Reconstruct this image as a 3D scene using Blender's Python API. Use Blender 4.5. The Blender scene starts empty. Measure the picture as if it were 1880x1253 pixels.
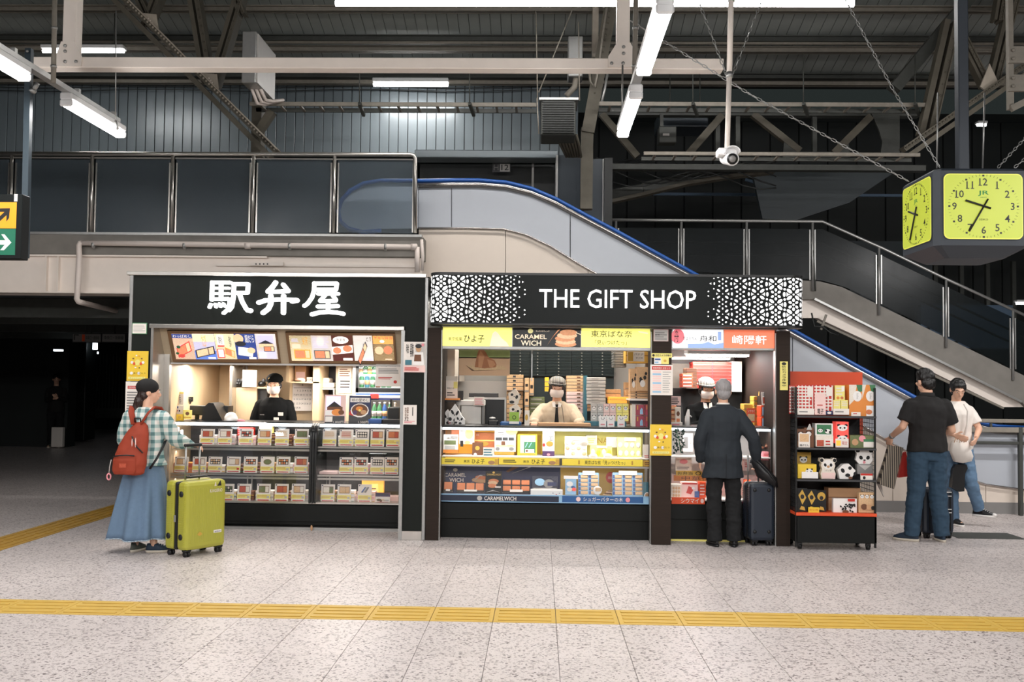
import bpy, bmesh, math, random
from mathutils import Vector, Matrix, noise
random.seed(7)
PI = math.pi
SC = bpy.context.scene
COL = SC.collection
# ------------------------------------------------------------------ camera (1880 x 1253 frame)
FL, CX, CY, EYE = 1840.0, 940.0, 626.5, 1.55
_n = Vector((50, -77.5, -FL)).normalized()
_u = Vector((.0115, 1, -76.925 / FL)).normalized()
_x = _n.cross(_u).normalized(); _u = _x.cross(_n).normalized()
RC = Matrix((_x, _n, _u))                       # camera -> world
cam = bpy.data.cameras.new('camera'); cam.sensor_width = 36; cam.lens = 36 * FL / 1880; cam.clip_end = 200
co = bpy.data.objects.new('camera', cam); COL.objects.link(co)
co.matrix_world = Matrix.Translation((0, 0, EYE)) @ RC.to_4x4()
SC.camera = co
# ------------------------------------------------------------------ world, exposure
SC.view_settings.view_transform = 'Standard'; SC.view_settings.look = 'None'
SC.view_settings.gamma = 1; SC.view_settings.use_curve_mapping = False
SC.view_settings.exposure = 0.07
W = bpy.data.worlds.new('world'); SC.world = W; W.use_nodes = True
W.node_tree.nodes['Background'].inputs[0].default_value = (.6, .75, .72, 1)
W.node_tree.nodes['Background'].inputs[1].default_value = .03
LAMP = 1.0                                        # master level of the ceiling tubes

def ray(px, py): return (RC @ Vector(((px - CX) / FL, -(py - CY) / FL, -1))).normalized()
def P(px, py, Y):
 d = ray(px, py); return Vector((0, 0, EYE)) + d * (Y / d.y)
def G(px, py, z=0.0):
 d = ray(px, py); return Vector((0, 0, EYE)) + d * ((z - EYE) / d.z)

def area(loc, sx, sy, power, col=(1, .95, .9), rot=(0, 0, 0), spread=PI):
 l = bpy.data.lights.new('lamp_light', 'AREA'); l.shape = 'RECTANGLE'; l.size = sx; l.size_y = sy
 l.energy = power; l.color = col; l.spread = spread
 o = bpy.data.objects.new('lamp_light', l); COL.objects.link(o); o.location = loc; o.rotation_euler = rot
 return o

# ------------------------------------------------------------------ materials
def lin(c):
 return tuple(((v / 255) / 12.92 if v / 255 <= .04045 else ((v / 255 + .055) / 1.055) ** 2.4) for v in c)
MATS = {}
def mat(name, rgb, rough=.6, metal=0, emit=0, var=.06, scale=8, bump=0, spec=.5, stretch=None, coat=0):
 if name in MATS: return MATS[name]
 m = bpy.data.materials.new(name); m.use_nodes = True; nt = m.node_tree; N = nt.nodes; L = nt.links
 b = N['Principled BSDF']; c = lin(rgb)
 b.inputs['Roughness'].default_value = rough; b.inputs['Metallic'].default_value = metal
 b.inputs['Specular IOR Level'].default_value = spec; b.inputs['Coat Weight'].default_value = coat
 tc = N.new('ShaderNodeTexCoord'); mp = N.new('ShaderNodeMapping'); nz = N.new('ShaderNodeTexNoise')
 nz.inputs['Scale'].default_value = scale; nz.inputs['Detail'].default_value = 4
 if stretch: mp.inputs['Scale'].default_value = stretch
 L.new(tc.outputs['Object'], mp.inputs[0]); L.new(mp.outputs[0], nz.inputs['Vector'])
 mx = N.new('ShaderNodeMix'); mx.data_type = 'RGBA'
 mx.inputs['A'].default_value = (*[v * (1 - var) for v in c], 1); mx.inputs['B'].default_value = (*[min(1, v * (1 + var)) for v in c], 1)
 L.new(nz.outputs['Fac'], mx.inputs['Factor']); L.new(mx.outputs['Result'], b.inputs['Base Color'])
 if emit:
  L.new(mx.outputs['Result'], b.inputs['Emission Color']); b.inputs['Emission Strength'].default_value = emit
 if bump:
  bp = N.new('ShaderNodeBump'); bp.inputs['Strength'].default_value = bump; bp.inputs['Distance'].default_value = .01
  L.new(nz.outputs['Fac'], bp.inputs['Height']); L.new(bp.outputs[0], b.inputs['Normal'])
 MATS[name] = m; return m
def glass(name, tint=(1, 1, 1), refl=.06, rough=0.0):
 m = bpy.data.materials.new(name); m.use_nodes = True; N = m.node_tree.nodes; L = m.node_tree.links; N.clear()
 o = N.new('ShaderNodeOutputMaterial'); t = N.new('ShaderNodeBsdfTransparent'); g = N.new('ShaderNodeBsdfGlossy')
 lw = N.new('ShaderNodeLayerWeight'); lw.inputs[0].default_value = .3; ad = N.new('ShaderNodeMath'); ad.operation = 'MULTIPLY_ADD'
 ad.inputs[1].default_value = .5; ad.inputs[2].default_value = refl; L.new(lw.outputs['Fresnel'], ad.inputs[0])
 t.inputs[0].default_value = (*tint, 1); g.inputs['Roughness'].default_value = rough
 mx = N.new('ShaderNodeMixShader'); L.new(ad.outputs[0], mx.inputs[0]); L.new(t.outputs[0], mx.inputs[1]); L.new(g.outputs[0], mx.inputs[2])
 L.new(mx.outputs[0], o.inputs[0]); MATS[name] = m; return m
def frosted(name, rgb, rough=.25, mixf=.5, spec=.5):
 m = bpy.data.materials.new(name); m.use_nodes = True; N = m.node_tree.nodes; L = m.node_tree.links; N.clear()
 o = N.new('ShaderNodeOutputMaterial'); r = N.new('ShaderNodeBsdfRefraction'); r.inputs['IOR'].default_value = 1.3
 r.inputs['Roughness'].default_value = rough; r.inputs[0].default_value = (.85, .9, .94, 1)
 d = N.new('ShaderNodeBsdfPrincipled'); d.inputs['Base Color'].default_value = (*lin(rgb), 1); d.inputs['Specular IOR Level'].default_value = spec
 nz = N.new('ShaderNodeTexNoise'); nz.inputs['Scale'].default_value = 3; mr = N.new('ShaderNodeMapRange'); mr.inputs['To Min'].default_value = .2; mr.inputs['To Max'].default_value = .34
 L.new(nz.outputs['Fac'], mr.inputs['Value']); L.new(mr.outputs[0], d.inputs['Roughness'])
 mx = N.new('ShaderNodeMixShader'); mx.inputs[0].default_value = mixf; L.new(r.outputs[0], mx.inputs[1]); L.new(d.outputs[0], mx.inputs[2])
 L.new(mx.outputs[0], o.inputs[0]); MATS[name] = m; return m
def C(name): return MATS[name]

mat('cream steel', (240, 229, 219), .5, var=.05, bump=.1)
mat('old steel', (128, 122, 112), .6, var=.25, scale=14, bump=.2)
mat('dark steel', (62, 64, 60), .55, var=.3, scale=10)
mat('black steel', (30, 33, 33), .5, var=.2)
mat('slate steel', (52, 64, 72), .35, .3)
mat('galvanised', (170, 170, 168), .4, .7, var=.12, scale=20)
mat('stainless', (200, 196, 190), .28, .9, var=.08, scale=30, stretch=(1, 1, .05))
mat('concrete', (128, 124, 118), .8, var=.25, scale=5, bump=.2)
mat('cream panel', (224, 211, 198), .45, var=.03)
mat('balustrade', (180, 185, 193), .35, var=.03)
mat('handrail blue', (34, 86, 162), .35)
mat('escalator aluminium', (190, 184, 180), .25, .85)
mat('lamp white', (236, 236, 236), .4)
mat('tube', (255, 252, 248), emit=26)
mat('pipe cream', (220, 208, 200), .45)
mat('charcoal laminate', (23, 27, 24), .6, spec=.2, var=.25, scale=26, stretch=(6, 6, .12))
mat('sign black', (18, 22, 22), .55, spec=.2, var=.05)
mat('brown laminate', (44, 34, 28), .6, spec=.2, var=.3, scale=20, stretch=(.3, .3, 9))
mat('case black', (15, 18, 17), .45, spec=.25, var=.1)
mat('wood panel', (208, 182, 146), .5, var=.07, scale=9, stretch=(9, 9, .5))
mat('wood board', (186, 168, 142), .55, var=.08, scale=9, stretch=(.4, 4, 12))
mat('menu frame', (122, 90, 60), .5)
mat('letter glow', (255, 255, 255), emit=1.35, var=0)
mat('paper', (236, 228, 220), .7, var=.02)
mat('white', (240, 236, 232), .5, var=.02)
mat('black', (16, 17, 18), .4, var=.1)
mat('ink', (38, 34, 34), .6, var=.02)
mat('grey', (130, 128, 126), .5)
mat('light grey', (188, 184, 180), .5)
mat('dark grey', (62, 62, 64), .5)
mat('red', (196, 44, 34), .5, var=.04)
mat('orange red', (226, 82, 40), .5, var=.05)
mat('pink', (232, 150, 158), .6)
mat('pale pink', (240, 206, 200), .6)
mat('yellow', (236, 198, 58), .5, var=.03)
mat('pale yellow', (238, 226, 130), .5, var=.03)
mat('gold', (206, 164, 70), .5)
mat('orange', (226, 140, 62), .5)
mat('green', (64, 122, 82), .5)
mat('lime', (150, 186, 70), .5)
mat('blue', (52, 88, 150), .5)
mat('navy', (34, 44, 84), .5)
mat('light blue', (150, 192, 222), .5)
mat('teal', (60, 116, 132), .5)
mat('brown', (112, 72, 48), .6, var=.12)
mat('tan', (196, 152, 112), .6, var=.08)
mat('caramel', (208, 122, 74), .5, var=.18, scale=60)
mat('food red', (186, 84, 60), .5, var=.4, scale=90)
mat('food tan', (214, 176, 134), .5, var=.3, scale=90)
mat('food white', (232, 222, 208), .5, var=.15, scale=90)
mat('food green', (106, 116, 74), .5, var=.3, scale=90)
mat('purple', (86, 56, 98), .5)
glass('clear glass', refl=.03)
glass('window glass', tint=(.94, .96, .96), refl=.05)
frosted('frosted panel', (112, 124, 132), .1, .3)
frosted('smoked panel', (24, 29, 30), .12, .62, .15)

# ------------------------------------------------------------------ mesh builder
class M:
 def __init__(s, T=None): s.v = []; s.f = []; s.m = []; s.ml = []; s.T = T; s.sm = []
 def _mi(s, m):
  if isinstance(m, str): m = MATS[m]
  if m not in s.ml: s.ml.append(m)
  return s.ml.index(m)
 def add(s, vs, fs, m, smooth=False, T=None):
  b = len(s.v); k = s._mi(m)
  for p in vs:
   p = Vector(p)
   if T: p = T @ p
   if s.T: p = s.T @ p
   s.v.append(p)
  for f in fs: s.f.append([b + i for i in f]); s.m.append(k); s.sm.append(smooth)
  return s
 def box(s, x0, x1, y0, y1, z0, z1, m, bev=0, T=None):
  if x0 > x1: x0, x1 = x1, x0
  if y0 > y1: y0, y1 = y1, y0
  if z0 > z1: z0, z1 = z1, z0
  if bev:
   bev = min(bev, .45 * min(x1 - x0, y1 - y0, z1 - z0))
   bm = bmesh.new(); bmesh.ops.create_cube(bm, size=1)
   for v in bm.verts: v.co = Vector(((x0 + x1) / 2 + v.co.x * (x1 - x0), (y0 + y1) / 2 + v.co.y * (y1 - y0), (z0 + z1) / 2 + v.co.z * (z1 - z0)))
   bmesh.ops.bevel(bm, geom=bm.edges[:], offset=bev, segments=2 if bev > .012 else 1, affect='EDGES', profile=.5)
   bm.verts.index_update()
   s.add([v.co.copy() for v in bm.verts], [[v.index for v in f.verts] for f in bm.faces], m, False, T); bm.free(); return s
  v = [(x, y, z) for z in (z0, z1) for y in (y0, y1) for x in (x0, x1)]
  return s.add(v, [(0, 2, 3, 1), (4, 5, 7, 6), (0, 1, 5, 4), (2, 6, 7, 3), (0, 4, 6, 2), (1, 3, 7, 5)], m, False, T)
 def pbox(s, x0, y0, x1, y1, Yf, Yb, m, bev=0):      # box whose front face spans a pixel rectangle at distance Yf
  xm, ym = (x0 + x1) / 2, (y0 + y1) / 2
  return s.box(P(x0, ym, Yf).x, P(x1, ym, Yf).x, Yf, Yb, P(xm, y1, Yf).z, P(xm, y0, Yf).z, m, bev)
 def bar(s, p, q, w, h, m, up=(0, 0, 1)):
  p, q = Vector(p), Vector(q); d = (q - p); L = d.length; d.normalize(); u = Vector(up)
  if abs(d.dot(u)) > .99: u = Vector((0, 1, 0))
  a = d.cross(u).normalized(); b = a.cross(d).normalized()
  R = Matrix.Translation(p) @ Matrix((a, d, b)).transposed().to_4x4()
  return s.box(-w / 2, w / 2, 0, L, -h / 2, h / 2, m, 0, R)
 def tube(s, pts, r, m, n=8, cap=True, smooth=True, sq=(1, 1)):
  pts = [Vector(p) for p in pts]; K = len(pts); rr = r if isinstance(r, (list, tuple)) else [r] * K
  vs = []; fs = []; ref = None
  for i, p in enumerate(pts):
   d = (pts[min(i + 1, K - 1)] - pts[max(i - 1, 0)])
   if d.length < 1e-9: d = Vector((0, 0, 1))
   d.normalize()
   if ref is None: ref = Vector((0, 0, 1)) if abs(d.z) < .9 else Vector((0, 1, 0))
   a = d.cross(ref).normalized(); b = a.cross(d).normalized(); ref = b
   for k in range(n):
    t = 2 * PI * k / n; vs.append(p + a * math.cos(t) * rr[i] * sq[0] + b * math.sin(t) * rr[i] * sq[1])
  for i in range(K - 1):
   for k in range(n): fs.append((i * n + k, i * n + (k + 1) % n, (i + 1) * n + (k + 1) % n, (i + 1) * n + k))
  if cap: fs.append(tuple(range(n))[::-1]); fs.append(tuple((K - 1) * n + k for k in range(n)))
  return s.add(vs, fs, m, smooth)
 def loft(s, rings, m, smooth=True):                # rings: equal-length closed loops
  n = len(rings[0]); vs = [p for r in rings for p in r]; fs = []
  for i in range(len(rings) - 1):
   for k in range(n): fs.append((i * n + k, i * n + (k + 1) % n, (i + 1) * n + (k + 1) % n, (i + 1) * n + k))
  fs.append(tuple(range(n))[::-1]); fs.append(tuple((len(rings) - 1) * n + k for k in range(n)))
  return s.add(vs, fs, m, smooth)
 def ell(s, c, r, m, R=None, n=12, k=8):
  c = Vector(c); vs = []; fs = []
  for i in range(1, k):
   t = PI * i / k
   for j in range(n):
    u = 2 * PI * j / n; p = Vector((r[0] * math.sin(t) * math.cos(u), r[1] * math.sin(t) * math.sin(u), r[2] * math.cos(t)))
    vs.append(c + (R @ p if R else p))
  for sg in (1, -1):
   p = Vector((0, 0, sg * r[2])); vs.append(c + (R @ p if R else p))
  a, b = len(vs) - 2, len(vs) - 1
  for i in range(k - 2):
   for j in range(n): fs.append((i * n + j, (i + 1) * n + j, (i + 1) * n + (j + 1) % n, i * n + (j + 1) % n))
  for j in range(n): fs.append((a, j, (j + 1) % n)); fs.append((b, (k - 2) * n + (j + 1) % n, (k - 2) * n + j))
  return s.add(vs, fs, m, True)
 def lathe(s, c, prof, m, n=14):                    # prof: (r, z) from bottom up
  c = Vector(c); vs = []; fs = []
  for r, z in prof:
   for k in range(n): t = 2 * PI * k / n; vs.append(c + Vector((r * math.cos(t), r * math.sin(t), z)))
  for i in range(len(prof) - 1):
   for k in range(n): fs.append((i * n + k, i * n + (k + 1) % n, (i + 1) * n + (k + 1) % n, (i + 1) * n + k))
  fs.append(tuple(range(n))[::-1]); fs.append(tuple((len(prof) - 1) * n + k for k in range(n)))
  return s.add(vs, fs, m, True)
 def prism(s, poly, y0, y1, m):                     # poly: (x, z) outline extruded from y0 to y1
  n = len(poly)
  if sum(poly[i][0] * poly[(i + 1) % n][1] - poly[(i + 1) % n][0] * poly[i][1] for i in range(n)) < 0: poly = poly[::-1]
  vs = [(x, y0, z) for x, z in poly] + [(x, y1, z) for x, z in poly]
  fs = [tuple(range(n)), tuple(range(2 * n - 1, n - 1, -1))] + [(i, i + n, (i + 1) % n + n, (i + 1) % n) for i in range(n)]
  return s.add(vs, fs, m)
 def build(s, name, parent=None, label=None, cat=None, group=None, kind=None, origin=None):
  me = bpy.data.meshes.new(name)
  if parent is not None: o0 = parent['_o']; o0 = Vector(o0)
  elif origin is not None: o0 = Vector(origin)
  else:
   xs = [p.x for p in s.v]; ys = [p.y for p in s.v]; zs = [p.z for p in s.v]
   o0 = Vector(((min(xs) + max(xs)) / 2, (min(ys) + max(ys)) / 2, min(zs)))
  me.from_pydata([p - o0 for p in s.v], [], s.f)
  for m in s.ml: me.materials.append(m)
  me.polygons.foreach_set('material_index', s.m); me.polygons.foreach_set('use_smooth', s.sm); me.update()
  return link(name, me, parent, o0, label, cat, group, kind)
def link(name, me, parent, o0, label=None, cat=None, group=None, kind=None):
 o = bpy.data.objects.new(name, me); COL.objects.link(o)
 if parent is not None: o.parent = parent
 else: o.location = o0
 o['_o'] = tuple(o0); tag(o, label, cat, group, kind); return o
def tag(o, label=None, cat=None, group=None, kind=None):
 for k, v in (('label', label), ('category', cat), ('group', group), ('kind', kind)):
  if v: o[k] = v
 return o
def thing(name, loc, label, cat, group=None, kind=None, rz=0):
 o = bpy.data.objects.new(name, None); COL.objects.link(o); o.location = loc; o['_o'] = tuple(loc); o.empty_display_size = .1
 return tag(o, label, cat, group, kind)
def struct(mb, name, label=None, parent=None): return mb.build(name, parent, label=label, kind=None if parent else 'structure')

# text as mesh, fitted to a box in the local x-z plane
_TX = {}
def text_mesh(body, bold=0.0, extr=0.0):
 bold = min(bold, .006) if any(ord(q) > 0x2fff for q in body) else bold * .45
 key = (body, bold, extr)
 if key in _TX: return _TX[key]
 cu = bpy.data.curves.new('lettering', 'FONT'); cu.body = body; cu.size = 1; cu.offset = bold; cu.extrude = extr; cu.resolution_u = 2
 o = bpy.data.objects.new('lettering', cu); COL.objects.link(o)
 dg = bpy.context.evaluated_depsgraph_get(); me = o.evaluated_get(dg).to_mesh()
 vs = [v.co.copy() for v in me.vertices]; fs = [tuple(p.vertices) for p in me.polygons]
 o.evaluated_get(dg).to_mesh_clear(); bpy.data.objects.remove(o); bpy.data.curves.remove(cu)
 _TX[key] = (vs, fs); return vs, fs
def put_text(mb, body, x0, x1, z0, z1, y, m, bold=0.0, thick=0.0, T=None, keep=False, shear=0):
 vs, fs = text_mesh(body, bold, .5 if thick else 0)
 if not vs: return mb
 ax, bx = min(v.x for v in vs), max(v.x for v in vs); ay, by = min(v.y for v in vs), max(v.y for v in vs)
 sx = (x1 - x0) / max(bx - ax, 1e-6); sz = (z1 - z0) / max(by - ay, 1e-6)
 if keep: sx = sz = min(sx, sz)
 ox = (x0 + x1) / 2 - (ax + bx) / 2 * sx; oz = (z0 + z1) / 2 - (ay + by) / 2 * sz
 out = [Vector((v.x * sx + ox + shear * (v.y * sz), y - thick / 2 - v.z * thick, v.y * sz + oz)) for v in vs]
 return mb.add(out, fs, m, False, T)

# flat print on a panel: local coordinates 0..1 across and up, front towards -y
class Sheet:
 def __init__(s, x0, y0, x1, y1, Y, thick=.004, m='paper', lean=0, T=None, Yb=None):
  xm, ym = (x0 + x1) / 2, (y0 + y1) / 2
  A = Vector((P(x0, ym, Y).x, Y, P(xm, y1, Y).z)); s.W = P(x1, ym, Y).x - A.x; s.H = P(xm, y0, Y).z - A.z
  s.M = M(Matrix.Translation(A) @ Matrix.Rotation(-lean, 4, 'X') if T is None else T)
  s.k = 0; s.base = A
  if thick: s.M.box(0, s.W, 0, thick, 0, s.H, m)
 def _y(s, L): return -.0007 * L
 def rect(s, u0, v0, u1, v1, m, L=1):
  W, H, y = s.W, s.H, s._y(L); s.M.add([(u0 * W, y, v0 * H), (u1 * W, y, v0 * H), (u1 * W, y, v1 * H), (u0 * W, y, v1 * H)], [(0, 1, 2, 3)], m); return s
 def poly(s, pts, m, L=1):
  s.M.add([(u * s.W, s._y(L), v * s.H) for u, v in pts], [tuple(range(len(pts)))], m); return s
 def oval(s, u, v, ru, rv, m, L=2, n=14, a=0):
  pts = []
  for k in range(n):
   t = 2 * PI * k / n; dx, dz = ru * s.W * math.cos(t), rv * s.H * math.sin(t)
   pts.append((u * s.W + dx * math.cos(a) - dz * math.sin(a), s._y(L), v * s.H + dx * math.sin(a) + dz * math.cos(a)))
  s.M.add(pts, [tuple(range(n))], m); return s
 def text(s, body, u0, v0, u1, v1, m='ink', L=3, bold=0, keep=False, shear=0):
  put_text(s.M, body, u0 * s.W, u1 * s.W, v0 * s.H, v1 * s.H, s._y(L), m, bold, keep=keep, shear=shear); return s
 def lines(s, u0, v0, u1, v1, n, m='grey', L=2, fill=.45, ragged=.3):
  for i in range(n):
   h = (v1 - v0) / n; v = v0 + i * h; e = u1 - random.random() * ragged * (u1 - u0)
   s.rect(u0, v + h * (1 - fill) / 2, e, v + h * (1 + fill) / 2, m, L)
  return s
 def done(s, name, parent=None, **k): return s.M.build(name, parent, **k)
# ================================================================== ENVIRONMENT
# ---- floor: terrazzo tiles, 0.41 m wide, joints 3 mm
def terrazzo():
 m = bpy.data.materials.new('terrazzo'); m.use_nodes = True; N = m.node_tree.nodes; L = m.node_tree.links; b = N['Principled BSDF']
 g = N.new('ShaderNodeNewGeometry')
 def mix(a, bb, f):
  x = N.new('ShaderNodeMix'); x.data_type = 'RGBA'
  for k, v in (('A', a), ('B', bb)):
   if isinstance(v, tuple): x.inputs[k].default_value = (*lin(v), 1)
   else: L.new(v, x.inputs[k])
  L.new(f, x.inputs['Factor']); return x.outputs['Result']
 def ramp(sock, a, c):
  r = N.new('ShaderNodeMapRange'); r.inputs['From Min'].default_value = a; r.inputs['From Max'].default_value = c; L.new(sock, r.inputs['Value']); return r.outputs[0]
 v = N.new('ShaderNodeTexVoronoi'); v.inputs['Scale'].default_value = 75; L.new(g.outputs['Position'], v.inputs['Vector'])
 sp = N.new('ShaderNodeSeparateColor'); L.new(v.outputs['Color'], sp.inputs[0])
 n1 = N.new('ShaderNodeTexNoise'); n1.inputs['Scale'].default_value = 1.1; n1.inputs['Detail'].default_value = 5; L.new(g.outputs['Position'], n1.inputs['Vector'])
 n2 = N.new('ShaderNodeTexNoise'); n2.inputs['Scale'].default_value = 110; n2.inputs['Detail'].default_value = 2; L.new(g.outputs['Position'], n2.inputs['Vector'])
 base = mix((198, 189, 186), (212, 203, 200), n1.outputs['Fac'])
 base = mix(base, (162, 153, 151), ramp(sp.outputs[0], .80, .86))
 base = mix(base, (112, 103, 102), ramp(sp.outputs[1], .92, .95))
 base = mix(base, (150, 140, 138), ramp(n2.outputs['Fac'], .60, .68))
 oi = N.new('ShaderNodeObjectInfo'); mr = N.new('ShaderNodeMapRange'); mr.inputs['To Min'].default_value = .96; mr.inputs['To Max'].default_value = 1.03; L.new(oi.outputs['Random'], mr.inputs['Value'])
 hs = N.new('ShaderNodeHueSaturation'); L.new(base, hs.inputs['Color']); L.new(mr.outputs[0], hs.inputs['Value'])
 L.new(hs.outputs[0], b.inputs['Base Color'])
 r = N.new('ShaderNodeMapRange'); r.inputs['To Min'].default_value = .28; r.inputs['To Max'].default_value = .48; L.new(n1.outputs['Fac'], r.inputs['Value']); L.new(r.outputs[0], b.inputs['Roughness'])
 b.inputs['Specular IOR Level'].default_value = .35
 MATS['terrazzo'] = m
terrazzo()
mat('joint', (92, 86, 84), .8)
fl = M().box(-22, 22, 1.0, 34, -.12, -.006, 'joint')
FLOOR = struct(fl, 'floor')
TW, X0 = .41, .125
me = None; cols = list(range(-15, 16)); n_big = 0
rest = M()
ylist = [2.9 + .82 * k for k in range(13)]; SY0, SY1 = 6.55, 6.96
tile_id = 0
mes = {}
def tile(x0, x1, y0, y1):
 global n_big
 a = (x0 - X0) / TW
 key = (round(x1 - x0, 3), round(y1 - y0, 3))
 vis = abs(x0) < y1 * .54 + .5
 if vis and n_big < 296:
  if key not in mes:
   t = M(); t.box(.0015, x1 - x0 - .0015, .0015, y1 - y0 - .0015, -.03, 0, 'terrazzo', .0012)
   q = bpy.data.meshes.new('tile'); q.from_pydata(t.v, [], t.f); q.materials.append(MATS['terrazzo']); mes[key] = q
  o = bpy.data.objects.new('floor_tile', mes[key]); COL.objects.link(o); o.parent = FLOOR
  f0 = Vector(FLOOR['_o']); o.location = (x0 - f0.x, y0 - f0.y, -f0.z); n_big += 1
 else: rest.box(x0 + .0015, x1 - .0015, y0 + .0015, y1 - .0015, -.03, 0, 'terrazzo')
ys = [SY0 - .82 * k for k in range(5, 0, -1)] + [SY0]
for j in range(len(ys) - 1):
 for i in range(-12, 13): tile(X0 + i * TW, X0 + (i + 1) * TW, ys[j], ys[j + 1])
ys = [SY1 + .82 * k for k in range(0, 9)]
LX0, LX1 = X0 - 12 * TW - .01, X0 - 13 * TW - .01
for j in range(len(ys) - 1):
 for i in range(-20, 20):
  if i == -13 and ys[j] < 14: continue
  tile(X0 + i * TW, X0 + (i + 1) * TW, ys[j], ys[j + 1])
for i in list(range(-50, -20)) + list(range(20, 50)): rest.box(X0 + i * TW + .0015, X0 + (i + 1) * TW - .0015, 7, 13.5, -.03, 0, 'terrazzo')
for i in range(-50, 50):
 for k in range(12): rest.box(X0 + i * TW + .0015, X0 + (i + 1) * TW - .0015, 13.52 + k * 1.64, 13.52 + (k + 1) * 1.64 - .003, -.03, 0, 'terrazzo')
rest.build('distant_tile', FLOOR, kind='stuff')
# ---- tactile paving
mat('tactile yellow', (200, 164, 72), .55, var=.12, scale=12, bump=.1)
mat('tactile worn', (188, 146, 58), .4, var=.22, scale=12)
def tactile(name, loc0, n, along, label, m):
 root = thing(name, loc0, label, 'tactile paving')
 t = M(); t.box(.002, TW - .002, .002, TW - .002, -.03, .002, m, .001)
 for k in range(4):
  w = .045 + k * .0933
  if along == 'x': t.box(.03, TW - .03, w, w + .035, .002, .0075, m, .0035)
  else: t.box(w, w + .035, .03, TW - .03, .002, .0075, m, .0035)
 q = bpy.data.meshes.new('tactile_tile'); q.from_pydata(t.v, [], t.f); q.materials.append(MATS[m])
 for k in range(n):
  o = bpy.data.objects.new('tactile_tile', q); COL.objects.link(o); o.parent = root
  o.location = (k * TW, 0, 0) if along == 'x' else (0, k * TW, 0)
tactile('tactile_paving', (X0 - 12 * TW, SY0, 0), 24, 'x', 'bright yellow tactile paving strip running across the bare foreground floor', 'tactile yellow')
tactile('tactile_paving', (X0 - 13 * TW, SY1, 0), 17, 'y', 'worn yellow tactile paving strip leading into the dark passage', 'tactile worn')
# dark floor plate beside the suitcase of the couple
a = G(1765, 989); b = G(1840, 989); c_ = G(1870, 979)
M().box(G(1762, 990).x, G(1868, 986).x, G(1800, 990).y, G(1800, 979).y, -.001, .004, 'dark steel').build('floor_hatch', None, 'dark metal plate set in the floor behind the couple', 'floor plate')

# ---- enclosing shell: far walls, back of the concourse
YW = 16.0
ZW = 6.37; SL = .2456
mat('ceiling board', (140, 144, 140), .5, var=.12, scale=3)
mat('cladding', (116, 126, 132), .30, .15, var=.06, scale=1.5, bump=.03)
mat('cladding dark', (58, 62, 64), .4, .3, var=.1)
# upper clad wall: ribbed metal sheets, each a part
xw0 = P(0, 200, YW).x - 1.5; xw1 = P(1062, 200, YW).x
zb = P(500, 285, YW).z; zt = ZW
WB = struct(M().box(xw0, xw1, YW + .03, YW + .2, zb, zt + .6, 'cladding dark'), 'wall_back')
pitch = .153
k = 0; x = xw1
while x > xw0:
 m = M(); m.box(x - pitch + .006, x - .006, YW + random.uniform(-.002, .002), YW + .028, zb, zt, 'cladding', .003); m.build('wall_panel', WB); x -= pitch
# ceiling boards in two visible bays (slope down away from the viewer)
cy0, cy1 = 2.0, YW
def zc(y): return ZW + (YW - y) * SL
CE = struct(M().add([(-20, 5.0, zc(5.0) + .05), (20, 5.0, zc(5.0) + .05), (20, YW + .2, zc(YW + .2) + .05), (-20, YW + .2, zc(YW + .2) + .05),
     (-20, 5.0, zc(5.0) + .1), (20, 5.0, zc(5.0) + .1), (20, YW + .2, zc(YW + .2) + .1), (-20, YW + .2, zc(YW + .2) + .1)],
    [(3, 2, 1, 0), (4, 5, 6, 7), (0, 1, 5, 4), (2, 3, 7, 6), (1, 2, 6, 5), (3, 0, 4, 7)], 'black steel'), 'ceiling')
bw = .155; i = 0; xx = -9.6
while xx < 9.6:
 m = M(); y0, y1 = 10.5, YW
 m.add([(xx + .004, y0, zc(y0)), (xx + bw - .004, y0, zc(y0)), (xx + bw - .004, y1, zc(y1)), (xx + .004, y1, zc(y1)),
     (xx + .004, y0, zc(y0) + .03), (xx + bw - .004, y0, zc(y0) + .03), (xx + bw - .004, y1, zc(y1) + .03), (xx + .004, y1, zc(y1) + .03)],
    [(3, 2, 1, 0), (4, 5, 6, 7), (0, 1, 5, 4), (2, 3, 7, 6), (1, 2, 6, 5), (3, 0, 4, 7)], 'ceiling board')
 m.build('ceiling_board', CE); xx += bw
# high opaque roof over the front concourse and side walls far off, behind the viewer too (keeps the hall closed)
struct(M().box(-20, 20, -12, 5.0, zc(5.0) + .1, zc(5.0) + .3, 'black steel'), 'ceiling_front')
# purlins and beams across, at the pixel rows of the photograph
def zat(py, Y, px=700): return P(px, py, Y).z
def cross_beam(py0, py1, Y, dep, m, name, label, x0=-9.6, x1=9.6, cat='beam', group=None):
 mb = M(); z1, z0 = zat(py0, Y), zat(py1, Y); h = z1 - z0
 mb.box(x0, x1, Y, Y + dep, z0, z0 + h * .16, m); mb.box(x0, x1, Y, Y + dep, z1 - h * .16, z1, m); mb.box(x0, x1, Y + dep * .4, Y + dep * .6, z0, z1, m)
 return mb.build(name, None, label, cat, group)
def yc(py):      # distance at which the ray through row py meets the ceiling
 d = ray(700, py); t = (ZW + YW * SL - EYE) / (d.z + SL * d.y); return t * d.y
Yp = yc(9); cross_beam(9, 19, Yp - .2, .12, 'old steel', 'purlin', 'uppermost grey steel purlin under the ceiling boards')
Yp = yc(62); m_ = M(); m_.tube([(-9.6, Yp - .25, zat(78, Yp - .25)), (9.6, Yp - .25, zat(78, Yp - .25))], .022, 'old steel', 6); m_.build('conduit', None, 'grey conduit clipped along the ceiling between two purlins', 'conduit')
cross_beam(63, 74, Yp - .1, .1, 'dark steel', 'purlin', 'dark steel purlin above the ceiling conduit')
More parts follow.
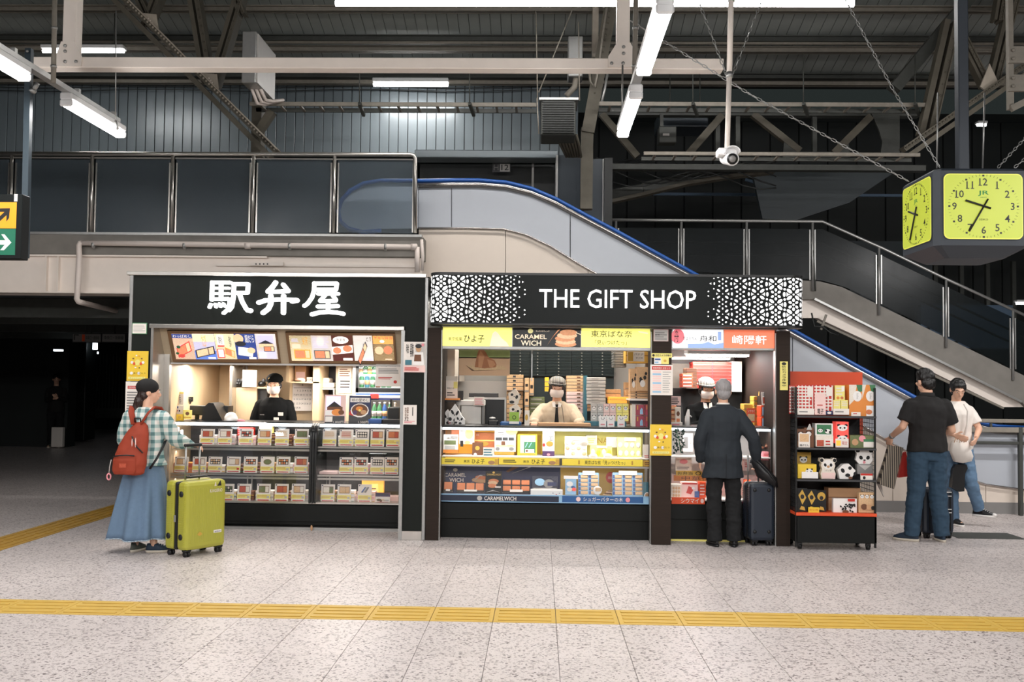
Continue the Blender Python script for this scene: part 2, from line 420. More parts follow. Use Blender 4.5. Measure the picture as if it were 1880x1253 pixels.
cross_beam(83, 93, Yp - .05, .12, 'old steel', 'purlin', 'grey steel purlin just below the ceiling conduit')
cross_beam(132, 141, YW - .45, .15, 'dark steel', 'beam', 'dark steel beam just above the top of the clad wall')
cross_beam(144, 153, YW - .3, .12, 'old steel', 'beam', 'grey steel beam capping the clad wall')
for py, lab in ((160, 'thin cable run along the top edge of the clad wall'), (166, 'second thin cable run below the wall head cable')):
 M().tube([P(x, py + 2 * math.sin(x / 60), YW - .12) for x in range(-20, 1070, 30)], .008, 'black steel', 5).build('cable', None, lab, 'cable')
# cladding sub-frame and bright soffit over the passage opening (765-1025, 275-291)
xa, xb = P(762, 283, 14.0).x, P(1025, 283, 14.0).x
M().box(xa, xb, 13.95, 14.3, zat(291, 14, 900), zat(277, 14, 900), 'cladding', .01).build('lintel', None, 'pale grey metal lintel over the dark doorway at the escalator head', 'lintel')
M().box(xa, xb, 14.6, 14.8, zat(440, 14, 900), zat(285, 14, 900), 'black steel').build('shade_sheet', None, 'black sheet standing in for the dark opening behind the escalator head', 'shade_sheet')  # black sheet puts the darkness of the opening into colour
sg = Sheet(904, 300, 937, 316, 14.3, .03, 'dark grey'); sg.rect(.42, .06, .97, .94, 'light grey'); sg.text('12', .50, .2, .9, .85, 'black', 2, .02); sg.text('H', .08, .2, .34, .85, 'grey', 1)
sg.done('platform_sign', None, label='small grey platform sign reading 12 in the dark doorway', cat='sign')
M().pbox(976, 300, 980, 360, 14.2, 14.25, 'grey').build('door_post', None, 'thin grey post at the edge of the dark doorway', 'post')
# enclosure column behind the escalator
mat('enclosure', (54, 62, 70), .35, .2, var=.1, scale=2)
M().pbox(1024, 285, 1070, 410, 13.9, 14.5, 'enclosure').pbox(1072, 292, 1108, 430, 13.95, 14.5, 'enclosure').pbox(1020, 285, 1024, 420, 13.85, 14.4, 'galvanised').pbox(1106, 292, 1108, 430, 13.9, 14.4, 'galvanised').build('enclosure_wall', None, 'dark blue-grey metal enclosure beside the escalator head', 'enclosure')
M().pbox(1109, 290, 1124, 500, 13.8, 14.4, 'black steel').build('enclosure_post', None, 'black steel post closing the enclosure beside the stair landing', 'post')

# ---- dark far wall on the stair side and low level back walls
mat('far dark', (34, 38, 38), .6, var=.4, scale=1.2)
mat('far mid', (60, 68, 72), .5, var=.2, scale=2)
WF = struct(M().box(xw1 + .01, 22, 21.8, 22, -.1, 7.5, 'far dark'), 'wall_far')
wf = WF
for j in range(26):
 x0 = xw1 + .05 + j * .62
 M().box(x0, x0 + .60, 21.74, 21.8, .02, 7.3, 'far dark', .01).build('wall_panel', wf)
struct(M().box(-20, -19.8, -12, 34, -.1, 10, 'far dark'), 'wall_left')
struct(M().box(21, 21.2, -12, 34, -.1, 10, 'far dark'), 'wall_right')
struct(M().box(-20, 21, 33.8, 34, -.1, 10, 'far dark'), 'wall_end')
mat('rear wall', (150, 150, 150), .7)
struct(M().box(-20, 21, -12.2, -12, -.1, 10, 'rear wall'), 'wall_front')

# ---- underpass on the near side of the picture
zu = 2.62
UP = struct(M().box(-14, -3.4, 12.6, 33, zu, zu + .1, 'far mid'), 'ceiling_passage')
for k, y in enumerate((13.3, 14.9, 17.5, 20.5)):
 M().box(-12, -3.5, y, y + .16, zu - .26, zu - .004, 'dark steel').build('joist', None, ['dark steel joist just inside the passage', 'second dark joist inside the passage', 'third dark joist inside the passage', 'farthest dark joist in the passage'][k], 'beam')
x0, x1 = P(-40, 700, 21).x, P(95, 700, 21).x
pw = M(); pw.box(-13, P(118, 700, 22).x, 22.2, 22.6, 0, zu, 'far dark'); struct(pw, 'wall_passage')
M().pbox(113, 612, 157, 809, 24.0, 24.6, 'black steel', .02).build('passage_column', None, 'black square column in the dark passage', 'column')
M().box(P(113, 700, 23.9).x, P(115, 700, 23.9).x, 23.9, 24.0, 0, zu, 'galvanised').build('column_trim', None, 'thin bright metal edge strip on the passage column', 'trim')
M().box(P(158, 700, 30).x, -2.5, 30, 30.3, 0, zu, 'far dark').build('wall_passage_end', None, kind='structure')
# ticket gate / shutters far in the passage
gr = thing('gate_screen', (P(190, 720, 28).x, 28, .0), 'dark barred screen at the far end of the passage', 'screen')
for i in range(12):
 px = 164 + i * 6
 M().pbox(px, 650, px + 1.6, 750, 28, 28.04, 'dark steel').build('screen_bar', gr)
M().pbox(160, 750, 232, 768, 28, 28.3, 'dark steel').build('screen_rail', gr)
M().pbox(160, 692, 180, 718, 27.9, 28, 'far mid').build('screen_panel', gr)
for (xa_, xb_, t1, lab) in ((133, 186, 'K', 'hanging passage sign with an arrow and orange mark'), (187, 230, '', 'second hanging passage sign nearer the bento kiosk')):
 s = Sheet(xa_, 613, xb_, 629, 16.5, .06, 'dark grey'); s.rect(.02, .06, .98, .94, 'grey')
 if t1: s.text('↖', .05, .12, .25, .9, 'black', 2, .02); s.rect(.33, .1, .43, .9, 'orange red', 2)
 for x in (.2, s.W - .2): s.M.box(x, x + .02, .02, .04, s.H, s.H + zu - (s.base.z + s.H), 'dark steel')
 s.text('中央口・新幹線', .47 if t1 else .1, .3, .93, .75, 'black', 2); s.done('hanging_sign', None, label=lab, cat='sign')
mat('tube far', (235, 245, 255), emit=5)
mat('tube passage', (215, 232, 225), emit=2.2)
for i, (a0, b0, a1, b1, Y) in enumerate(((98, 642, 112, 645, 20), (165, 646, 178, 650, 26), (170, 630, 176, 642, 24))):
 M().pbox(a0, b0, a1, b1, Y, Y + .1, 'tube far').build('passage_lamp', None, ['faint lamp near the passage column', 'small lamp low in the far passage', 'small upright lamp in the far passage'][i], 'lamp')
def tube_lamp(px0, px1, py0, py1, Y, label, power, housing=.5, em='tube'):
 """ceiling tube seen side-on: housing above, lit tube below"""
 z0, z1 = P((px0 + px1) / 2, py1, Y).z, P((px0 + px1) / 2, py0, Y).z; x0, x1 = P(px0, py0, Y).x, P(px1, py0, Y).x
 r = thing('tube_lamp', ((x0 + x1) / 2, Y, z0), label, 'lamp'); h = z1 - z0
 M().box(x0 - .01, x1 + .01, Y - .02, Y + .14, z0 + h * (1 - housing), z1, 'lamp white', .008).build('housing', r)
 M().tube([(x0, Y + .05, z0 + h * .26), (x1, Y + .05, z0 + h * .26)], h * .27, em, 8).build('tube', r)
 if Y < 16 and x1 - x0 > .3:
  for x in (x0 + .15, x1 - .15): M().tube([(x, Y + .06, z1 - .01), (x, Y + .06, zu if Y == 13.6 else zc(Y) + .02)], .008, 'dark steel', 5).build('hanger_rod', r)
 if power: area(((x0 + x1) / 2, Y + .05, z0 - .03), x1 - x0, .1, power)
tube_lamp(76, 225, 82, 95, 14.0, 'tube lamp under the ceiling behind the white beam upright', 26)
tube_lamp(685, 822, 143, 157, 15.3, 'tube lamp just below the white beam in front of the clad wall', 38)
tube_lamp(0, 147, 562, 580, 13.6, 'tube lamp hanging inside the dark passage', 5, .55, 'tube passage')
tube_lamp(615, 1570, -14, 9, 11.0, 'long bright lamp trough along the very top of the view', 85)
tube_lamp(1796, 1812, 222, 231, 19, 'tiny far lamp beyond the roof truss above the clock', 1)
tube_lamp(1868, 1892, 551, 559, 19, 'small far lamp beyond the stair near the frame edge', 2)
# blue tinted panel and rails far beyond the stair
mat('far blue', (96, 116, 138), .3, .2)
M().pbox(1560, 443, 1712, 575, 20, 20.1, 'far mid').build('far_board', None, 'dull grey-blue board far beyond the stair rail', 'board')
M().pbox(1690, 560, 1860, 640, 18.5, 18.7, 'far blue').build('far_screen', None, 'pale blue screen far beyond the lower stair flight', 'screen')
M().pbox(1200, 355, 1660, 360, 18, 18.05, 'far blue').build('far_rail', None, 'thin blue-grey rail crossing the dark hall beyond the stair', 'rail')
for i, (q0, q1, lab) in enumerate((((1368, 330), (1450, 356), 'thin blue-grey strut slanting down to the far rail'),)):
 M().bar(P(*q0, 18), P(*q1, 18), .05, .05, 'far blue').build('far_strut', None, lab, 'strut')
for i in range(5): M().pbox(1715 + i * 48, 480, 1722 + i * 48, 600, 20, 20.1, 'dark steel').build('far_post', None, ['first','second','third','fourth','fifth'][i] + ' dim post in the dark beyond the stair, counted away from the clock box corner', 'post', 'dim posts beyond the stair')

# ---- mezzanine: slab, beam, railing (plane YR)
YR = 12.15
xe = P(774, 440, YR).x
SLAB = struct(M().box(-9, xe, YR, YR + 4, zat(470, YR, 400), zat(428, YR, 400), 'concrete', .01).box(-9, xe + .005, YR - .02, YR + .1, zat(433, YR, 400), zat(428.5, YR, 400), 'galvanised'), 'slab_mezzanine')
b = thing('steel_beam', (-4, YR + .1, zat(540, YR, 300)), 'cream painted steel girder under the mezzanine slab', 'beam')
zt_, zb_ = zat(470, YR, 400), zat(540, YR, 300)
M().box(-9, xe, YR + .06, YR + .09, zb_, zt_, 'cream steel').build('web', b)
M().box(-9, xe - 1.9, YR + .0, YR + .42, zt_ - .02, zt_, 'cream steel').build('top_flange', b)
M().box(-9, xe, YR + .0, YR + .42, zb_, zb_ + .02, 'cream steel').build('bottom_flange', b)
for px in (83, 105): M().box(P(px, 500, YR).x - .01, P(px, 500, YR).x + .01, YR + .005, YR + .06, zb_ + .02, zt_ - .02, 'cream steel').build('stiffener', b)
pl = M().pbox(395, 484, 770, 490, YR + .02, YR + .2, 'cream steel'); pl.pbox(458, 481, 520, 488, YR - .03, YR, 'cream steel')
for k in range(4): pl.tube([P(470 + 7 * k, 485, YR - .035), P(470 + 7 * k, 485, YR - .03)], .01, 'dark grey', 6)
pl.build('junction_plate', b, label='perforated cream joint plate')
for px in (395, 411): M().lathe(P(px, 495, YR + .18), [(.0, -.0), (.03, 0), (.03, .01)], 'cream steel', 8).build('bolt', b)
# drain pipe
pr = .034; YP = YR - .1
def PP(x, y): return P(x, y, YP)
dp = thing('drain_pipe', PP(146, 500), 'cream drain pipe bent along the mezzanine slab edge', 'pipe')
M().tube([PP(150, 446), PP(300, 448), PP(500, 451), PP(766, 454)], pr, 'pipe cream', 10).build('pipe_run', dp)
M().tube([PP(152, 446), PP(147, 447), PP(145, 451), PP(145.5, 470), PP(142, 540), PP(141, 549), PP(144, 554), P(150, 556, YP + .1), P(230, 575, YP + 1.6)], pr, 'pipe cream', 10).build('downpipe', dp)
M().tube([PP(766, 454), PP(766, 500)], pr * .9, 'pipe cream', 10).build('downpipe', dp)
for px in (172, 339, 532, 708): M().tube([PP(px - 2, 449 + px / 140), PP(px + 2, 449 + px / 140)], pr * 1.25, 'galvanised', 10).build('pipe_clamp', dp)
for px in (455, 760): M().tube([PP(px - 5, 448.4 + px / 140), PP(px + 5, 448.4 + px / 140)], pr * 1.2, 'pipe cream', 10).build('pipe_socket', dp)
M().tube([PP(774, 440), PP(776, 470), PP(775, 497)], .02, 'pipe cream', 8).build('conduit_pipe', None, 'thin cream conduit at the corner of the mezzanine slab', 'pipe')
# railing
YG = YR + .06
posts = [20, 168, 316, 464, 613, 764]
rl = thing('mezzanine_railing', (P(400, 428, YG).x, YG, zat(428, YG)), 'stainless railing with frosted panels along the mezzanine', 'railing')
M().tube([P(-60, 282, YG - .03), P(300, 283, YG - .03), P(754, 284, YG - .03), P(760, 286, YG - .03), P(762.5, 291, YG - .03), P(762, 428, YG - .03)], .026, 'stainless', 10).build('top_rail', rl)
for px in posts[:-1]:
 M().tube([P(px + 1.5, 284, YG - .03), P(px - 1, 428, YG - .03)], .022, 'stainless', 10).build('rail_post', rl)
for px in posts:
 for s in (-7, 6):
  if px == 764 and s > 0: continue
  mb = M(); mb.pbox(px + s, 299, px + s + 2.6, 427, YG - .01, YG + .012, 'stainless'); mb.build('clamp_strip', rl)
edges = [-60] + posts
for k in range(len(edges) - 1):
 a0 = edges[k] + 6; a1 = edges[k + 1] - 5
 M().box(P(a0, 360, YG).x, P(a1, 360, YG).x, YG, YG + .01, zat(428, YG, (a0 + a1) / 2), zat(293 - .2, YG, (a0 + a1) / 2), 'frosted panel').build('glass_panel', rl)
M().box(P(-60, 290, YG).x, P(760, 290, YG).x, YG - .005, YG + .015, zat(292.5, YG, 400), zat(290, YG, 400), 'stainless').build('mid_rail', rl)

# ---- escalator (plane YE)
YE = 12.62
def E(x, y, d=0): return P(x, y, YE + d)
up_ = [(768, 335), (830, 334), (880, 334), (930, 338), (975, 349), (1020, 368), (1070, 395), (1140, 432), (1200, 465), (1268, 502), (1362, 556), (1455, 609), (1560, 668), (1680, 733), (1730, 757), (1780, 775), (1830, 786), (1890, 789)]
dn_ = [(768, 419), (860, 419), (925, 421), (965, 431), (1010, 452), (1060, 483), (1090, 500), (1150, 534), (1228, 577), (1340, 640), (1455, 703), (1560, 768), (1640, 815), (1700, 848), (1760, 874), (1810, 890), (1890, 901)]
def interp(pts, x):
 for (a, b), (c, d) in zip(pts, pts[1:]):
  if a <= x <= c: return b + (d - b) * (x - a) / (c - a)
 return pts[-1][1] if x > pts[-1][0] else pts[0][1]
es = thing('escalator', E(1300, 930), 'escalator with white side panels and blue handrails behind the kiosks', 'escalator')
joints = [768, 829, 1047, 1262, 1455, 1680, 1895]
# newel end seen through the frosted panel
xs0 = [625, 622, 622, 628, 640, 660, 690, 720]
newel = [(768, 335), (700, 335), (668, 340), (645, 352), (630, 370), (624, 388), (628, 405), (642, 418), (665, 424), (700, 420), (768, 419)]
M().prism([(E(x, y).x, E(x, y).z) for x, y in newel], YE, YE + .05, 'balustrade').build('newel_panel', es)
for a_, b_ in zip(joints, joints[1:]):
 n = 12; xs = [a_ + .8 + (b_ - a_ - 1.6) * i / n for i in range(n + 1)]
 poly = [(E(x, interp(up_, x) + 6).x, E(x, interp(up_, x) + 6).z) for x in xs] + [(E(x, interp(dn_, x)).x, E(x, interp(dn_, x)).z) for x in reversed(xs)]
 M().prism(poly, YE, YE + .05, 'balustrade').build('balustrade_panel', es)
hr = [(700, 424), (665, 426), (640, 420), (625, 407), (621, 388), (627, 368), (643, 350), (668, 337), (700, 332)] + [(x, y - 2.5) for x, y in up_]
M().tube([E(x, y, -.02) for x, y in hr], .027, 'handrail blue', 10, sq=(1.3, 1)).build('handrail', es)
M().tube([E(x, y + 4.5, -.025) for x, y in up_], .022, 'escalator aluminium', 8, sq=(.7, 1.3)).build('handrail_guide', es)
M().tube([E(x, y + 9.5, -.01) for x, y in up_], .014, 'grey', 6).build('guide_trim', es)
M().tube([E(x, y, -.02) for x, y in dn_], .012, 'escalator aluminium', 6).build('skirt_trim', es)
ex = [768, 928, 1080, 1262, 1455, 1640, 1811, 1895]
for a_, b_ in zip(ex, ex[1:]):
 n = 8; xs = [a_ + .5 + (b_ - a_ - 1) * i / n for i in range(n + 1)]
 bot = .14
 poly = [(E(x, interp(dn_, x) + 1).x, E(x, interp(dn_, x) + 1).z) for x in xs] + [(E(xs[-1], 900).x, bot), (E(xs[0], 900).x, bot)]
 M().prism(poly, YE + .02, YE + .9, 'cream panel').build('cladding_panel', es)
M().box(E(768, 900).x, E(1900, 900).x, YE + .01, YE + .9, 0, .14, 'grey').build('kick_plate', es)
# second handrail and inner balustrade of the far side, at the foot
far_rail = [(1600, 692), (1690, 738), (1740, 768), (1790, 786), (1835, 797), (1895, 800)]
M().tube([P(x, y, YE + 1.15) for x, y in far_rail], .03, 'handrail blue', 10).build('handrail', es, label='far handrail of the escalator')
M().tube([P(x, y, YE + .6) for x, y in [(1782, 800), (1810, 812), (1850, 818), (1895, 818)]], .03, 'handrail blue', 10).build('handrail', es, label='inner handrail curving at the escalator foot')
# near barrier rail at the frame edge
br = thing('barrier_rail', G(1876, 948), 'grey steel barrier rail beside the escalator foot', 'barrier')
YB = br.location.y
M().pbox(1872, 785, 1879, 948, YB, YB + .06, 'dark steel', .008).build('barrier_post', br)
for i, (y0, y1) in enumerate(((770, 777), (785, 795), (811, 817))): M().pbox(1778, y0 , 1900, y1, YB + .01, YB + .05, 'old steel' if i < 2 else 'dark steel', .008).build('barrier_bar', br)
M().pbox(1818, 777, 1822, 786, YB + .02, YB + .04, 'dark steel').build('barrier_spacer', br)
# ---- stair beyond the escalator (plane YS)
YS = 14.6
def S(x, y, d=0): return P(x, y, YS + d)
st = thing('staircase', S(1600, 640), 'grey steel staircase with cream soffit rising behind the escalator', 'staircase')
sp = [(1120, 497), (1505, 517), (1545, 527), (1880, 690), (1900, 700), (1900, 762), (1875, 738), (1495, 550), (1120, 548)]
M().prism([(S(x, y).x, S(x, y).z) for x, y in sp], YS, YS + .12, 'concrete').build('stringer', st)
so = [(1480, 550), (1497, 550), (1872, 738), (1900, 742), (1900, 745), (1840, 745), (1480, 572)]
M().prism([(S(x, y, .1).x, S(x, y, .1).z) for x, y in [(1470, 551), (1497, 551), (1880, 741), (1880, 748), (1842, 748), (1655, 655), (1500, 584), (1470, 584)]], YS + .1, YS + .25, 'cream steel').build('soffit_beam', st)
M().bar(S(1495, 549, -.02), S(1875, 738, -.02), .04, .03, 'galvanised').build('edge_strip', st)
M().bar(S(1500, 590), S(1842, 750), .04, .03, 'old steel').build('lower_flange', st)
M().bar(S(1517, 578, -.02), S(1507, 606, -.02), .03, .03, 'old steel').build('hanger_strut', st)
M().tube([S(1490, 575, -.05), S(1495, 600, -.05), S(1510, 600, -.05), S(1525, 612, -.05), S(1540, 616, -.05)], .012, 'black steel', 6).build('loose_cable', st)
M().tube([S(1493, 400 + 60, -.04), S(1497, 535, -.04)], .012, 'dark steel', 6).build('rail_hook', st)
for k in range(14):
 x, y = 1530 + 26 * k, 520 + 12.6 * k
 M().box(S(x, y).x, S(x + 27, y).x, YS + .12, YS + 1.6, S(x, y + 9).z, S(x, y + 5).z, 'dark grey').build('tread', st)
# stair railing
sr = thing('stair_railing', S(1500, 500), 'smoked panel railing along the stair landing and flight', 'railing')
top = [(1118, 404), (1255, 405), (1510, 407), (1620, 456), (1740, 514), (1890, 583)]
M().tube([S(x, y, -.03) for x, y in top], .022, 'galvanised', 8).build('top_rail', sr)
def tr(x): return interp(top, x)
def sb(x): return interp([(1118, 497), (1250, 500), (1505, 517), (1545, 527), (1880, 690), (1900, 700)], x)
for px in (1131, 1251, 1371, 1492, 1614, 1737, 1860):
 M().tube([S(px, tr(px), -.03), S(px, sb(px) + 18, -.03)], .018, 'galvanised', 8).build('rail_post', sr)
 for s in (-5, 4.5): M().pbox(px + s - 1, tr(px) + 15, px + s + 1, sb(px) - 2, YS - .015, YS + .01, 'galvanised').build('clamp_strip', sr)
pp = [1131, 1251, 1371, 1492, 1614, 1737, 1860, 1900]
for a_, b_ in zip([1115] + pp, pp):
 xs = [a_ + 3, (a_ + b_) / 2, b_ - 3]
 if a_ <= 1490 <= b_ or b_ > 1492: xs = sorted(xs + ([1510] if a_ < 1510 < b_ else []))
 poly = [(S(x, tr(x) + 14).x, S(x, tr(x) + 14).z) for x in xs] + [(S(x, sb(x) - 3).x, S(x, sb(x) - 3).z) for x in reversed(xs)]
 M().prism(poly, YS, YS + .01, 'smoked panel').build('smoked_panel', sr)
for off in (40, 62):
 M().tube([S(x, tr(x) + off, .05) for x in (1131, 1251, 1371, 1492, 1510, 1614, 1737, 1890)], .016, 'old steel', 6).build('inner_rail', sr)
# ================================================================== OVERHEAD STEEL, LAMPS, CLOCK, SIGNS
def rivets(mb, p, q, n, r=.012, off=(0, 0, 0), m='cream steel'):
 p, q, o = Vector(p), Vector(q), Vector(off)
 for k in range(n): mb.ell(p.lerp(q, (k + .5) / n) + o, (r, r * .6, r), m, n=6, k=4)
# ---- big white beam with its two uprights
YBm = 9.0
bt = thing('portal_beam', P(690, 132, YBm), 'long cream painted square beam hung on two uprights across the hall', 'beam')
M().box(P(52, 118, YBm).x, P(1329, 118, YBm).x, YBm, YBm + .15, P(690, 125.5, YBm).z, P(690, 105.5, YBm).z, 'cream steel', .006).build('crossbar', bt)
for xa_, xb_, lab in ((113, 138, 'a'), (1133, 1157, 'b')):
 M().box(P(xa_, 50, YBm).x, P(xb_, 50, YBm).x, YBm + .02, YBm + .15, P(xa_, 108, YBm).z, P(xa_, -60, YBm).z, 'cream steel', .006).build('upright', bt)
 pl = M(); c = (xa_ + xb_) / 2
 pts = [(xa_ - 1, 76), (xb_ - 2, 76), (c + 25, 106), (c + 23, 121), (c - 24, 121), (c - 22, 100)] if xa_ < 500 else [(xa_, 78), (xb_, 78), (xb_ + 8, 92), (xb_ + 8, 123), (c - 28, 123), (c - 28, 103)]
 pl.prism([(P(x, y, YBm - .02).x, P(x, y, YBm - .02).z) for x, y in pts], YBm - .02, YBm, 'cream steel'); g = pl.build('gusset_plate', bt)
 for dx, dy in ((0, 84), (0, 94), (-0, 113), (20, 113)) if xa_ < 500 else ((0, 86), (0, 98), (-22, 116), (-1, 116), (19, 116)):
  M().ell(P(c + dx - (6 if xa_ < 500 else 0), dy, YBm - .03), (.016, .014, .016), 'galvanised', n=8, k=5).build('bolt', g)
# ---- conduit pipes hanging to the lamp rails
for x, y0, y1, xb, lab in ((101, -40, 152, 98, 'grey conduit pipe dropping to the lamp rail beside the orange sign post'), (1168, -40, 157, 1165, 'grey conduit pipe dropping to the lamp rail beside the cream gusset')):
 Y = 8.0
 mb = M(); mb.tube([P(x, y0, Y), P(xb, y1, Y)], .021, 'old steel', 8)
 for yy in (52, 122): mb.tube([P(x - (yy / 150) * 3, yy - 2, Y), P(x - (yy / 150) * 3, yy + 2, Y)], .026, 'galvanised', 8)
 mb.build('conduit_pipe', None, lab, 'pipe')
# ---- lamp rows: rail with tube fittings, running away from the viewer
def lamp_row(X, Z, fits, rail0, rail1, lab, powers):
 M().box(X - .035, X + .035, rail0, rail1, Z + .10, Z + .145, 'galvanised').build('lamp_rail', None, 'galvanised rail carrying the row of tube lamps ' + lab, 'rail')
 for i, (a, b) in enumerate(fits):
  L = thing('tube_lamp', (X, (a + b) / 2, Z), 'white box tube lamp, %s of the row %s' % (['farthest', 'second farthest', 'third farthest', 'fourth farthest', 'fifth farthest', 'sixth farthest'][i], lab), 'lamp', 'lamps of the row ' + lab)
  M().box(X - .055, X + .055, a, b, Z + .035, Z + .10, 'lamp white', .012).build('housing', L)
  M().box(X - .048, X + .048, a + .03, b - .03, Z - .02, Z + .04, 'tube', .018).build('tube', L)
  for y in (a, b - .03): M().box(X - .056, X + .056, y, y + .03, Z - .022, Z + .04, 'lamp white', .012).build('end_cap', L)
  for y in (a + .2, b - .2): M().box(X - .02, X + .02, y, y + .04, Z + .098, Z + .19, 'galvanised').build('hanger_clip', L)
  area((X, (a + b) / 2, Z - .04), .1, b - a - .1, powers * LAMP, (1, .97, .95))
ZL = P(222, 250, 9.6).z; XL = P(222, 250, 9.6).x
pit = 1.83
lamp_row(XL, ZL, [(8.45 - pit * k, 9.6 - pit * k) for k in range(4)], 1.2, 9.5, 'on the side of the orange sign', 26)
ZR = P(1143, 250, 9.1).z; XR = P(1143, 250, 9.1).x
lamp_row(XR, ZR, [(7.82 - pit * k, 9.08 - pit * k) for k in range(4)], 1.0, 9.0, 'beside the camera pole', 26)
# further lamps of the same hall beside and behind the viewer (outside the frame, same fittings, set across and tilted to light upright faces; barrier-side one added to brighten the escalator)
for j, (X, y, pw, an) in enumerate([(X, y, 14 if X < 0 else 42, 35) for X in (-6.6, 6.2) for y in (7.2, 4.6, 2)] + [(6.6, 10.2, 90, 40)] + [(X, y, 55, 62) for X in (-4.5, -1.5, 1.5, 4.5) for y in (-.8, -3.4)]):
 L = thing('tube_lamp', (X, y, ZL), 'white tube lamp outside the frame, ' + ['beside the viewer', 'added at the barrier side to brighten the escalator', 'behind the viewer'][0 if j < 6 else 1 if j < 7 else 2], 'lamp', 'outer lamps')
 M().box(X - .6, X + .6, y - .055, y + .055, ZL + .035, ZL + .10, 'lamp white', .012).build('housing', L)
 M().box(X - .57, X + .57, y - .048, y + .048, ZL - .02, ZL + .04, 'tube', .018).build('tube', L)
 area((X, y + .03, ZL - .05), 1.1, .1, pw * LAMP, (1, .97, .95), rot=(math.radians(an), 0, 0))
M().tube([P(213, 20, 9.3), P(212, 218, 9.3)], .006, 'galvanised', 5).tube([P(212, 222, 9.3), P(216, 238, 9.3)], .014, 'galvanised', 6).build('suspension_rod', None, 'thin suspension rod above the far end of the sign side lamps', 'rod')
M().tube([P(1143, 120, 8.9), P(1142, 228, 8.9)], .008, 'galvanised', 6).build('suspension_rod', None, 'thin suspension rod above the far end of the camera side lamps', 'rod')
M().tube([P(1206, -20, 7.2), P(1204, 30, 7.2)], .012, 'galvanised', 6).build('suspension_rod', None, 'short suspension chain at the near end of the camera side lamps', 'rod')
cl = M(); cl.bar(P(76, 136, 8.1), P(79, 128, 8.1), .02, .02, 'galvanised'); cl.tube([P(70, 152, 8.1), P(61, 166, 8.1)], .02, 'galvanised', 8); cl.lathe(P(60, 167, 8.1), [(.02, -.02), (.035, 0), (.02, .02)], 'galvanised', 8)
cl.build('pipe_clamp', None, 'small steel clamp dangling under the sign side lamp rail', 'clamp')

# ---- riveted roof truss on the sign side
def lattice(mb, p, q, w, Yd, m1, m2, n=0, gap=True):
 """pair of angles with a gap, w metres wide, face towards the viewer"""
 p, q = Vector(p), Vector(q); d = (q - p).normalized(); a = Vector((-d.z, 0, d.x))
 for s in (-1, 1): mb.bar(p + a * s * w * .30, q + a * s * w * .30, .14, w * .38, m1, up=a)
 mb.bar(p + a * w * .5, q + a * w * .5, .2, .015, m2, up=a)
 if n: rivets(mb, p + a * w * .34, q + a * w * .34, n, .016, (0, -.075, 0), m2)
YT = 12.9
tl = thing('roof_truss', P(500, 290, YT), 'riveted steel roof truss slanting down behind the white beam', 'truss')
mat('truss lit', (176, 166, 152), .55, var=.2, scale=10, bump=.15)  # truss steel where light falls, brightness put into the colour
mat('truss shade', (88, 83, 72), .65, var=.3, scale=8, bump=.2)  # same steel on its shaded faces, shade put into the colour
m_ = M(); lattice(m_, P(195, -25, YT), P(503, 285, YT), .17, 0, 'truss shade', 'truss lit', 60); m_.build('bottom_chord', tl)
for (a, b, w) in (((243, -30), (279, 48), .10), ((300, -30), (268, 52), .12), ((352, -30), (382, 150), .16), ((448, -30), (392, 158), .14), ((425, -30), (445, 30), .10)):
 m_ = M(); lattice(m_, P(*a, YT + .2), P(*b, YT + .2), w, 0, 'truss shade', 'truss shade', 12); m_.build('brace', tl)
for (x, y) in ((275, 40), (386, 150)):
 m_ = M(); m_.prism([(P(x + dx, y + dy, YT - .02).x, P(x + dx, y + dy, YT - .02).z) for dx, dy in ((-14, -16), (12, -14), (16, 14), (2, 8), (-12, -6))], YT - .02, YT, 'truss lit')
 rivets(m_, P(x - 4, y - 8, YT - .02), P(x + 8, y + 8, YT - .02), 4, .012); m_.build('gusset_plate', tl)
# foot column of that truss behind the railing
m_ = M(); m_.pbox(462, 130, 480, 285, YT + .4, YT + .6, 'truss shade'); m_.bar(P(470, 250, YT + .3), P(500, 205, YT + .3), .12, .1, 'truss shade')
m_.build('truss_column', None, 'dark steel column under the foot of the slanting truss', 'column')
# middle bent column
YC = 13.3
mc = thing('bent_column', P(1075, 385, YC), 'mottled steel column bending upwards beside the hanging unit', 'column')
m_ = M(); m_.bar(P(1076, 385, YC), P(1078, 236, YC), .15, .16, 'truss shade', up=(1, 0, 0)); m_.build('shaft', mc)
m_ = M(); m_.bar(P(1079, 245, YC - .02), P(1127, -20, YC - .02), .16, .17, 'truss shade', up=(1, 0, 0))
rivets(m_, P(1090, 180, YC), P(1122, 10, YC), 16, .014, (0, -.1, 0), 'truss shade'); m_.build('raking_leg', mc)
m_ = M(); m_.pbox(1088, -20, 1099, 105, YC + .3, YC + .5, 'truss lit'); m_.build('tie_plate', mc)
m_ = M(); m_.tube([P(1118, -10, YC - .2), P(1107, 60, YC - .2), P(1098, 130, YC - .2), P(1092, 160, YC - .2), P(1084, 150, YC - .2), P(1082, 130, YC - .2)], .018, 'old steel', 6); m_.build('cable_loop', mc)
m_ = M(); m_.tube([P(1116, 132, YC - .2), P(1110, 165, YC - .2), P(1103, 195, YC - .2)], .018, 'galvanised', 6); m_.build('cable_loop', mc)
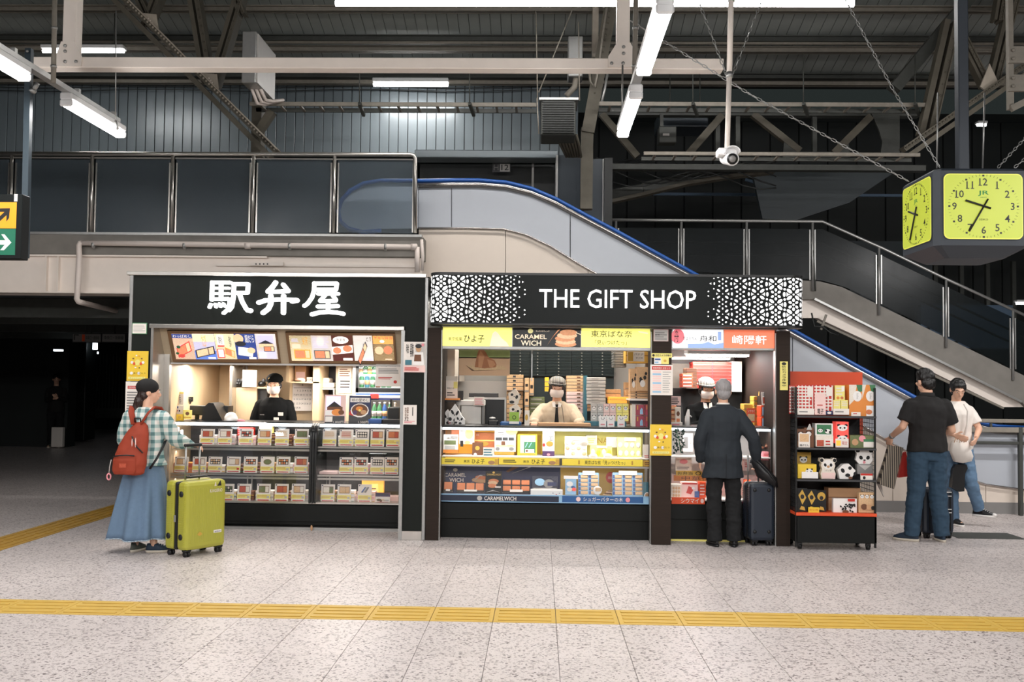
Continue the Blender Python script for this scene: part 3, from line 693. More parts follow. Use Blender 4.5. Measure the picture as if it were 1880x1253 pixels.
# truss on the clock side
tr_ = thing('roof_truss', P(1700, 300, YT), 'dim riveted roof truss rising above the clock', 'truss')
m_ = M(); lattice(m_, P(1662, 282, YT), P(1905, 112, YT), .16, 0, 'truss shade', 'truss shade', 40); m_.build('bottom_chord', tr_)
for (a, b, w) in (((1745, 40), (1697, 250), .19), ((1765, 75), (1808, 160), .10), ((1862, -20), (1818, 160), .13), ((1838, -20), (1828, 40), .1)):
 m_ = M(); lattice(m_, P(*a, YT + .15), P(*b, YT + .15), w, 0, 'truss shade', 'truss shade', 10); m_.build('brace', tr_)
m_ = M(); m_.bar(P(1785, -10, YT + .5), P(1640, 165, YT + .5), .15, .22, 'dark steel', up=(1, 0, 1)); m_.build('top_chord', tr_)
m_ = M(); m_.prism([(P(x, y, YT).x, P(x, y, YT).z) for x, y in ((1798, 160), (1815, 118), (1830, 150), (1836, 150), (1812, 172))], YT - .03, YT, 'truss lit'); m_.build('gusset_plate', tr_)
# riveted post at the frame edge
re_ = thing('edge_bracket', P(1860, 200, 9.5), 'grey bolted steel bracket frame cut by the frame edge above the clock', 'bracket')
M().pbox(1852, -20, 1861, 200, 9.5, 9.56, 'old steel').build('upright', re_)
for y in (85, 137): M().pbox(1853, y, 1890, y + 30, 9.46, 9.5, 'old steel').build('plate', re_)
for x, y in ((1861, 92), (1861, 107), (1861, 143), (1861, 158)): M().ell(P(x, y, 9.44), (.017, .015, .017), 'old steel', n=8, k=5).build('bolt', re_)
M().bar(P(1856, 200, 9.5), P(1900, 178, 9.5), .05, .06, 'old steel').build('arm', re_)
# dark lattice girder between column and clock-side truss
lg = thing('lattice_girder', P(1400, 290, 14.2), 'dark lattice girder with curved gussets behind the camera pole', 'girder')
YLg = 14.2
M().pbox(1100, 205, 1690, 212, YLg, YLg + .15, 'dark steel').build('top_chord', lg)
M().pbox(1120, 302, 1700, 312, YLg, YLg + .15, 'dark steel').build('bottom_chord', lg)
for a, b in (((1105, 210), (1170, 288)), ((1326, 212), (1262, 285)), ((1382, 210), (1468, 278)), ((1598, 214), (1530, 282))):
 m_ = M(); m_.bar(P(*a, YLg), P(*b, YLg), .1, .09, 'truss shade', up=(1, 0, 1)); m_.build('brace', lg)
for x in (1355, 1496, 1318): m_ = M(); m_.pbox(x - 4, 210, x + 4, 280, YLg + .05, YLg + .12, 'dark steel'); m_.build('stile', lg)
for x0, s in ((1598, 1),):
 pts = [(1598, 208), (1650, 208), (1650, 282), (1615, 282), (1618, 262), (1612, 240)]
 M().prism([(P(x, y, YLg).x, P(x, y, YLg).z) for x, y in pts], YLg - .04, YLg, 'dark steel').build('curved_gusset', lg)
m_ = M(); m_.prism([(P(x, y, YLg).x, P(x, y, YLg).z) for x, y in ((1438, 262), (1468, 280), (1530, 280), (1556, 262), (1560, 290), (1436, 290))], YLg - .04, YLg, 'dark steel'); m_.build('curved_gusset', lg)
# haunch beam curving right of the column
hb = M(); pts = [(1118, 372), (1180, 358), (1260, 338), (1340, 325), (1420, 316)]
for i in range(len(pts) - 1): hb.bar(P(*pts[i], 15), P(*pts[i + 1], 15), .2, .05, 'truss shade'); hb.bar(P(pts[i][0], pts[i][1] - 12, 15.05), P(pts[i + 1][0], pts[i + 1][1] - 9, 15.05), .12, .16, 'dark steel')
hb.build('haunch_beam', None, 'shallow curved steel haunch springing from the dark post towards the stair', 'beam')
m_ = M()
for k in range(7): m_.tube([P(1095 + 30 * j, 290 + 16 * math.sin(j * .8 + k) + 6 * k + .6 * j, 14.9 - .05 * k) for j in range(12)], .012, 'black steel', 5)
m_.build('cable_bundle', None, 'tangled black cables sagging behind the security camera', 'cable')
M().prism([(P(x, y, 16.5).x, P(x, y, 16.5).z) for x, y in ((1380, 310), (1640, 318), (1560, 372), (1460, 405), (1400, 402))], 16.5, 16.6, 'far mid').build('duct_panel', None, 'dark slanted duct panel above the stair landing', 'panel')
# ---- service trays
def tray(x0, x1, y, Y, h, lab, rungs=True, x2=None):
 r = thing('cable_tray', P((x0 + x1) / 2, y, Y), lab, 'cable tray')
 xa_, xb_ = P(x0, y, Y).x, P(x1, y, Y).x; z = P((x0 + x1) / 2, y, Y).z
 M().box(xa_, xb_, Y, Y + .03, z, z + h, 'old steel', .004).build('side_rail', r)
 M().box(xa_, xb_, Y + .3, Y + .33, z, z + h, 'dark steel').build('side_rail', r)
 n = int((xb_ - xa_) / .26)
 for k in range(n): M().box(xa_ + (k + .5) * .26, xa_ + (k + .5) * .26 + .03, Y + .03, Y + .3, z, z + .02, 'old steel').build('rung', r)
 return r, z
tray(458, 985, 195, 13.0, .055, 'cable tray crossing in front of the clad wall')
tray(1100, 1700, 195, 13.0, .055, 'cable tray crossing behind the camera pole')
tray(1182, 1690, 286, 12.6, .045, 'lower short cable tray behind the security camera')
for x, lab in ((660, 'hanger rod of the tray near the lamp'), (862, 'hanger rod of the tray near the doorway lintel'), (1272, 'hanger rod of the tray near the camera pole'), (1475, 'hanger rod of the tray near the long chain'), (1680, 'hanger rod of the tray near the clock corner')):
 M().tube([P(x, 100, 12.9), P(x, 190, 12.9)], .008, 'dark steel', 5).bar(P(x, 190, 12.9), P(x + 8, 212, 13.2), .04, .04, 'dark steel').build('hanger_rod', None, lab, 'rod')
# cabinets
ca = thing('cabinet_box', P(470, 158, 12.3), 'grey electrical cabinet hung beside the truss foot', 'cabinet')
M().box(P(445, 57, 12.3).x, P(471, 57, 12.3).x, 12.3, 13.2, P(458, 152, 12.3).z, P(458, 57, 12.3).z, 'galvanised', .01).build('body', ca)
M().box(P(471, 57, 12.3).x, P(471, 57, 12.3).x + .015, 12.34, 13.16, P(458, 150, 12.3).z, P(458, 60, 12.3).z, 'light grey').build('door', ca)
for k in range(3): M().tube([P(459 + 6 * k, 137 + 4 * k, 12.6), P(463 + 8 * k, 165, 12.6), P(472 + 8 * k, 190 - 3 * k, 12.7), P(485 + 8 * k, 192 - 3 * k, 12.8), P(520, 184, 13.0)], .022, 'pipe cream', 8).build('cable_%s' % 'hose', None, ['outer', 'middle', 'inner'][k] + ' cream cable hose looping from the electrical cabinet', 'hose', 'cable hoses below the electrical cabinet')
M().pbox(1043, 66, 1070, 140, 13.0, 13.3, 'galvanised', .01).tube([P(1058, 140, 13.1), P(1055, 160, 13.1), P(1040, 176, 13.1)], .04, 'old steel', 8).build('cabinet_box', None, 'pale narrow cabinet with a hose above the dark hanging unit', 'cabinet')
hu = thing('hanging_unit', P(1024, 250, 12.4), 'dark box unit hung on rods beside the bent column', 'unit')
M().pbox(993, 182, 1057, 248, 12.4, 12.9, 'dark steel', .012).build('body', hu)
for k in range(14): M().pbox(996, 186 + 4.3 * k, 1054, 188 + 4.3 * k, 12.385, 12.4, 'black steel').build('louvre', hu)
M().pbox(990, 179, 1062, 183, 12.36, 12.9, 'galvanised').build('top_bracket', hu)
for a, b in (((984, 20), (987, 185)), ((1062, 40), (1064, 185)), ((1060, -5), (989, 170)), ((986, 180), (989, 246))): M().tube([P(*a, 12.38), P(*b, 12.38)], .008, 'old steel', 5).build('rod', hu)
for k in range(7): M().tube([P(1022 + 6 * k, 248, 12.7), P(1030 + 5.5 * k, 268, 12.9), P(1040 + 4.4 * k, 288, 13.2)], .02, 'truss shade', 6).build('hose', hu)
bx = thing('junction_box', P(1226, 258, 14.0), 'dark electrical box with a pale label on the lattice girder', 'box')
M().pbox(1210, 232, 1242, 262, 14.0, 14.2, 'dark steel', .01).pbox(1212, 208, 1218, 232, 14.0, 14.1, 'dark steel').build('body', bx)
M().pbox(1217, 245, 1229, 249, 13.99, 14, 'light grey').build('label_plate', bx)
M().pbox(1210, 207, 1300, 232, 14.6, 15.2, 'enclosure').tube([P(1230, 208, 14.9), P(1230, 120, 14.9)], .01, 'dark steel', 5).tube([P(1285, 208, 14.9), P(1285, 120, 14.9)], .01, 'dark steel', 5).build('air_duct', None, 'long dark duct behind the lattice girder', 'duct')

# ---- camera pole
YPo = 8.4
cp = thing('camera_pole', P(1337, 275, YPo), 'white pole hung from the roof for the security camera', 'pole')
M().tube([P(1343, -40, YPo), P(1339, 140, YPo)], .024, 'cream steel', 10).tube([P(1339, 140, YPo), P(1335, 272, YPo)], .022, 'cream steel', 10).build('shaft', cp)
M().tube([P(1339, 133, YPo), P(1339, 143, YPo)], .032, 'galvanised', 10).build('collar', cp)
M().tube([P(1343, -2, YPo), P(1343, 3, YPo)], .03, 'galvanised', 10).build('collar', cp)
cc = thing('security_camera', P(1338, 306, YPo), 'white bullet security camera under the hanging pole', 'camera')
M().pbox(1319, 271, 1354, 284, YPo - .06, YPo + .08, 'lamp white', .008).build('mount', cc)
d = Vector((.012, -1, -.22)).normalized(); c = P(1340, 292, YPo)
M().tube([c + Vector((-.01, .16, .04)), c - d * -.02, c + d * .1], [.05, .055, .058], 'lamp white', 14).build('body', cc)
M().tube([c + d * .101, c + d * .112], .046, 'black', 14).build('lens', cc)
M().tube([c + d * .112, c + d * .116], .028, 'grey', 12).build('lens_ring', cc)
hm = M(); pts = []
for k in range(9):
 t = PI * k / 8; pts.append((c.x + .066 * math.cos(t), c.z + .03 + .055 * math.sin(t)))
inn = [(c.x + .058 * math.cos(PI * k / 8), c.z + .03 + .047 * math.sin(PI * k / 8)) for k in range(8, -1, -1)]
hm.prism(pts + inn, c.y - .13, c.y + .1, 'lamp white'); hm.build('sun_hood', cc)
# ---- chains
def chain(pts, lab, r=.0075, step=.05, n=None):
 """real links: alternating elongated rings along a line"""
 mb = M()
 for (p, q) in zip(pts, pts[1:]):
  p, q = Vector(p), Vector(q); d = q - p; L = d.length; d.normalize(); k = max(1, int(L / step))
  a = d.cross(Vector((0, 1, 0))).normalized(); b = d.cross(a).normalized()
  for i in range(k):
   c = p + d * ((i + .5) * L / k); e = a if i % 2 else b
   ring = [c + d * math.cos(t) * step * .62 + e * math.sin(t) * r * 1.5 for t in [2 * PI * j / 6 for j in range(6)]]
   mb.tube(ring + [ring[0]], r * .5, 'galvanised', 4, cap=False)
 return mb.build('chain', None, lab, 'chain')
chain([P(1157, 38, 8.8), P(1380, 175, 8.6), P(1668, 333, 8.3)], 'long chain slanting down behind the camera pole to the clock')
chain([P(1548, -8, 8.4), P(1640, 165, 8.3), P(1725, 307, 8.2)], 'long steep chain from the roof to the clock top')
chain([P(1278, -10, 8.6), P(1334, 138, YPo)], 'stay chain on the lamp side of the camera pole')
chain([P(1403, -10, 8.6), P(1345, 138, YPo)], 'stay chain on the clock side of the camera pole')
chain([P(1890, 245, 8.6), P(1832, 308, 8.3)], 'short chain rising from the clock top to the frame edge')
chain([P(1890, 285, 8.3), P(1862, 308, 8.2)], 'shortest chain at the clock top by the frame edge')
for x, lab in ((1806, 'thin steel hanging wire above the clock face'), (1722, 'thin steel hanging wire above the clock corner')):
 M().tube([P(x + (2 if x > 1750 else 0), 170, 8.5), P(x - 2, 309, 8.5)], .007, 'galvanised', 5).build('hanging_wire', None, lab, 'wire')

# ---- clock
mat('clock case', (52, 58, 66), .5, .1, var=.06)
mat('clock face', (186, 198, 66), .35, emit=.36, var=.02)
mat('clock face edge', (226, 226, 90), .35, emit=.3, var=.02)
YCk = 8.0
ctr = P(1804.5, 379, YCk); HW = .375; Zt, Zb = P(1800, 309, YCk).z, P(1800, 451, YCk).z
ck = thing('station_clock', (ctr.x, YCk + HW, Zb - .09), 'grey four-sided station clock with glowing yellow faces', 'clock')
mb = M(); ch = .045; base = []
def ringc(hw, c, z): return [Vector((ctr.x + x * 1, YCk + HW + y, z)) for x, y in ((-hw + c, -hw), (hw - c, -hw), (hw, -hw + c), (hw, hw - c), (hw - c, hw), (-hw + c, hw), (-hw, hw - c), (-hw, -hw + c))]
mb.loft([ringc(HW - .02, ch, Zt + .0), ringc(HW, ch, Zt - .02), ringc(HW, ch, Zb), ringc(HW - .14, ch * .6, Zb - .085)], 'clock case', False)
mb.build('case', ck)
def clock_face(T, front=True):
 W_, H_ = .62, .522; f = M(T)
 def rr(hw, hh, r):
  o = []
  for cx, cz, a0 in ((hw - r, hh - r, 0), (-hw + r, hh - r, 90), (-hw + r, -hh + r, 180), (hw - r, -hh + r, 270)):
   for k in range(5): t = math.radians(a0 + 22.5 * k); o.append((cx + r * math.cos(t), cz + r * math.sin(t)))
  return o
 f.prism(rr(W_ / 2 + .006, H_ / 2 + .006, .05), -.006, .0, 'clock case'); f.prism(rr(W_ / 2, H_ / 2, .045), -.009, -.006, 'clock face edge'); f.prism(rr(W_ / 2 - .008, H_ / 2 - .008, .04), -.0115, -.009, 'clock face')
 d = f.build('dial', ck)
 mk = M(T); R = .268; RZ = .245
 for k in range(60):
  t = 2 * PI * k / 60; s, c2 = math.sin(t), math.cos(t)
  if k % 5 == 0: x, z = R * s, RZ * c2; mk.box(x - .008, x + .008, -.013, -.012, z - .007, z + .007, 'black')
  else:
   p, q = Vector((R * .98 * s, -.0125, RZ * .98 * c2)), Vector((R * 1.04 * s, -.0125, RZ * 1.04 * c2)); mk.bar(p, q, .0012, .003, 'ink', up=(0, 1, 0))
 for k in range(1, 13):
  t = 2 * PI * k / 12; x, z = R * .80 * math.sin(t), RZ * .80 * math.cos(t)
  if k in (12, 6): x, z = 0, (.195 if k == 12 else -.19)
  if k in (3, 9): x, z = math.copysign(.228, x), 0
  w = .03 if k < 10 else .045 if k < 12 or 1 else .045
  if k in (10, 11, 12): w = .042
  put_text(mk, str(k), x - w, x + w, z - .029, z + .029, -.0125, 'black', .022, keep=True)
  if k in (1, 11, 12, 10):            # slab feet under the ones
   xs_ = {1: [x], 10: [x - .025], 11: [x - .018, x + .02], 12: [x - .026]}[k]
   for q in xs_: mk.box(q - .012, q + .014, -.0135, -.0125, z - .031, z - .025, 'black')
 put_text(mk, 'JR', -.043, .043, .082, .125, -.0125, 'logo green', .02)
 put_text(mk, 'JR東日本', -.026, .026, .066, .076, -.0125, 'logo green', 0)
 put_text(mk, 'SEIKO', -.035, .035, -.112, -.098, -.0125, 'ink', 0)
 mk.build('numerals', d)
 hd = M(T)
 for ang, L0, L1, w in ((-(9 + 35 / 60) * 30 % 360, .055, .15, .0085), (-35 * 6 % 360, .065, .232, .007)):
  a = math.radians(-ang); v = Vector((math.sin(a), 0, math.cos(a))); hd.tube([-v * L0 + Vector((0, -.02, 0)), v * L1 + Vector((0, -.02, 0))], w, 'black', 8, sq=(1, 1))
 hd.build('clock_hands', d)
mat('logo green', (30, 140, 70), .5)
zc_ = (Zt + Zb) / 2 + .002
clock_face(Matrix.Translation((ctr.x, YCk, zc_)))
clock_face(Matrix.Translation((ctr.x - HW, YCk + HW, zc_)) @ Matrix.Rotation(-PI / 2, 4, 'Z'))
clock_face(Matrix.Translation((ctr.x + HW, YCk + HW, zc_)) @ Matrix.Rotation(PI / 2, 4, 'Z'))
M().box(P(1756, 100, 8.37).x, P(1775, 100, 8.37).x, 8.33, 8.42, Zt, zc(8.4), 'clock case', .008).build('hanging_post', ck)
# ---- orange and green sign with its post (frame edge)
YSg = 7.9
gs = thing('direction_sign', P(0, 474, YSg), 'hanging direction sign with orange and green arrow panels', 'sign')
M().pbox(-160, 356, 40, 475, YSg, YSg + .12, 'sign black', .006).build('sign_box', gs)
mat('sign orange', (236, 150, 22), .4, emit=.35, var=.02); mat('sign green', (14, 100, 74), .4, emit=.25, var=.02); mat('sign white', (236, 228, 224), .4, emit=.2)
s = Sheet(-150, 371, 30, 419, YSg - .002, .002, 'sign orange', T=None)
def px2u(s_, x, y, x0=-150, y0=371, x1=30, y1=419): return ((x - x0) / (x1 - x0), 1 - (y - y0) / (y1 - y0))
s.poly([px2u(s, *p) for p in ((-18, 383), (18, 382), (17, 400), (12, 407), (12, 395), (-8, 414), (-14, 410), (8, 389), (-18, 389))], 'black')
s.done('orange_panel', gs)
s = Sheet(-150, 420, 28, 468, YSg - .002, .002, 'sign green')
f2 = lambda x, y: px2u(s, x, y, -150, 420, 28, 468)
s.poly([f2(*p) for p in ((-20, 441), (10, 441), (2, 430), (8, 430), (21, 445), (8, 459), (1, 459), (9, 449), (-20, 449))], 'sign white')
s.done('green_panel', gs)
s = Sheet(26, 356.5, 32, 370, YSg - .002, .002, 'sign white'); s.text('△', .2, .55, .8, .9, 'ink'); s.done('sticker', gs)
M().bar(P(54, 90, YSg + .2), P(46, 474, YSg + .2), .05, .05, 'slate steel').build('sign_post', gs)
M().ell(P(44, 472, YSg + .15), (.018, .03, .01), 'pale yellow', n=8, k=5).build('post_foot', gs, label='pale yellow end cap')
M().tube([P(50, 94, YSg + .1), P(50, 94, YSg + .17)], .012, 'galvanised', 6).build('bolt', gs)
# ================================================================== KIOSKS
ORD = ['first', 'second', 'third', 'fourth', 'fifth', 'sixth', 'seventh', 'eighth', 'ninth', 'tenth', 'eleventh', 'twelfth', 'thirteenth', 'fourteenth', 'fifteenth', 'sixteenth']
def prints(s, pr):
 L = 1
 for p in pr:
  L += 1; k, a = p[0], p[1:]
  if k == 'r': s.rect(*a[:4], a[4], L)
  elif k == 'o': s.oval(*a[:4], a[4], L, a=a[5] if len(a) > 5 else 0)
  elif k == 't': s.text(a[0], *a[1:5], a[5] if len(a) > 5 else 'ink', L, a[6] if len(a) > 6 else 0)
  elif k == 'l': s.lines(*a[:4], a[4], a[5] if len(a) > 5 else 'grey', L)
  elif k == 'p': s.poly(a[0], a[1], L)
 return s
def bx(name, rect, Y, depth, m, label, cat, pr=(), group=None, parent=None, lean=0, bev=0):
 s = Sheet(*rect, Y, 0, lean=lean); s.M.box(0, s.W, 0, depth, 0, s.H, m, bev); prints(s, pr)
 return s.done(name, parent, label=label, cat=cat, group=group)
def panda(u, v, r, asp=1.0, L='white'):
 ry = r * asp
 return [('o', u - r * .75, v + ry * .75, r * .33, ry * .33, 'black'), ('o', u + r * .75, v + ry * .75, r * .33, ry * .33, 'black'), ('o', u, v, r, ry * .9, L),
   ('o', u - r * .42, v, r * .2, ry * .28, 'black', .4), ('o', u + r * .42, v, r * .2, ry * .28, 'black', -.4), ('o', u, v - ry * .3, r * .1, ry * .08, 'black')]

Y0 = 9.86
# ---------------- bento kiosk shell
bk = thing('bento_kiosk', (P(508, 700, Y0).x, 10.9, 0), 'charcoal takeaway lunch kiosk with three glowing characters on its header', 'kiosk')
def zk(py, px=508, Y=Y0): return P(px, py, Y).z
def xk(px, py=750, Y=Y0): return P(px, py, Y).x
ztop = zk(500.5 + .3)
M().box(xk(238), xk(779), Y0, Y0 + .1, zk(598), zk(506.5), 'charcoal laminate').build('header_panel', bk)
M().box(xk(234, 503), xk(783, 503), Y0 - .02, Y0 + .12, zk(508), ztop, 'stainless', .004).build('top_trim', bk)
M().box(xk(233), xk(239), Y0 - .015, Y0 + .1, 0, zk(508), 'galvanised', .004).build('edge_trim', bk)
M().box(xk(777.5), xk(783.5), Y0 - .015, Y0 + .1, 0, zk(508), 'galvanised', .004).build('edge_trim', bk)
M().box(xk(239), xk(277), Y0, Y0 + .1, 0, zk(598), 'charcoal laminate').build('pillar_panel', bk)
M().box(xk(742), xk(777.5), Y0, Y0 + .1, .085, zk(598), 'charcoal laminate').build('pillar_panel', bk)
M().box(xk(741), xk(777.5), Y0 - .012, Y0 + .1, 0, .088, 'stainless', .003).build('foot_plate', bk)
M().box(xk(275, 600), xk(743, 600), Y0 - .02, Y0 + .05, zk(605), zk(597.5), 'stainless', .004).build('opening_trim', bk)
M().box(xk(275), xk(279.5), Y0 - .02, Y0 + .3, .0, zk(605), 'stainless').build('opening_trim', bk)
M().box(xk(735), xk(741.5), Y0 - .02, Y0 + .25, 0, zk(605), 'galvanised').build('opening_trim', bk)
M().box(xk(279.5), xk(290), Y0 + .28, Y0 + .34, .0, zk(605), 'stainless').build('opening_trim', bk)
M().box(xk(234), xk(275), Y0 + .1, 12.0, 0, ztop - .02, 'charcoal laminate').build('side_wall', bk)
M().box(xk(742), xk(782), Y0 + .1, 12.0, 0, ztop - .02, 'charcoal laminate').build('side_wall', bk)
M().box(xk(234), xk(783), Y0 + .1, 12.0, ztop - .08, ztop - .02, 'charcoal laminate').build('roof', bk)
M().box(xk(275), xk(742), 11.94, 12.0, 0, ztop - .08, 'wood panel').build('back_wall', bk)
M().box(xk(275), xk(275) + .02, Y0 + .34, 11.94, 0, ztop - .08, 'wood panel').build('inner_wall', bk)
M().box(xk(742) - .02, xk(742), Y0 + .25, 11.94, 0, ztop - .08, 'wood panel').build('inner_wall', bk)
zs = P(508, 668, Y0 + .33).z
M().box(xk(276), xk(742), Y0 + .35, 11.94, zs, zs + .03, 'light grey').build('soffit', bk)
# slanted menu fascia
yA, yB = Y0 + .13, Y0 + .33
zA, zB = P(508, 606, yA).z, zs
M().add([(xk(276), yA, zA), (xk(742), yA, zA), (xk(742), yB, zB), (xk(276), yB, zB), (xk(276), yA + .02, zA), (xk(742), yA + .02, zA), (xk(742), yB + .02, zB), (xk(276), yB + .02, zB)],
  [(3, 2, 1, 0), (4, 5, 6, 7), (0, 1, 5, 4), (2, 3, 7, 6), (1, 2, 6, 5), (3, 0, 4, 7)], 'wood board').build('menu_fascia', bk)
M().box(xk(276), xk(742), yB - .015, yB + .03, zB - .018, zB, 'light grey').build('fascia_edge', bk)
for px in (391, 484, 574): M().lathe((P(px, 671, yB + .07).x, yB + .1, zs - .012), [(.05, 0), (.05, .012)], 'tube far', 12).build('downlight', bk)
# glowing characters
def strokes(ox, oy, sc, lst, Yf, th, m, name, label):
 mb = M(); z = lambda x, y: P(ox + x / sc, oy + y / sc, Yf)
 for w, pts in lst:
  q = [z(*p) for p in pts]; r = w / sc / 2 * Yf / FL
  for i, c in enumerate(q):
   mb.prism([(c.x + r * math.cos(2 * PI * k / 12), c.z + r * math.sin(2 * PI * k / 12)) for k in range(12)], Yf, Yf + th, m)
   if i:
    d = (c - q[i - 1]).normalized(); a = Vector((-d.z, 0, d.x)) * r; p = q[i - 1]
    mb.prism([((p + a).x, (p + a).z), ((p - a).x, (p - a).z), ((c - a).x, (c - a).z), ((c + a).x, (c + a).z)], Yf, Yf + th, m)
 return mb.build(name, bk, label=label)
strokes(220, 500, 5.52, [(34, [(930, 102), (1115, 104)]), (34, [(930, 100), (924, 280)]), (34, [(1020, 105), (1018, 275)]), (24, [(930, 160), (1100, 160)]), (24, [(930, 215), (1100, 215)]), (32, [(924, 272), (1100, 268), (1108, 300), (1090, 375), (1045, 415)]),
 (30, [(915, 325), (902, 355)]), (26, [(960, 322), (968, 352)]), (26, [(1003, 318), (1014, 348)]), (26, [(1044, 318), (1056, 345)]),
 (36, [(1142, 118), (1295, 118), (1288, 205)]), (36, [(1150, 120), (1145, 250), (1128, 350), (1100, 385)]), (34, [(1155, 208), (1285, 208)]), (38, [(1208, 225), (1235, 300), (1275, 370), (1312, 395)]), (44, [(1290, 385), (1320, 388)])], Y0 - .045, .045, 'letter glow', 'character', 'first glowing white character of the header')
strokes(220, 500, 5.52, [(42, [(1575, 102), (1540, 150), (1495, 196)]), (38, [(1495, 198), (1600, 196), (1700, 190)]), (42, [(1652, 125), (1702, 188)]), (40, [(1400, 308), (1470, 285), (1600, 276), (1790, 280)]), (44, [(1740, 295), (1792, 285)]),
 (44, [(1525, 240), (1524, 320), (1500, 370), (1445, 412)]), (44, [(1655, 240), (1652, 412)])], Y0 - .045, .045, 'letter glow', 'character', 'middle glowing white character of the header')
strokes(500, 500, 6.267, [(42, [(478, 128), (738, 128), (728, 195)]), (40, [(478, 125), (474, 210), (450, 290), (400, 360), (362, 388)]), (38, [(478, 198), (728, 198)]), (38, [(520, 248), (755, 246)]), (36, [(612, 252), (575, 295), (545, 325)]), (40, [(545, 332), (725, 326)]), (40, [(690, 268), (728, 315)]),
 (42, [(518, 395), (750, 388)]), (44, [(636, 335), (636, 455)]), (46, [(450, 485), (540, 462), (640, 456), (740, 464), (812, 478)])], Y0 - .045, .045, 'letter glow', 'character', 'last glowing white character of the header')
# menu light boxes on the slanted fascia
ang = math.atan2(yB - yA, zA - zB)
def fascia_sheet(x0, x1, yt, yb, m='menu frame', thick=.02):
 t0 = (zA - P((x0 + x1) / 2, yt, yA).z) / (zA - zB); t1 = (zA - P((x0 + x1) / 2, yb, yB).z) / (zA - zB)
 yy = lambda t: yA + (yB - yA) * t
 A = Vector((P(x0, yb, yy(t1)).x, yy(t1) - .025, zA + (zB - zA) * t1)); s = Sheet(0, 0, 1, 1, Y0, 0)
 s.W = P(x1, yb, yy(t1)).x - A.x; s.H = math.hypot((zA - zB), (yB - yA)) * (t1 - t0)
 s.M = M(Matrix.Translation(A) @ Matrix.Rotation(ang, 4, 'X')); s.M.box(0, s.W, 0, thick, 0, s.H, m); return s
for n_, c in (('menu white', (238, 232, 226)), ('menu lilac', (202, 198, 226)), ('menu peach', (240, 206, 178)), ('menu red', (206, 74, 66)), ('menu indigo', (52, 72, 140)), ('menu wine', (112, 44, 56)), ('menu cream', (240, 230, 190)), ('menu orange', (240, 168, 90)), ('menu food', (214, 132, 96)), ('menu food pale', (226, 196, 156)), ('menu gold', (226, 162, 60)), ('menu ink', (44, 44, 52)), ('menu blue', (98, 128, 206))):
 mat(n_, c, .4, emit=.78, var=.02 if 'food' not in n_ else .35, scale=70)
def food(u, v, ru, rv, a=0, f='menu food', box='menu ink'):
 def q(s, t): ca, sa = math.cos(a), math.sin(a); return (u + s * ru * ca - t * rv * sa * .5, v + s * ru * sa * 1.6 + t * rv * ca)
 return [('p', [q(-1, -1), q(1, -1), q(1, 1), q(-1, 1)], box), ('p', [q(-.88, -.8), q(.3, -.8), q(.3, .8), q(-.88, .8)], f), ('p', [q(.38, -.8), q(.88, -.8), q(.88, .8), q(.38, .8)], 'menu food pale')]
mA = fascia_sheet(319, 516, 609, 666); r1 = mA.done('menu_board', None, label='lit menu board of five lunch posters on the suitcase side of the fascia', cat='menu board')
def poster(parent, x0, x1, yt, yb, bg, pr, name='menu_poster'):
 s = fascia_sheet(x0, x1, yt, yb, bg, .004); s.M.T = Matrix.Translation((0, -.006, -.002)) @ s.M.T; prints(s, pr); s.done(name, parent)
poster(r1, 325, 362, 613.5, 660, 'menu peach', [('r', 0, .84, 1, 1, 'menu indigo'), ('t', 'わっぱめし', .05, .86, .95, .98, 'menu white', .02), ('p', [(.1, .5), (.6, .62), (.7, .5), (.2, .4)], 'menu lilac')] + food(.5, .4, .36, .2, .25, 'menu food', 'menu red') + [('o', .25, .5, .1, .06, 'green'), ('o', .15, .25, .08, .05, 'green'), ('o', .35, .15, .16, .07, 'menu red')])
poster(r1, 362, 401, 613.5, 660, 'menu lilac', [('r', 0, 0, 1, .34, 'menu blue'), ('r', 0, .7, 1, 1, 'menu cream'), ('t', 'たび', .42, .5, .62, .98, 'menu gold', .03)] + food(.5, .3, .45, .16, .12, 'menu food pale') + [('r', .6, .03, .95, .1, 'menu white')])
poster(r1, 401.5, 437, 613.5, 660, 'menu cream', [('r', .12, .56, .46, .96, 'menu white'), ('r', .12, .5, .46, .56, 'menu red'), ('t', '御弁当', .2, .62, .38, .92, 'menu ink'), ('t', '老舗の味', .72, .5, .84, .95, 'menu ink', .01), ('r', .05, .06, .42, .42, 'menu red'), ('r', .1, .1, .38, .4, 'menu white')] + food(.7, .28, .24, .14, -.2, 'menu food', 'menu gold'))
poster(r1, 437, 475, 613.5, 660, 'menu indigo', [('o', .2, .82, .25, .18, 'menu food pale'), ('t', '銀だら', .52, .66, .95, .98, 'menu white', .04), ('o', .28, .62, .26, .1, 'menu ink'), ('p', [(.1, .18), (.78, .1), (.88, .44), (.15, .5)], 'menu white'), ('o', .75, .36, .2, .12, 'menu food pale'), ('r', .6, .02, .95, .1, 'menu white')])
poster(r1, 475, 512, 613.5, 660, 'menu white', [('r', .1, .55, .9, .95, 'menu lilac'), ('p', [(.12, .62), (.5, .76), (.88, .62)], 'menu ink'), ('r', .15, .48, .88, .62, 'menu food pale'), ('r', .1, .04, .95, .34, 'menu lilac'), ('r', .1, .06, .45, .3, 'menu white')] + food(.64, .42, .26, .1))
mB = fascia_sheet(532, 729, 612, 668); r2 = mB.done('menu_board', None, label='lit menu board of five lunch posters on the pillar side of the fascia', cat='menu board')
poster(r2, 537, 576, 616.5, 663, 'menu cream', [('t', '米沢', .6, .62, .85, .95, 'menu gold', .03), ('r', .1, .5, .5, .68, 'menu peach'), ('l', .1, .75, .5, .9, 3, 'menu lilac')] + food(.55, .28, .38, .18, 0, 'menu food', 'menu gold'))
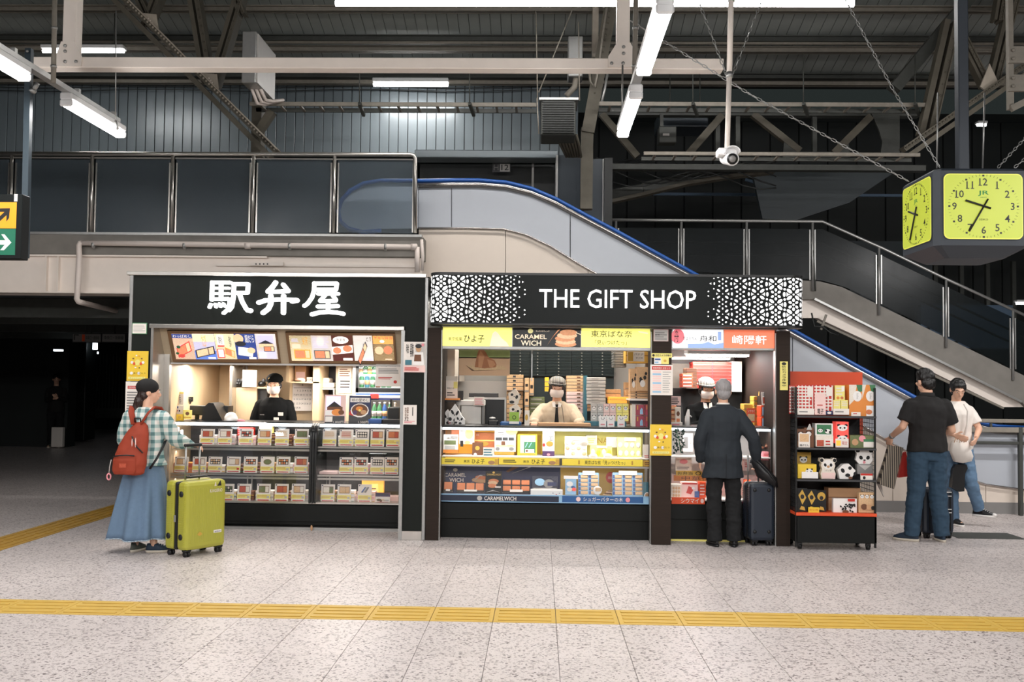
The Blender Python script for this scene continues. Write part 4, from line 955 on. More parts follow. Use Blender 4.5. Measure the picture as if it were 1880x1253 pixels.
poster(r2, 576, 613, 616.5, 663, 'menu white', [('o', .45, .78, .18, .18, 'menu cream'), ('l', .08, .5, .9, .95, 6, 'menu lilac')] + food(.5, .26, .4, .17, 0, 'menu food', 'grey'))
poster(r2, 613, 651, 616.5, 663, 'menu wine', [('o', .45, .83, .38, .15, 'menu white'), ('t', '牛すき', .25, .78, .66, .9, 'menu ink', .03), ('p', [(0, .25), (1, .34), (1, .64), (0, .56)], 'menu white'), ('o', .24, .42, .2, .13, 'menu food'), ('o', .74, .5, .22, .13, 'menu food'), ('r', .5, .03, .95, .13, 'menu white')])
poster(r2, 652.5, 687, 616.5, 663, 'menu white', [('t', 'とり', .7, .78, .95, .97, 'menu ink', .02), ('t', 'めし', .5, .55, .72, .72, 'menu ink', .01)] + food(.45, .3, .34, .14, .8, 'menu food') + [('r', .6, .03, .95, .1, 'menu lilac')])
poster(r2, 688.5, 725, 616.5, 663, 'menu cream', [('r', 0, .68, 1, .98, 'menu orange'), ('t', 'チキン弁当', .06, .86, .95, .97, 'menu red', .03), ('o', .45, .78, .12, .06, 'menu white'), ('o', .28, .42, .22, .16, 'menu food pale'), ('o', .72, .44, .22, .17, 'menu food'), ('r', .55, .05, .9, .1, 'menu peach')])

# notices on the pillars
def notice(rect, Y, m, label, pr, cat='notice', name='notice', **k):
 s = Sheet(*rect, Y, .003, m); prints(s, pr); return s.done(name, None, label=label, cat=cat, **k)
notice((242, 593, 270, 614), Y0 - .006, 'green', 'small white certificate with a green border high on the pillar', [('r', .05, .07, .95, .93, 'paper'), ('l', .1, .15, .9, .8, 6, 'light grey')])
def yellow_poster(rect, Y, lab):
 notice(rect, Y, 'yellow', lab, [('o', .5, .62, .13, .1, 'pale yellow'), ('o', .24, .62, .07, .05, 'white'), ('o', .76, .62, .07, .05, 'white'), ('o', .34, .58, .06, .05, 'orange red'), ('o', .66, .58, .06, .05, 'orange red'), ('o', .3, .75, .05, .02, 'brown'), ('o', .7, .75, .04, .02, 'brown'), ('o', .45, .85, .04, .025, 'white'), ('o', .58, .83, .04, .02, 'orange'),
  ('o', .42, .45, .05, .02, 'white'), ('o', .6, .44, .03, .02, 'ink'), ('o', .24, .26, .08, .05, 'white'), ('o', .58, .26, .07, .05, 'white'), ('t', 'ありがとう', .34, .24, .9, .29, 'ink', .01), ('r', .1, .06, .9, .14, 'pale yellow'), ('t', 'キャッシュレス', .16, .08, .84, .12, 'grey')], 'poster', 'poster')
yellow_poster((233, 645, 272, 700), Y0 - .022, 'yellow poster on the pillar above the cap of the backpack woman')
notice((230, 701, 268, 768), Y0 - .022, 'paper', 'white notice with a dark red title behind the backpack woman', [('r', .1, .8, .9, .88, 'red'), ('t', '営業時間のお知らせ', .14, .82, .86, .86, 'white'), ('l', .08, .15, .92, .74, 8, 'grey')])
notice((741, 628, 781, 684), Y0 - .022, 'pale pink', 'recruiting poster with a clerk in a brown apron on the kiosk pillar', [('r', .0, .22, 1, 1, 'paper'), ('r', .55, .25, .98, .95, 'light grey'), ('o', .68, .78, .13, .12, 'tan'), ('o', .68, .86, .15, .07, 'black'), ('p', [(.42, .24), (.95, .24), (.9, .66), (.5, .66)], 'white'), ('p', [(.48, .36), (.82, .36), (.8, .58), (.5, .58)], 'brown'), ('t', '時給', .12, .62, .24, .94, 'black', .01), ('t', '募集', .3, .5, .46, .95, 'ink', .03), ('r', .08, .24, .38, .4, 'teal'), ('o', .88, .9, .07, .05, 'pink'), ('l', .06, .05, .8, .18, 3, 'red')], 'poster', 'poster')
notice((740, 744, 765, 780), Y0 - .022, 'paper', 'small white leaflet low on the bento kiosk pillar', [('t', '禁煙', .12, .3, .4, .9, 'brown'), ('r', .68, .45, .74, .88, 'ink'), ('l', .1, .06, .9, .2, 2, 'pink'), ('t', '32', .12, .2, .4, .36, 'ink')])
notice((690, 668, 736, 710), Y0 + .32, 'paper', 'large pale notice with a red dot hanging inside by the cold cabinet', [('t', 'お弁当・お飲物', .2, .86, .8, .94, 'ink'), ('l', .1, .55, .95, .8, 4, 'grey'), ('l', .1, .3, .7, .42, 2, 'red'), ('o', .78, .2, .07, .07, 'red')])

# ---------------- glass bento case
case = thing('bento_case', (P(520, 925, 10.4).x, 10.7, 0), 'long black glass fronted display case of boxed lunches', 'display case')
YCf = 10.36
def xc(px, Y=YCf, py=850): return P(px, py, Y).x
def z_(py, Y=YCf, px=520): return P(px, py, Y).z
X_l, X_r = xc(296), xc(734)
M().box(X_l, X_r, YCf + .02, 11.05, .06, z_(925), 'case black').build('base', case)
M().box(X_l, X_r, YCf + .0, YCf + .02, z_(958), z_(927), 'case black', .004).build('base_panel', case)
M().box(X_l, X_r, YCf + .02, YCf + .1, 0, .03, 'galvanised').build('floor_strip', case)
M().box(X_l, X_r, YCf + .12, 11.0, 0, .06, 'black').build('plinth', case)
M().box(X_l, X_r, 11.0, 11.05, z_(925), z_(778), 'dark grey').build('back_panel', case)
M().box(X_l, X_r, YCf, YCf + .62, z_(925), z_(922), 'stainless').build('deck', case)
M().box(X_l, X_r, YCf + .16, 11.1, z_(779.5, YCf + .16), z_(776, YCf + .16), 'black').build('worktop', case)
M().box(X_l, X_r, YCf + .13, YCf + .17, z_(783, YCf + .15), z_(778, YCf + .15), 'tube far').build('light_strip', case)
for y, lab in ((820, 0), (872, 0)):
 M().box(X_l, X_r, YCf + .06, YCf + .5, z_(y + 1.5, YCf + .06), z_(y, YCf + .06), 'window glass').build('glass_shelf', case)
 M().box(X_l, X_r, YCf + .05, YCf + .07, z_(y + 2.6, YCf + .06), z_(y - .6, YCf + .06), 'stainless').build('shelf_rail', case)
 M().box(X_l, X_r, YCf + .055, YCf + .075, z_(y + 8.6, YCf + .06), z_(y + 5, YCf + .06), 'stainless').build('shelf_rail', case)
def curved(x0, x1, m, t, name):
 prof = []
 for k in range(9):
  a = PI / 2 * k / 8; prof.append((YCf - .01 + .17 * (1 - math.cos(a)), z_(806) + (z_(776, YCf + .15) - z_(806)) * math.sin(a)))
 prof = [(YCf - .01, z_(924))] + prof
 vs = []; n = len(prof)
 for x in (x0, x1):
  for o in (0, t): vs += [(x, y + (o if i < n - 2 else 0), z - (o if i >= n - 3 else 0)) for i, (y, z) in enumerate(prof)]
 fs = []
 for i in range(n - 1):
  fs += [(i, 2 * n + i, 2 * n + i + 1, i + 1), (n + i, n + i + 1, 3 * n + i + 1, 3 * n + i), (i, i + 1, n + i + 1, n + i), (2 * n + i, 3 * n + i, 3 * n + i + 1, 2 * n + i + 1)]
 mb = M(); mb.add(vs, fs, m, False); return mb.build(name, case)
curved(xc(300), xc(568), 'clear glass', .004, 'curved_glass'); curved(xc(581), xc(733), 'clear glass', .004, 'curved_glass')
for a_, b_ in ((568, 572), (573, 576.5), (577.5, 581)): curved(xc(a_), xc(b_), 'black', .03, 'divider_rib')
M().box(xc(568), xc(581), YCf + .01, YCf + .5, z_(924), z_(790), 'case black').build('divider', case)
for px in (453, 461, 597, 604): M().pbox(px, 875, px + 2, 915, 10.98, 11.0, 'light grey').build('slotted_upright', case)
M().ell(P(572, 970, YCf - .02), (.012, .01, .03), 'tan', n=8, k=6).build('foot_lamp', case)
M().tube([P(334, 790, 10.5), P(334, 818, 10.5)], .012, 'tube far', 6).tube([P(327, 785, 10.5), P(327, 818, 10.5)], .012, 'tube far', 6).build('lamp_tube', case)

# price cards and the boxes behind them
foods = ['food red', 'food tan', 'food white', 'food green', 'caramel']
random.seed(11)
def card(rect, Y, style, label, group='price cards in the lunch display case'):
 x0, y0, x1, y1 = rect
 s = Sheet(x0, y0, x1, y1, Y, .006, 'paper', lean=.10)
 s.rect(.0, .16, 1, .40, 'pale yellow', 1) if style != 'wide' else None
 s.lines(.06, .22, .8, .36, 2, 'gold', 2, .5); s.lines(.08, .04, .92, .12, 1, 'red', 2, .6, .05); s.rect(.74, .19, .92, .31, 'light grey' if style != 'red' else 'red', 3)
 f = random.choice(foods)
 if style == 'round': s.oval(.5, .68, .3, .17, 'brown', 2); s.oval(.5, .68, .26, .14, f, 3)
 elif style == 'fish': 
  for k in range(3): s.poly([(.22 + k * .12, .56), (.34 + k * .12, .54), (.62 + k * .1, .84), (.5 + k * .1, .86)], ['blue', 'light grey', 'grey'][k], 2 + k)
 elif style == 'grid':
  s.rect(.14, .52, .88, .86, 'ink', 2)
  for i in range(4):
   for j in range(2): s.oval(.24 + .175 * i, .61 + .16 * j, .075, .06, f if (i + j) % 3 else 'food white', 3)
 elif style == 'pale': s.rect(.12, .5, .88, .9, 'food white', 2); s.lines(.14, .52, .86, .88, 5, f, 3, .5, .1)
 elif style == 'wide': s.rect(0, .6, 1, 1, 'purple', 1); s.rect(.05, .68, .9, .9, 'navy', 2); s.oval(.25, .28, .16, .12, 'ink', 2); s.oval(.38, .2, .1, .1, 'brown', 3); s.rect(.55, .15, .9, .3, 'light grey', 2)
 else:
  s.rect(.14, .5, .9, .88, 'brown', 2); s.rect(.17, .53, .6, .85, f, 3); s.rect(.62, .53, .87, .85, random.choice(foods), 3)
 s.oval(.1, .93, .05, .04, 'navy', 4)
 return s.done('price_card', None, label=label, cat='price card', group=group)
def bento(rect, Y, m, label, d=.13, group='boxed lunches behind the price cards'):
 s = Sheet(*rect, Y, 0); r = thing('bento_box', s.base + Vector((s.W / 2, d / 2, 0)), label, 'bento box', group)
 n = max(1, int(s.H / .035))
 for k in range(n):
  t = M(s.M.T); t.box(0, s.W, 0, d, k * s.H / n + .001, (k + 1) * s.H / n - .001, m, .003); t.box(.002, s.W - .002, -.0006, .0, k * s.H / n + .008, k * s.H / n + .016, random.choice(['pink', 'gold', 'green', 'light grey']))
  t.build('box_tray', r)
rows = {
 'top shelf': (818.5, 788, [(368, 's'), (400, 's'), (439, 'grid'), (473, 's'), (505, 'pale'), (541, 's')], [(592, 'pale'), (623, 'pale'), (652, 'grid'), (680, 's'), (709, 's')], YCf + .12),
 'middle shelf': (869.5, 839, [(320, 's'), (353, 's'), (382, 'grid'), (416, 'red'), (447, 'grid'), (478, 'round'), (507, 'grid'), (540, 's')], [(623, 'grid'), (650, 'grid'), (680, 'grid'), (706, 'grid')], YCf + .12),
 'bottom deck': (921.5, 889, [(404, 'grid'), (435, 's'), (471, 's'), (504, 's'), (535, 's')], [(589, 's'), (619, 's'), (657, 'fish')], YCf + .10)}
mb_ = ['paper', 'tan', 'pale pink', 'brown', 'white', 'food white', 'light grey']
for sh, (yb, yt, wide, nar, Y) in rows.items():
 for nm, lst in (('wide', wide), ('narrow', nar)):
  seq = lst[::-1] if nm == 'wide' else lst
  for i, (x, stl) in enumerate(seq):
   w = 25
   desc = {'s': 'two-dish photo', 'grid': 'photo of small rolls', 'red': 'red dish photo', 'round': 'round bowl photo', 'pale': 'pale photo', 'fish': 'fish photo'}[stl]
   card((x, yt + (1 if nm == 'narrow' else 0), x + w, yb + .012 * (x - 500)), Y, stl, 'price card with %s, %s from the divider, %s, %s section' % (desc, ORD[i], sh, nm))
   if nm == 'wide' or sh == 'bottom deck' or i == 1:
    bento((x - 2, yt + 13 + random.uniform(-3, 3), x + w + 6, yb + .012 * (x - 500)), Y + .03, random.choice(mb_), 'boxed lunch behind the %s price card from the divider, %s, %s section' % (ORD[i], sh, nm))
   elif nm == 'narrow':
    s = Sheet(x - 3, yt - 5, x + w + 3, yb + 1, Y + .03, .12, 'window glass'); s.done('clear_pack', None, label='empty clear cover behind the %s price card from the divider, %s' % (ORD[i], sh), cat='cover')
card((689, 905, 716, 924), YCf + .1, 'wide', 'wide purple-topped price card at the pillar end of the bottom deck')
bx('gift_bag', (664, 881, 704, 918), YCf + .3, .06, 'menu gold', 'orange gold wrapped pack standing behind the fish price card', 'pack', [('p', [(.2, .1), (.8, .15), (.75, .8), (.25, .75)], 'pale yellow'), ('l', .3, .3, .7, .6, 3, 'brown')])
bx('box_tray', (583, 912, 731, 922), YCf + .2, .2, 'pale pink', 'long pale pink tray on the bottom deck of the narrow section', 'tray', [('l', .02, .2, .98, .8, 2, 'food white')])
bx('box_tray', (581, 867, 622, 871), YCf + .15, .25, 'pale pink', 'empty pale pink tray on the middle shelf of the narrow section', 'tray')
for i, x in enumerate((310, 340)): bx('sushi_pack', (x, 850, x + 14, 870), YCf + .14, .1, 'orange', ['orange box at the suitcase end of the middle shelf', 'orange striped box between the first two middle shelf cards'][i], 'box', [('r', .1, .1, .9, .45, 'caramel'), ('r', .1, .55, .9, .9, 'food red')])
bx('pack_box', (436, 785, 464, 800), YCf + .2, .1, 'red', 'red patterned box top behind the grid price card of the top shelf', 'box', [('l', .05, .1, .95, .9, 3, 'pink')])
bx('pack_box', (476, 783, 499, 796), YCf + .2, .1, 'pale yellow', 'pale yellow box behind the top shelf price cards', 'box')

# ---------------- inside the bento kiosk
YI = 11.6
def inside(name, rect, Y, d, m, label, cat, pr=(), **k): return bx(name, rect, Y, d, m, label, cat, pr, **k)
M().pbox(327, 670, 331, 775, 11.8, 11.9, 'light grey').build('pipe_cover', bk); M().pbox(421, 670, 426, 776, 11.3, 11.9, 'stainless').build('wall_trim', bk)
for px in (441, 445, 453): M().tube([P(px, 671, 11.7), P(px, 700, 11.7)], .012, 'light grey', 6).build('wall_pipe', bk)
cb = thing('storage_cabinet', P(457, 776, 11.45), 'pale wooden cabinet behind the masked bento clerk', 'cabinet')
M().pbox(427, 712, 471, 790, 11.45, 11.8, 'wood panel').build('body', cb); M().pbox(472, 712, 490, 790, 11.5, 11.8, 'dark grey').build('niche', cb); M().pbox(471, 711, 490, 714, 11.44, 11.8, 'wood panel').build('shelf', cb)
inside('notice_board', (445, 680, 471, 711), 11.42, .01, 'paper', 'grey-white sheet clipped above the cabinet', 'notice', [('l', .15, .15, .85, .85, 7, 'light grey'), ('o', .08, .95, .04, .03, 'ink'), ('o', .92, .95, .04, .03, 'ink')])
for i, (x, w) in enumerate(((438, 7), (427, 16), (473, 16))):
 mb = M(); c = P(x + w / 2, 707, 11.5); mb.ell(c + Vector((0, 0, .01)), (w * .0028, .05, .035), 'black', n=9, k=6); mb.ell(c + Vector((.02, 0, .045)), (.025, .03, .03), 'dark grey', n=7, k=5); mb.build('cloth_bundle', None, ['dark bag leaning beside the clipped sheet', 'brown cables heaped on the wooden cabinet', 'black bag on the cabinet behind the bento clerk'][i], 'bag')
su = thing('shelf_unit', P(556, 776, 11.3), 'tall pale wooden shelf unit holding cartons and the calendar', 'shelf unit')
M().pbox(525, 668, 531, 702, 11.2, 11.7, 'wood panel').pbox(574, 668, 586, 780, 11.2, 11.7, 'wood panel').build('side_panel', su)
M().pbox(531, 701, 586, 704, 11.2, 11.7, 'wood panel').build('shelf', su); M().pbox(531, 702, 575, 780, 11.45, 11.7, 'wood panel').build('lower_panel', su); M().pbox(531, 668, 574, 702, 11.68, 11.7, 'brown').build('back', su)
inside('carton', (541, 672, 562, 700), 11.4, .2, 'tan', 'brown carton with a pale label on the top shelf', 'carton', [('r', .1, .2, .9, .6, 'pale pink')])
inside('carton', (563, 693, 573, 701), 11.3, .15, 'paper', 'small white carton at the shelf edge', 'carton', [('t', 'ILUX', .1, .3, .9, .6, 'ink')])
mb = M(); mb.ell(P(551, 697, 11.3), (.06, .05, .022), 'pale pink', n=9, k=6); mb.ell(P(556, 699, 11.28), (.03, .04, .016), 'white', n=7, k=5); mb.build('paper_towel', None, 'crumpled pale tissue on a dark tray on the shelf', 'tissue')
cal = Sheet(537, 702.5, 573, 755, 11.42, .006, 'paper'); cal.text('4', .46, .88, .54, .94, 'ink', 1, .03); cal.rect(.05, .80, .95, .815, 'ink', 1)
wk = ['  1 2 3 4 5 6', '7 8 9 10 11 12 13', '14 15 16 17 18 19 20', '21 22 23 24 25 26 27', '28 29 30']
for i, w in enumerate(wk): cal.text(w, .06 if i else .25, .68 - .15 * i, .95 if i < 4 else .42, .74 - .15 * i, 'ink', 1)
cal.done('wall_calendar', None, label='month calendar sheet hanging on the shelf unit', cat='calendar')
M().pbox(587, 668, 616, 780, 11.75, 11.9, 'dark grey').build('recess_shade_panel', bk)  # dark grey board stands in for the shade inside the recess
for i in range(2): inside('sack', (587, 694 + 9 * i, 604 + 9 * i, 704 + 9 * i), 11.4, .25, 'food white', ['upper cream paper sack in the dark recess', 'lower cream paper sack in the dark recess'][i], 'sack', bev=.02)
M().pbox(587, 713, 614, 716, 11.35, 11.7, 'galvanised').pbox(588, 716, 590, 780, 11.35, 11.4, 'galvanised').pbox(611, 716, 613, 780, 11.35, 11.4, 'galvanised').build('wire_rack', None, 'metal rack under the cream sacks', 'rack')
M().pbox(616, 668, 647, 780, 11.4, 11.5, 'wood board').build('inner_panel', bk)
inside('wall_paper', (621, 675, 645, 694), 11.39, .004, 'food white', 'upper handwritten sheet on the inner panel', 'notice', [('l', .1, .1, .9, .9, 4, 'brown')])
inside('wall_paper', (622, 695, 645, 722), 11.39, .004, 'paper', 'lower handwritten sheet on the inner panel', 'notice', [('l', .1, .3, .9, .9, 3, 'ink')])
fr = thing('drinks_fridge', P(695, 780, 11.0), 'glass door drinks fridge with green bottles at the kiosk back', 'fridge')
M().pbox(647, 668, 653, 785, 11.0, 11.6, 'white').build('side', fr); M().pbox(653, 668, 658, 722, 10.98, 11.0, 'black').pbox(653, 713, 736, 721, 10.98, 11.0, 'black').build('door_frame', fr)
M().pbox(653, 668, 740, 785, 11.55, 11.6, 'light grey').build('back', fr); M().pbox(653, 722, 738, 724, 10.97, 11.5, 'light grey').build('ledge', fr)
M().pbox(653, 723, 738, 726, 10.96, 10.98, 'blue').pbox(653, 726, 738, 731, 10.96, 10.98, 'light grey').pbox(653, 731, 738, 735, 10.96, 10.98, 'navy').pbox(680, 724, 695, 732, 10.95, 10.96, 'red').build('colour_strip', fr)
M().pbox(660, 688, 738, 691, 11.1, 11.5, 'tube far').build('lit_shelf', fr); M().pbox(658, 669, 736, 713, 10.99, 10.995, 'clear glass').build('glass_door', fr)
M().pbox(660, 771, 738, 774, 10.9, 11.5, 'light grey').build('lower_shelf', fr)
def bottle(px, yb, h, Y, m, lab, r=.028):
 b = thing('drink_bottle', P(px, yb, Y), lab, 'bottle', 'drink bottles in the kiosk fridge')
 M().lathe(b.location, [(r * .9, 0), (r, h * .08), (r, h * .62), (r * .45, h * .84), (r * .4, h * .9)], m, 10).build('body', b)
 M().lathe(b.location, [(r * .45, h * .9), (r * .45, h)], 'white', 8).build('cap', b); M().lathe(b.location, [(r * 1.02, h * .2), (r * 1.02, h * .5)], 'light grey' if m == 'green' else 'tan', 10).build('label_band', b)
for i in range(6): bottle(664 + 10 * i, 712, .17, 11.2, ['green', 'teal', 'green', 'brown', 'green', 'green'][i], ORD[i] + ' bottle from the white fridge side, middle fridge shelf')
for i in range(4): bottle(663 + 8 * i, 688, .12, 11.2, ['light grey', 'green', 'lime', 'green'][i], ORD[i] + ' bottle from the white fridge side, top fridge shelf')
for i in range(5): bottle(687 + 9.5 * i, 771, .19, 10.95, ['green', 'green', 'blue', 'green', 'grey'][i], ORD[i] + ' bottle from the bowl poster, front shelf')
inside('blue_box', (676, 770, 700, 781), 10.55, .15, 'blue', 'flat blue box on the counter below the bottles', 'box')
pt = thing('payment_terminal', P(724, 782, 10.6), 'black payment terminal at the pillar end of the bento counter', 'terminal')
M().pbox(711, 748, 734, 782, 10.62, 10.8, 'black', .01).build('body', pt); M().pbox(701, 770, 734, 782, 10.55, 10.7, 'black', .008).build('base', pt); M().pbox(716, 733, 719, 750, 10.7, 10.75, 'black').build('stalk', pt)
def stand_poster(rect, Y, lab, pr, bg):
 s = Sheet(*rect, Y, .008, bg, lean=.12); prints(s, pr); r = s.done('counter_poster', None, label=lab, cat='poster'); return r
stand_poster((595, 725, 634, 781), 10.55, 'counter poster with a roofed building above fried food', [('r', .06, .5, .75, .95, 'menu lilac'), ('p', [(.1, .58), (.45, .78), (.85, .58)], 'ink'), ('r', .12, .5, .85, .6, 'brown'), ('r', .05, .32, .4, .48, 'white'), ('o', .6, .42, .26, .11, 'orange'), ('o', .8, .42, .14, .08, 'brown'), ('r', .04, .03, .96, .3, 'dark grey'), ('r', .06, .1, .4, .28, 'paper'), ('t', '1,800円', .45, .05, .92, .14, 'paper', .02)], 'pale pink')
stand_poster((640, 727, 680, 781), 10.55, 'dark counter poster with a round bowl of stewed food', [('r', 0, 0, 1, .35, 'dark grey'), ('p', [(0, .35), (.3, .3), (.1, .55)], 'red'), ('r', .05, .78, .95, .93, 'white'), ('t', '峠の釜めし', .12, .80, .9, .91, 'ink', .03), ('o', .5, .5, .42, .24, 'white'), ('o', .5, .51, .37, .2, 'brown'), ('o', .48, .56, .16, .08, 'orange'), ('o', .28, .42, .1, .08, 'purple'), ('o', .68, .44, .14, .08, 'tan'), ('o', .5, .5, .06, .04, 'pale yellow'), ('t', '1,300円', .45, .05, .92, .14, 'paper', .02)], 'navy')
# counter left group
inside('counter_sign', (317, 722, 337, 744), 10.62, .01, 'paper', 'upright white price notice on the counter by the woman', 'notice', [('r', 0, .93, 1, 1.08, 'pale yellow'), ('l', .1, .1, .9, .85, 5, 'grey')])
inside('counter_sign', (313, 745, 337, 761), 10.56, .01, 'paper', 'white payment notice with coloured dots beside the woman', 'notice', [('r', .35, .7, .6, .9, 'blue'), ('o', .3, .4, .07, .1, 'red'), ('o', .5, .4, .07, .1, 'red'), ('o', .7, .4, .06, .12, 'navy')])
inside('counter_sign', (322, 761, 337, 773), 10.54, .01, 'yellow', 'small yellow card under the payment notice', 'notice', [('o', .5, .5, .2, .25, 'gold')])
inside('counter_sign', (336, 753, 352, 770), 10.54, .01, 'pale yellow', 'yellow card with a brown bird emblem by the screen', 'notice', [('o', .5, .6, .22, .2, 'brown'), ('r', .1, .1, .9, .25, 'gold')])
inside('counter_sign', (310, 761, 322, 773), 10.54, .01, 'paper', 'small white sticker card on the counter end', 'notice', [('t', '割引', .2, .3, .8, .7, 'ink')])
mo = thing('monitor', P(362, 774, 10.7), 'dark monitor on the bento counter', 'monitor')
M().pbox(348, 745, 384, 763, 10.7, 10.74, 'black', .006).build('screen', mo); M().pbox(358, 762, 364, 772, 10.72, 10.75, 'black').pbox(351, 771, 372, 775, 10.68, 10.8, 'black').build('stand', mo)
cr = thing('cash_register', P(395, 776, 10.7), 'black cash register with a slanted hood beside the monitor', 'cash register')
m_ = M(); m_.prism([(P(x, y, 10.62).x, P(x, y, 10.62).z) for x, y in ((369, 776), (374, 748), (383, 740), (392, 741), (410, 776))], 10.62, 10.95, 'black'); m_.build('hood', cr)
m_ = M(); m_.prism([(P(x, y, 10.8).x, P(x, y, 10.8).z) for x, y in ((384, 741), (396, 742), (414, 768), (400, 772))], 10.8, 10.84, 'grey'); m_.build('display', cr)
M().pbox(396, 746, 418, 757, 10.9, 11.1, 'black').pbox(360, 773, 424, 778, 10.55, 10.9, 'black').build('printer', cr)
M().pbox(336, 729, 350, 738, 10.9, 10.98, 'black').tube([P(343, 738, 10.94), P(345, 772, 10.94)], .01, 'black', 6).tube([P(346, 730, 10.9), P(352, 735, 10.9), P(349, 742, 10.9)], .006, 'black', 5).build('card_reader', None, 'black camera-like reader on a stalk behind the price notice', 'reader')
mb = M(); mb.lathe(P(424, 773, 10.6), [(.07, 0), (.068, .04), (.05, .075), (.02, .09), (.0, .092)], 'white', 14); mb.build('white_lamp', None, 'small white domed object on the counter beside the register', 'ornament')
mb = M(); mb.ell(P(440, 773, 10.65), (.06, .04, .02), 'pink', n=9, k=6); mb.ell(P(433, 770, 10.65), (.025, .03, .03), 'white', n=8, k=5); mb.build('wrapped_sweets', None, 'small heap of wrapped sweets on the bento counter', 'sweets')
cm = thing('wall_camera', P(310, 690, 10.5), 'grey boxy camera hung inside the kiosk opening', 'camera')
s = Sheet(306, 672, 319, 688, 10.5, .06, 'galvanised'); s.oval(.55, .72, .25, .2, 'black', 1); s.oval(.3, .2, .08, .07, 'ink', 1); s.done('body', cm)
inside('red_label', (293, 674, 299, 703), 10.3, .004, 'tan', 'narrow red lettered strip inside the opening edge', 'notice', [('r', .1, .1, .9, .5, 'orange red'), ('t', '消火', .2, .55, .8, .95, 'ink')])
# kiosk lights without fittings, one set back and added to lift the back wall
for px, y, pw in ((375, 10.8, 15), (425, 11.3, 9), (600, 11.0, 16), (680, 10.8, 14)): area((P(px, 671, 10.9).x, y, zs - .02), .45, .12, pw, (1, .92, .83))
area((xc(440), YCf + .19, z_(784, YCf + .18)), 2.0 - .1, .03, 4, (1, .95, .9)); area((xc(657), YCf + .19, z_(784, YCf + .18)), .8, .03, 2.2, (1, .95, .9))
for y in (831, 882): area((xc(510), YCf + .2, z_(y, YCf + .2)), 2.3, .03, 3, (1, .95, .9))
# ================================================================== GIFT SHOP
YGs = 9.85; YH = 9.68
gk = thing('gift_kiosk', (P(1120, 700, YGs).x, 10.9, 0), 'dark brown gift kiosk under a black lettered header', 'kiosk')
def xg(px, Y=YGs, py=800): return P(px, py, Y).x
def zg(py, px=1130, Y=YGs): return P(px, py, Y).z
zh1, zh0 = zg(505, 1133, YH), zg(598, 1133, YH)
hx0, hx1 = P(789.5, 550, YH).x, P(1477, 550, YH).x
RAD = .11
def header_pt(s, out=0.0):           # s: arc length from the left rear end of the rounded front
 L1 = PI / 2 * RAD; Wd = (hx1 - hx0) - 2 * RAD; r = RAD + out
 if s < 0: return Vector((hx0 - out, YH + RAD - s, 0))
 if s < L1: t = s / RAD; return Vector((hx0 + RAD - r * math.cos(t), YH + RAD - r * math.sin(t), 0))
 if s < L1 + Wd: return Vector((hx0 + RAD + s - L1, YH - out, 0))
 if s < 2 * L1 + Wd: t = (s - L1 - Wd) / RAD; return Vector((hx1 - RAD + r * math.sin(t), YH + RAD - r * math.cos(t), 0))
 return Vector((hx1 + out, YH + RAD + (s - 2 * L1 - Wd), 0))
LT = PI * RAD + (hx1 - hx0) - 2 * RAD
def hdr_ring(z, out=0):
 o = []
 for i in range(9): o.append(header_pt(PI / 2 * RAD * i / 8, out))
 for i in range(9): o.append(header_pt(LT - PI / 2 * RAD + PI / 2 * RAD * i / 8, out))
 o += [Vector((hx1 + out, YGs + .12, 0)), Vector((hx0 - out, YGs + .12, 0))]
 return [Vector((p.x, p.y, z)) for p in o]
M().loft([hdr_ring(zh0), hdr_ring(zh1)], 'sign black', False).build('header_body', gk)
M().loft([hdr_ring(zh0 - .006, .006), hdr_ring(zh0 + .012, .006)], 'black', False).build('header_base', gk)
M().loft([hdr_ring(zh1 - .012, .006), hdr_ring(zh1 + .012, .006)], 'black', False).build('header_cap', gk)
M().box(xg(810, 9.9), xg(1424, 9.9), 9.8, 9.98, zh0 - .02, zh0 - .008, 'galvanised').build('header_soffit', gk)
# lettering
s = M()
def hz(py, px): return P(px, py, YH - .02).z
put_text(s, 'THE GIFT SHOP', P(990, 550, YH - .02).x, P(1278, 550, YH - .02).x, zg(566.5, 1133, YH), zg(532.5, 1133, YH), YH - .001, 'letter glow', 0, .02, T=None)
s.build('lettering', gk, label='white raised lettering')
# floral lattice cut-outs, backlit
mat('lattice glow', (250, 250, 250), emit=.95, var=0)
lat = M()
def flat(ps, m='lattice glow'):       # ps: list of (s, z) -> on the curved header skin
 lat.add([header_pt(a, .003) + Vector((0, 0, b)) for a, b in ps][::1], [tuple(range(len(ps)))], m)
px2m = YH / FL
zmid = (zh0 + zh1) / 2; HH = (zh1 - zh0)
def shape(cs, cz, pts, k):
 if abs(cz - zmid) > HH / 2 + .02: return
 o = []
 for x, z in pts:
  zz = min(max(cz + z * k, zh0 + .018), zh1 - .016); o.append((cs + x * k, zz))
 if max(z for _, z in o) - min(z for _, z in o) < .004: return
 flat(o)
def oval_(rx, rz, a=0, n=10, cx=0, cz=0):
 ca, sa = math.cos(a), math.sin(a); return [(cx + rx * math.cos(2 * PI * i / n) * ca - rz * math.sin(2 * PI * i / n) * sa, cz + rx * math.cos(2 * PI * i / n) * sa + rz * math.sin(2 * PI * i / n) * ca) for i in range(n)]
U = px2m / 5.222                      # one pixel of the 5.2x crop in metres
def fade(d, left):                    # d: metres from the outer edge; returns element scale
 x = d / (175 * px2m); return max(0.0, .9 - .46 * max(0, x - .15) / .85) if x < 1.0 else 0
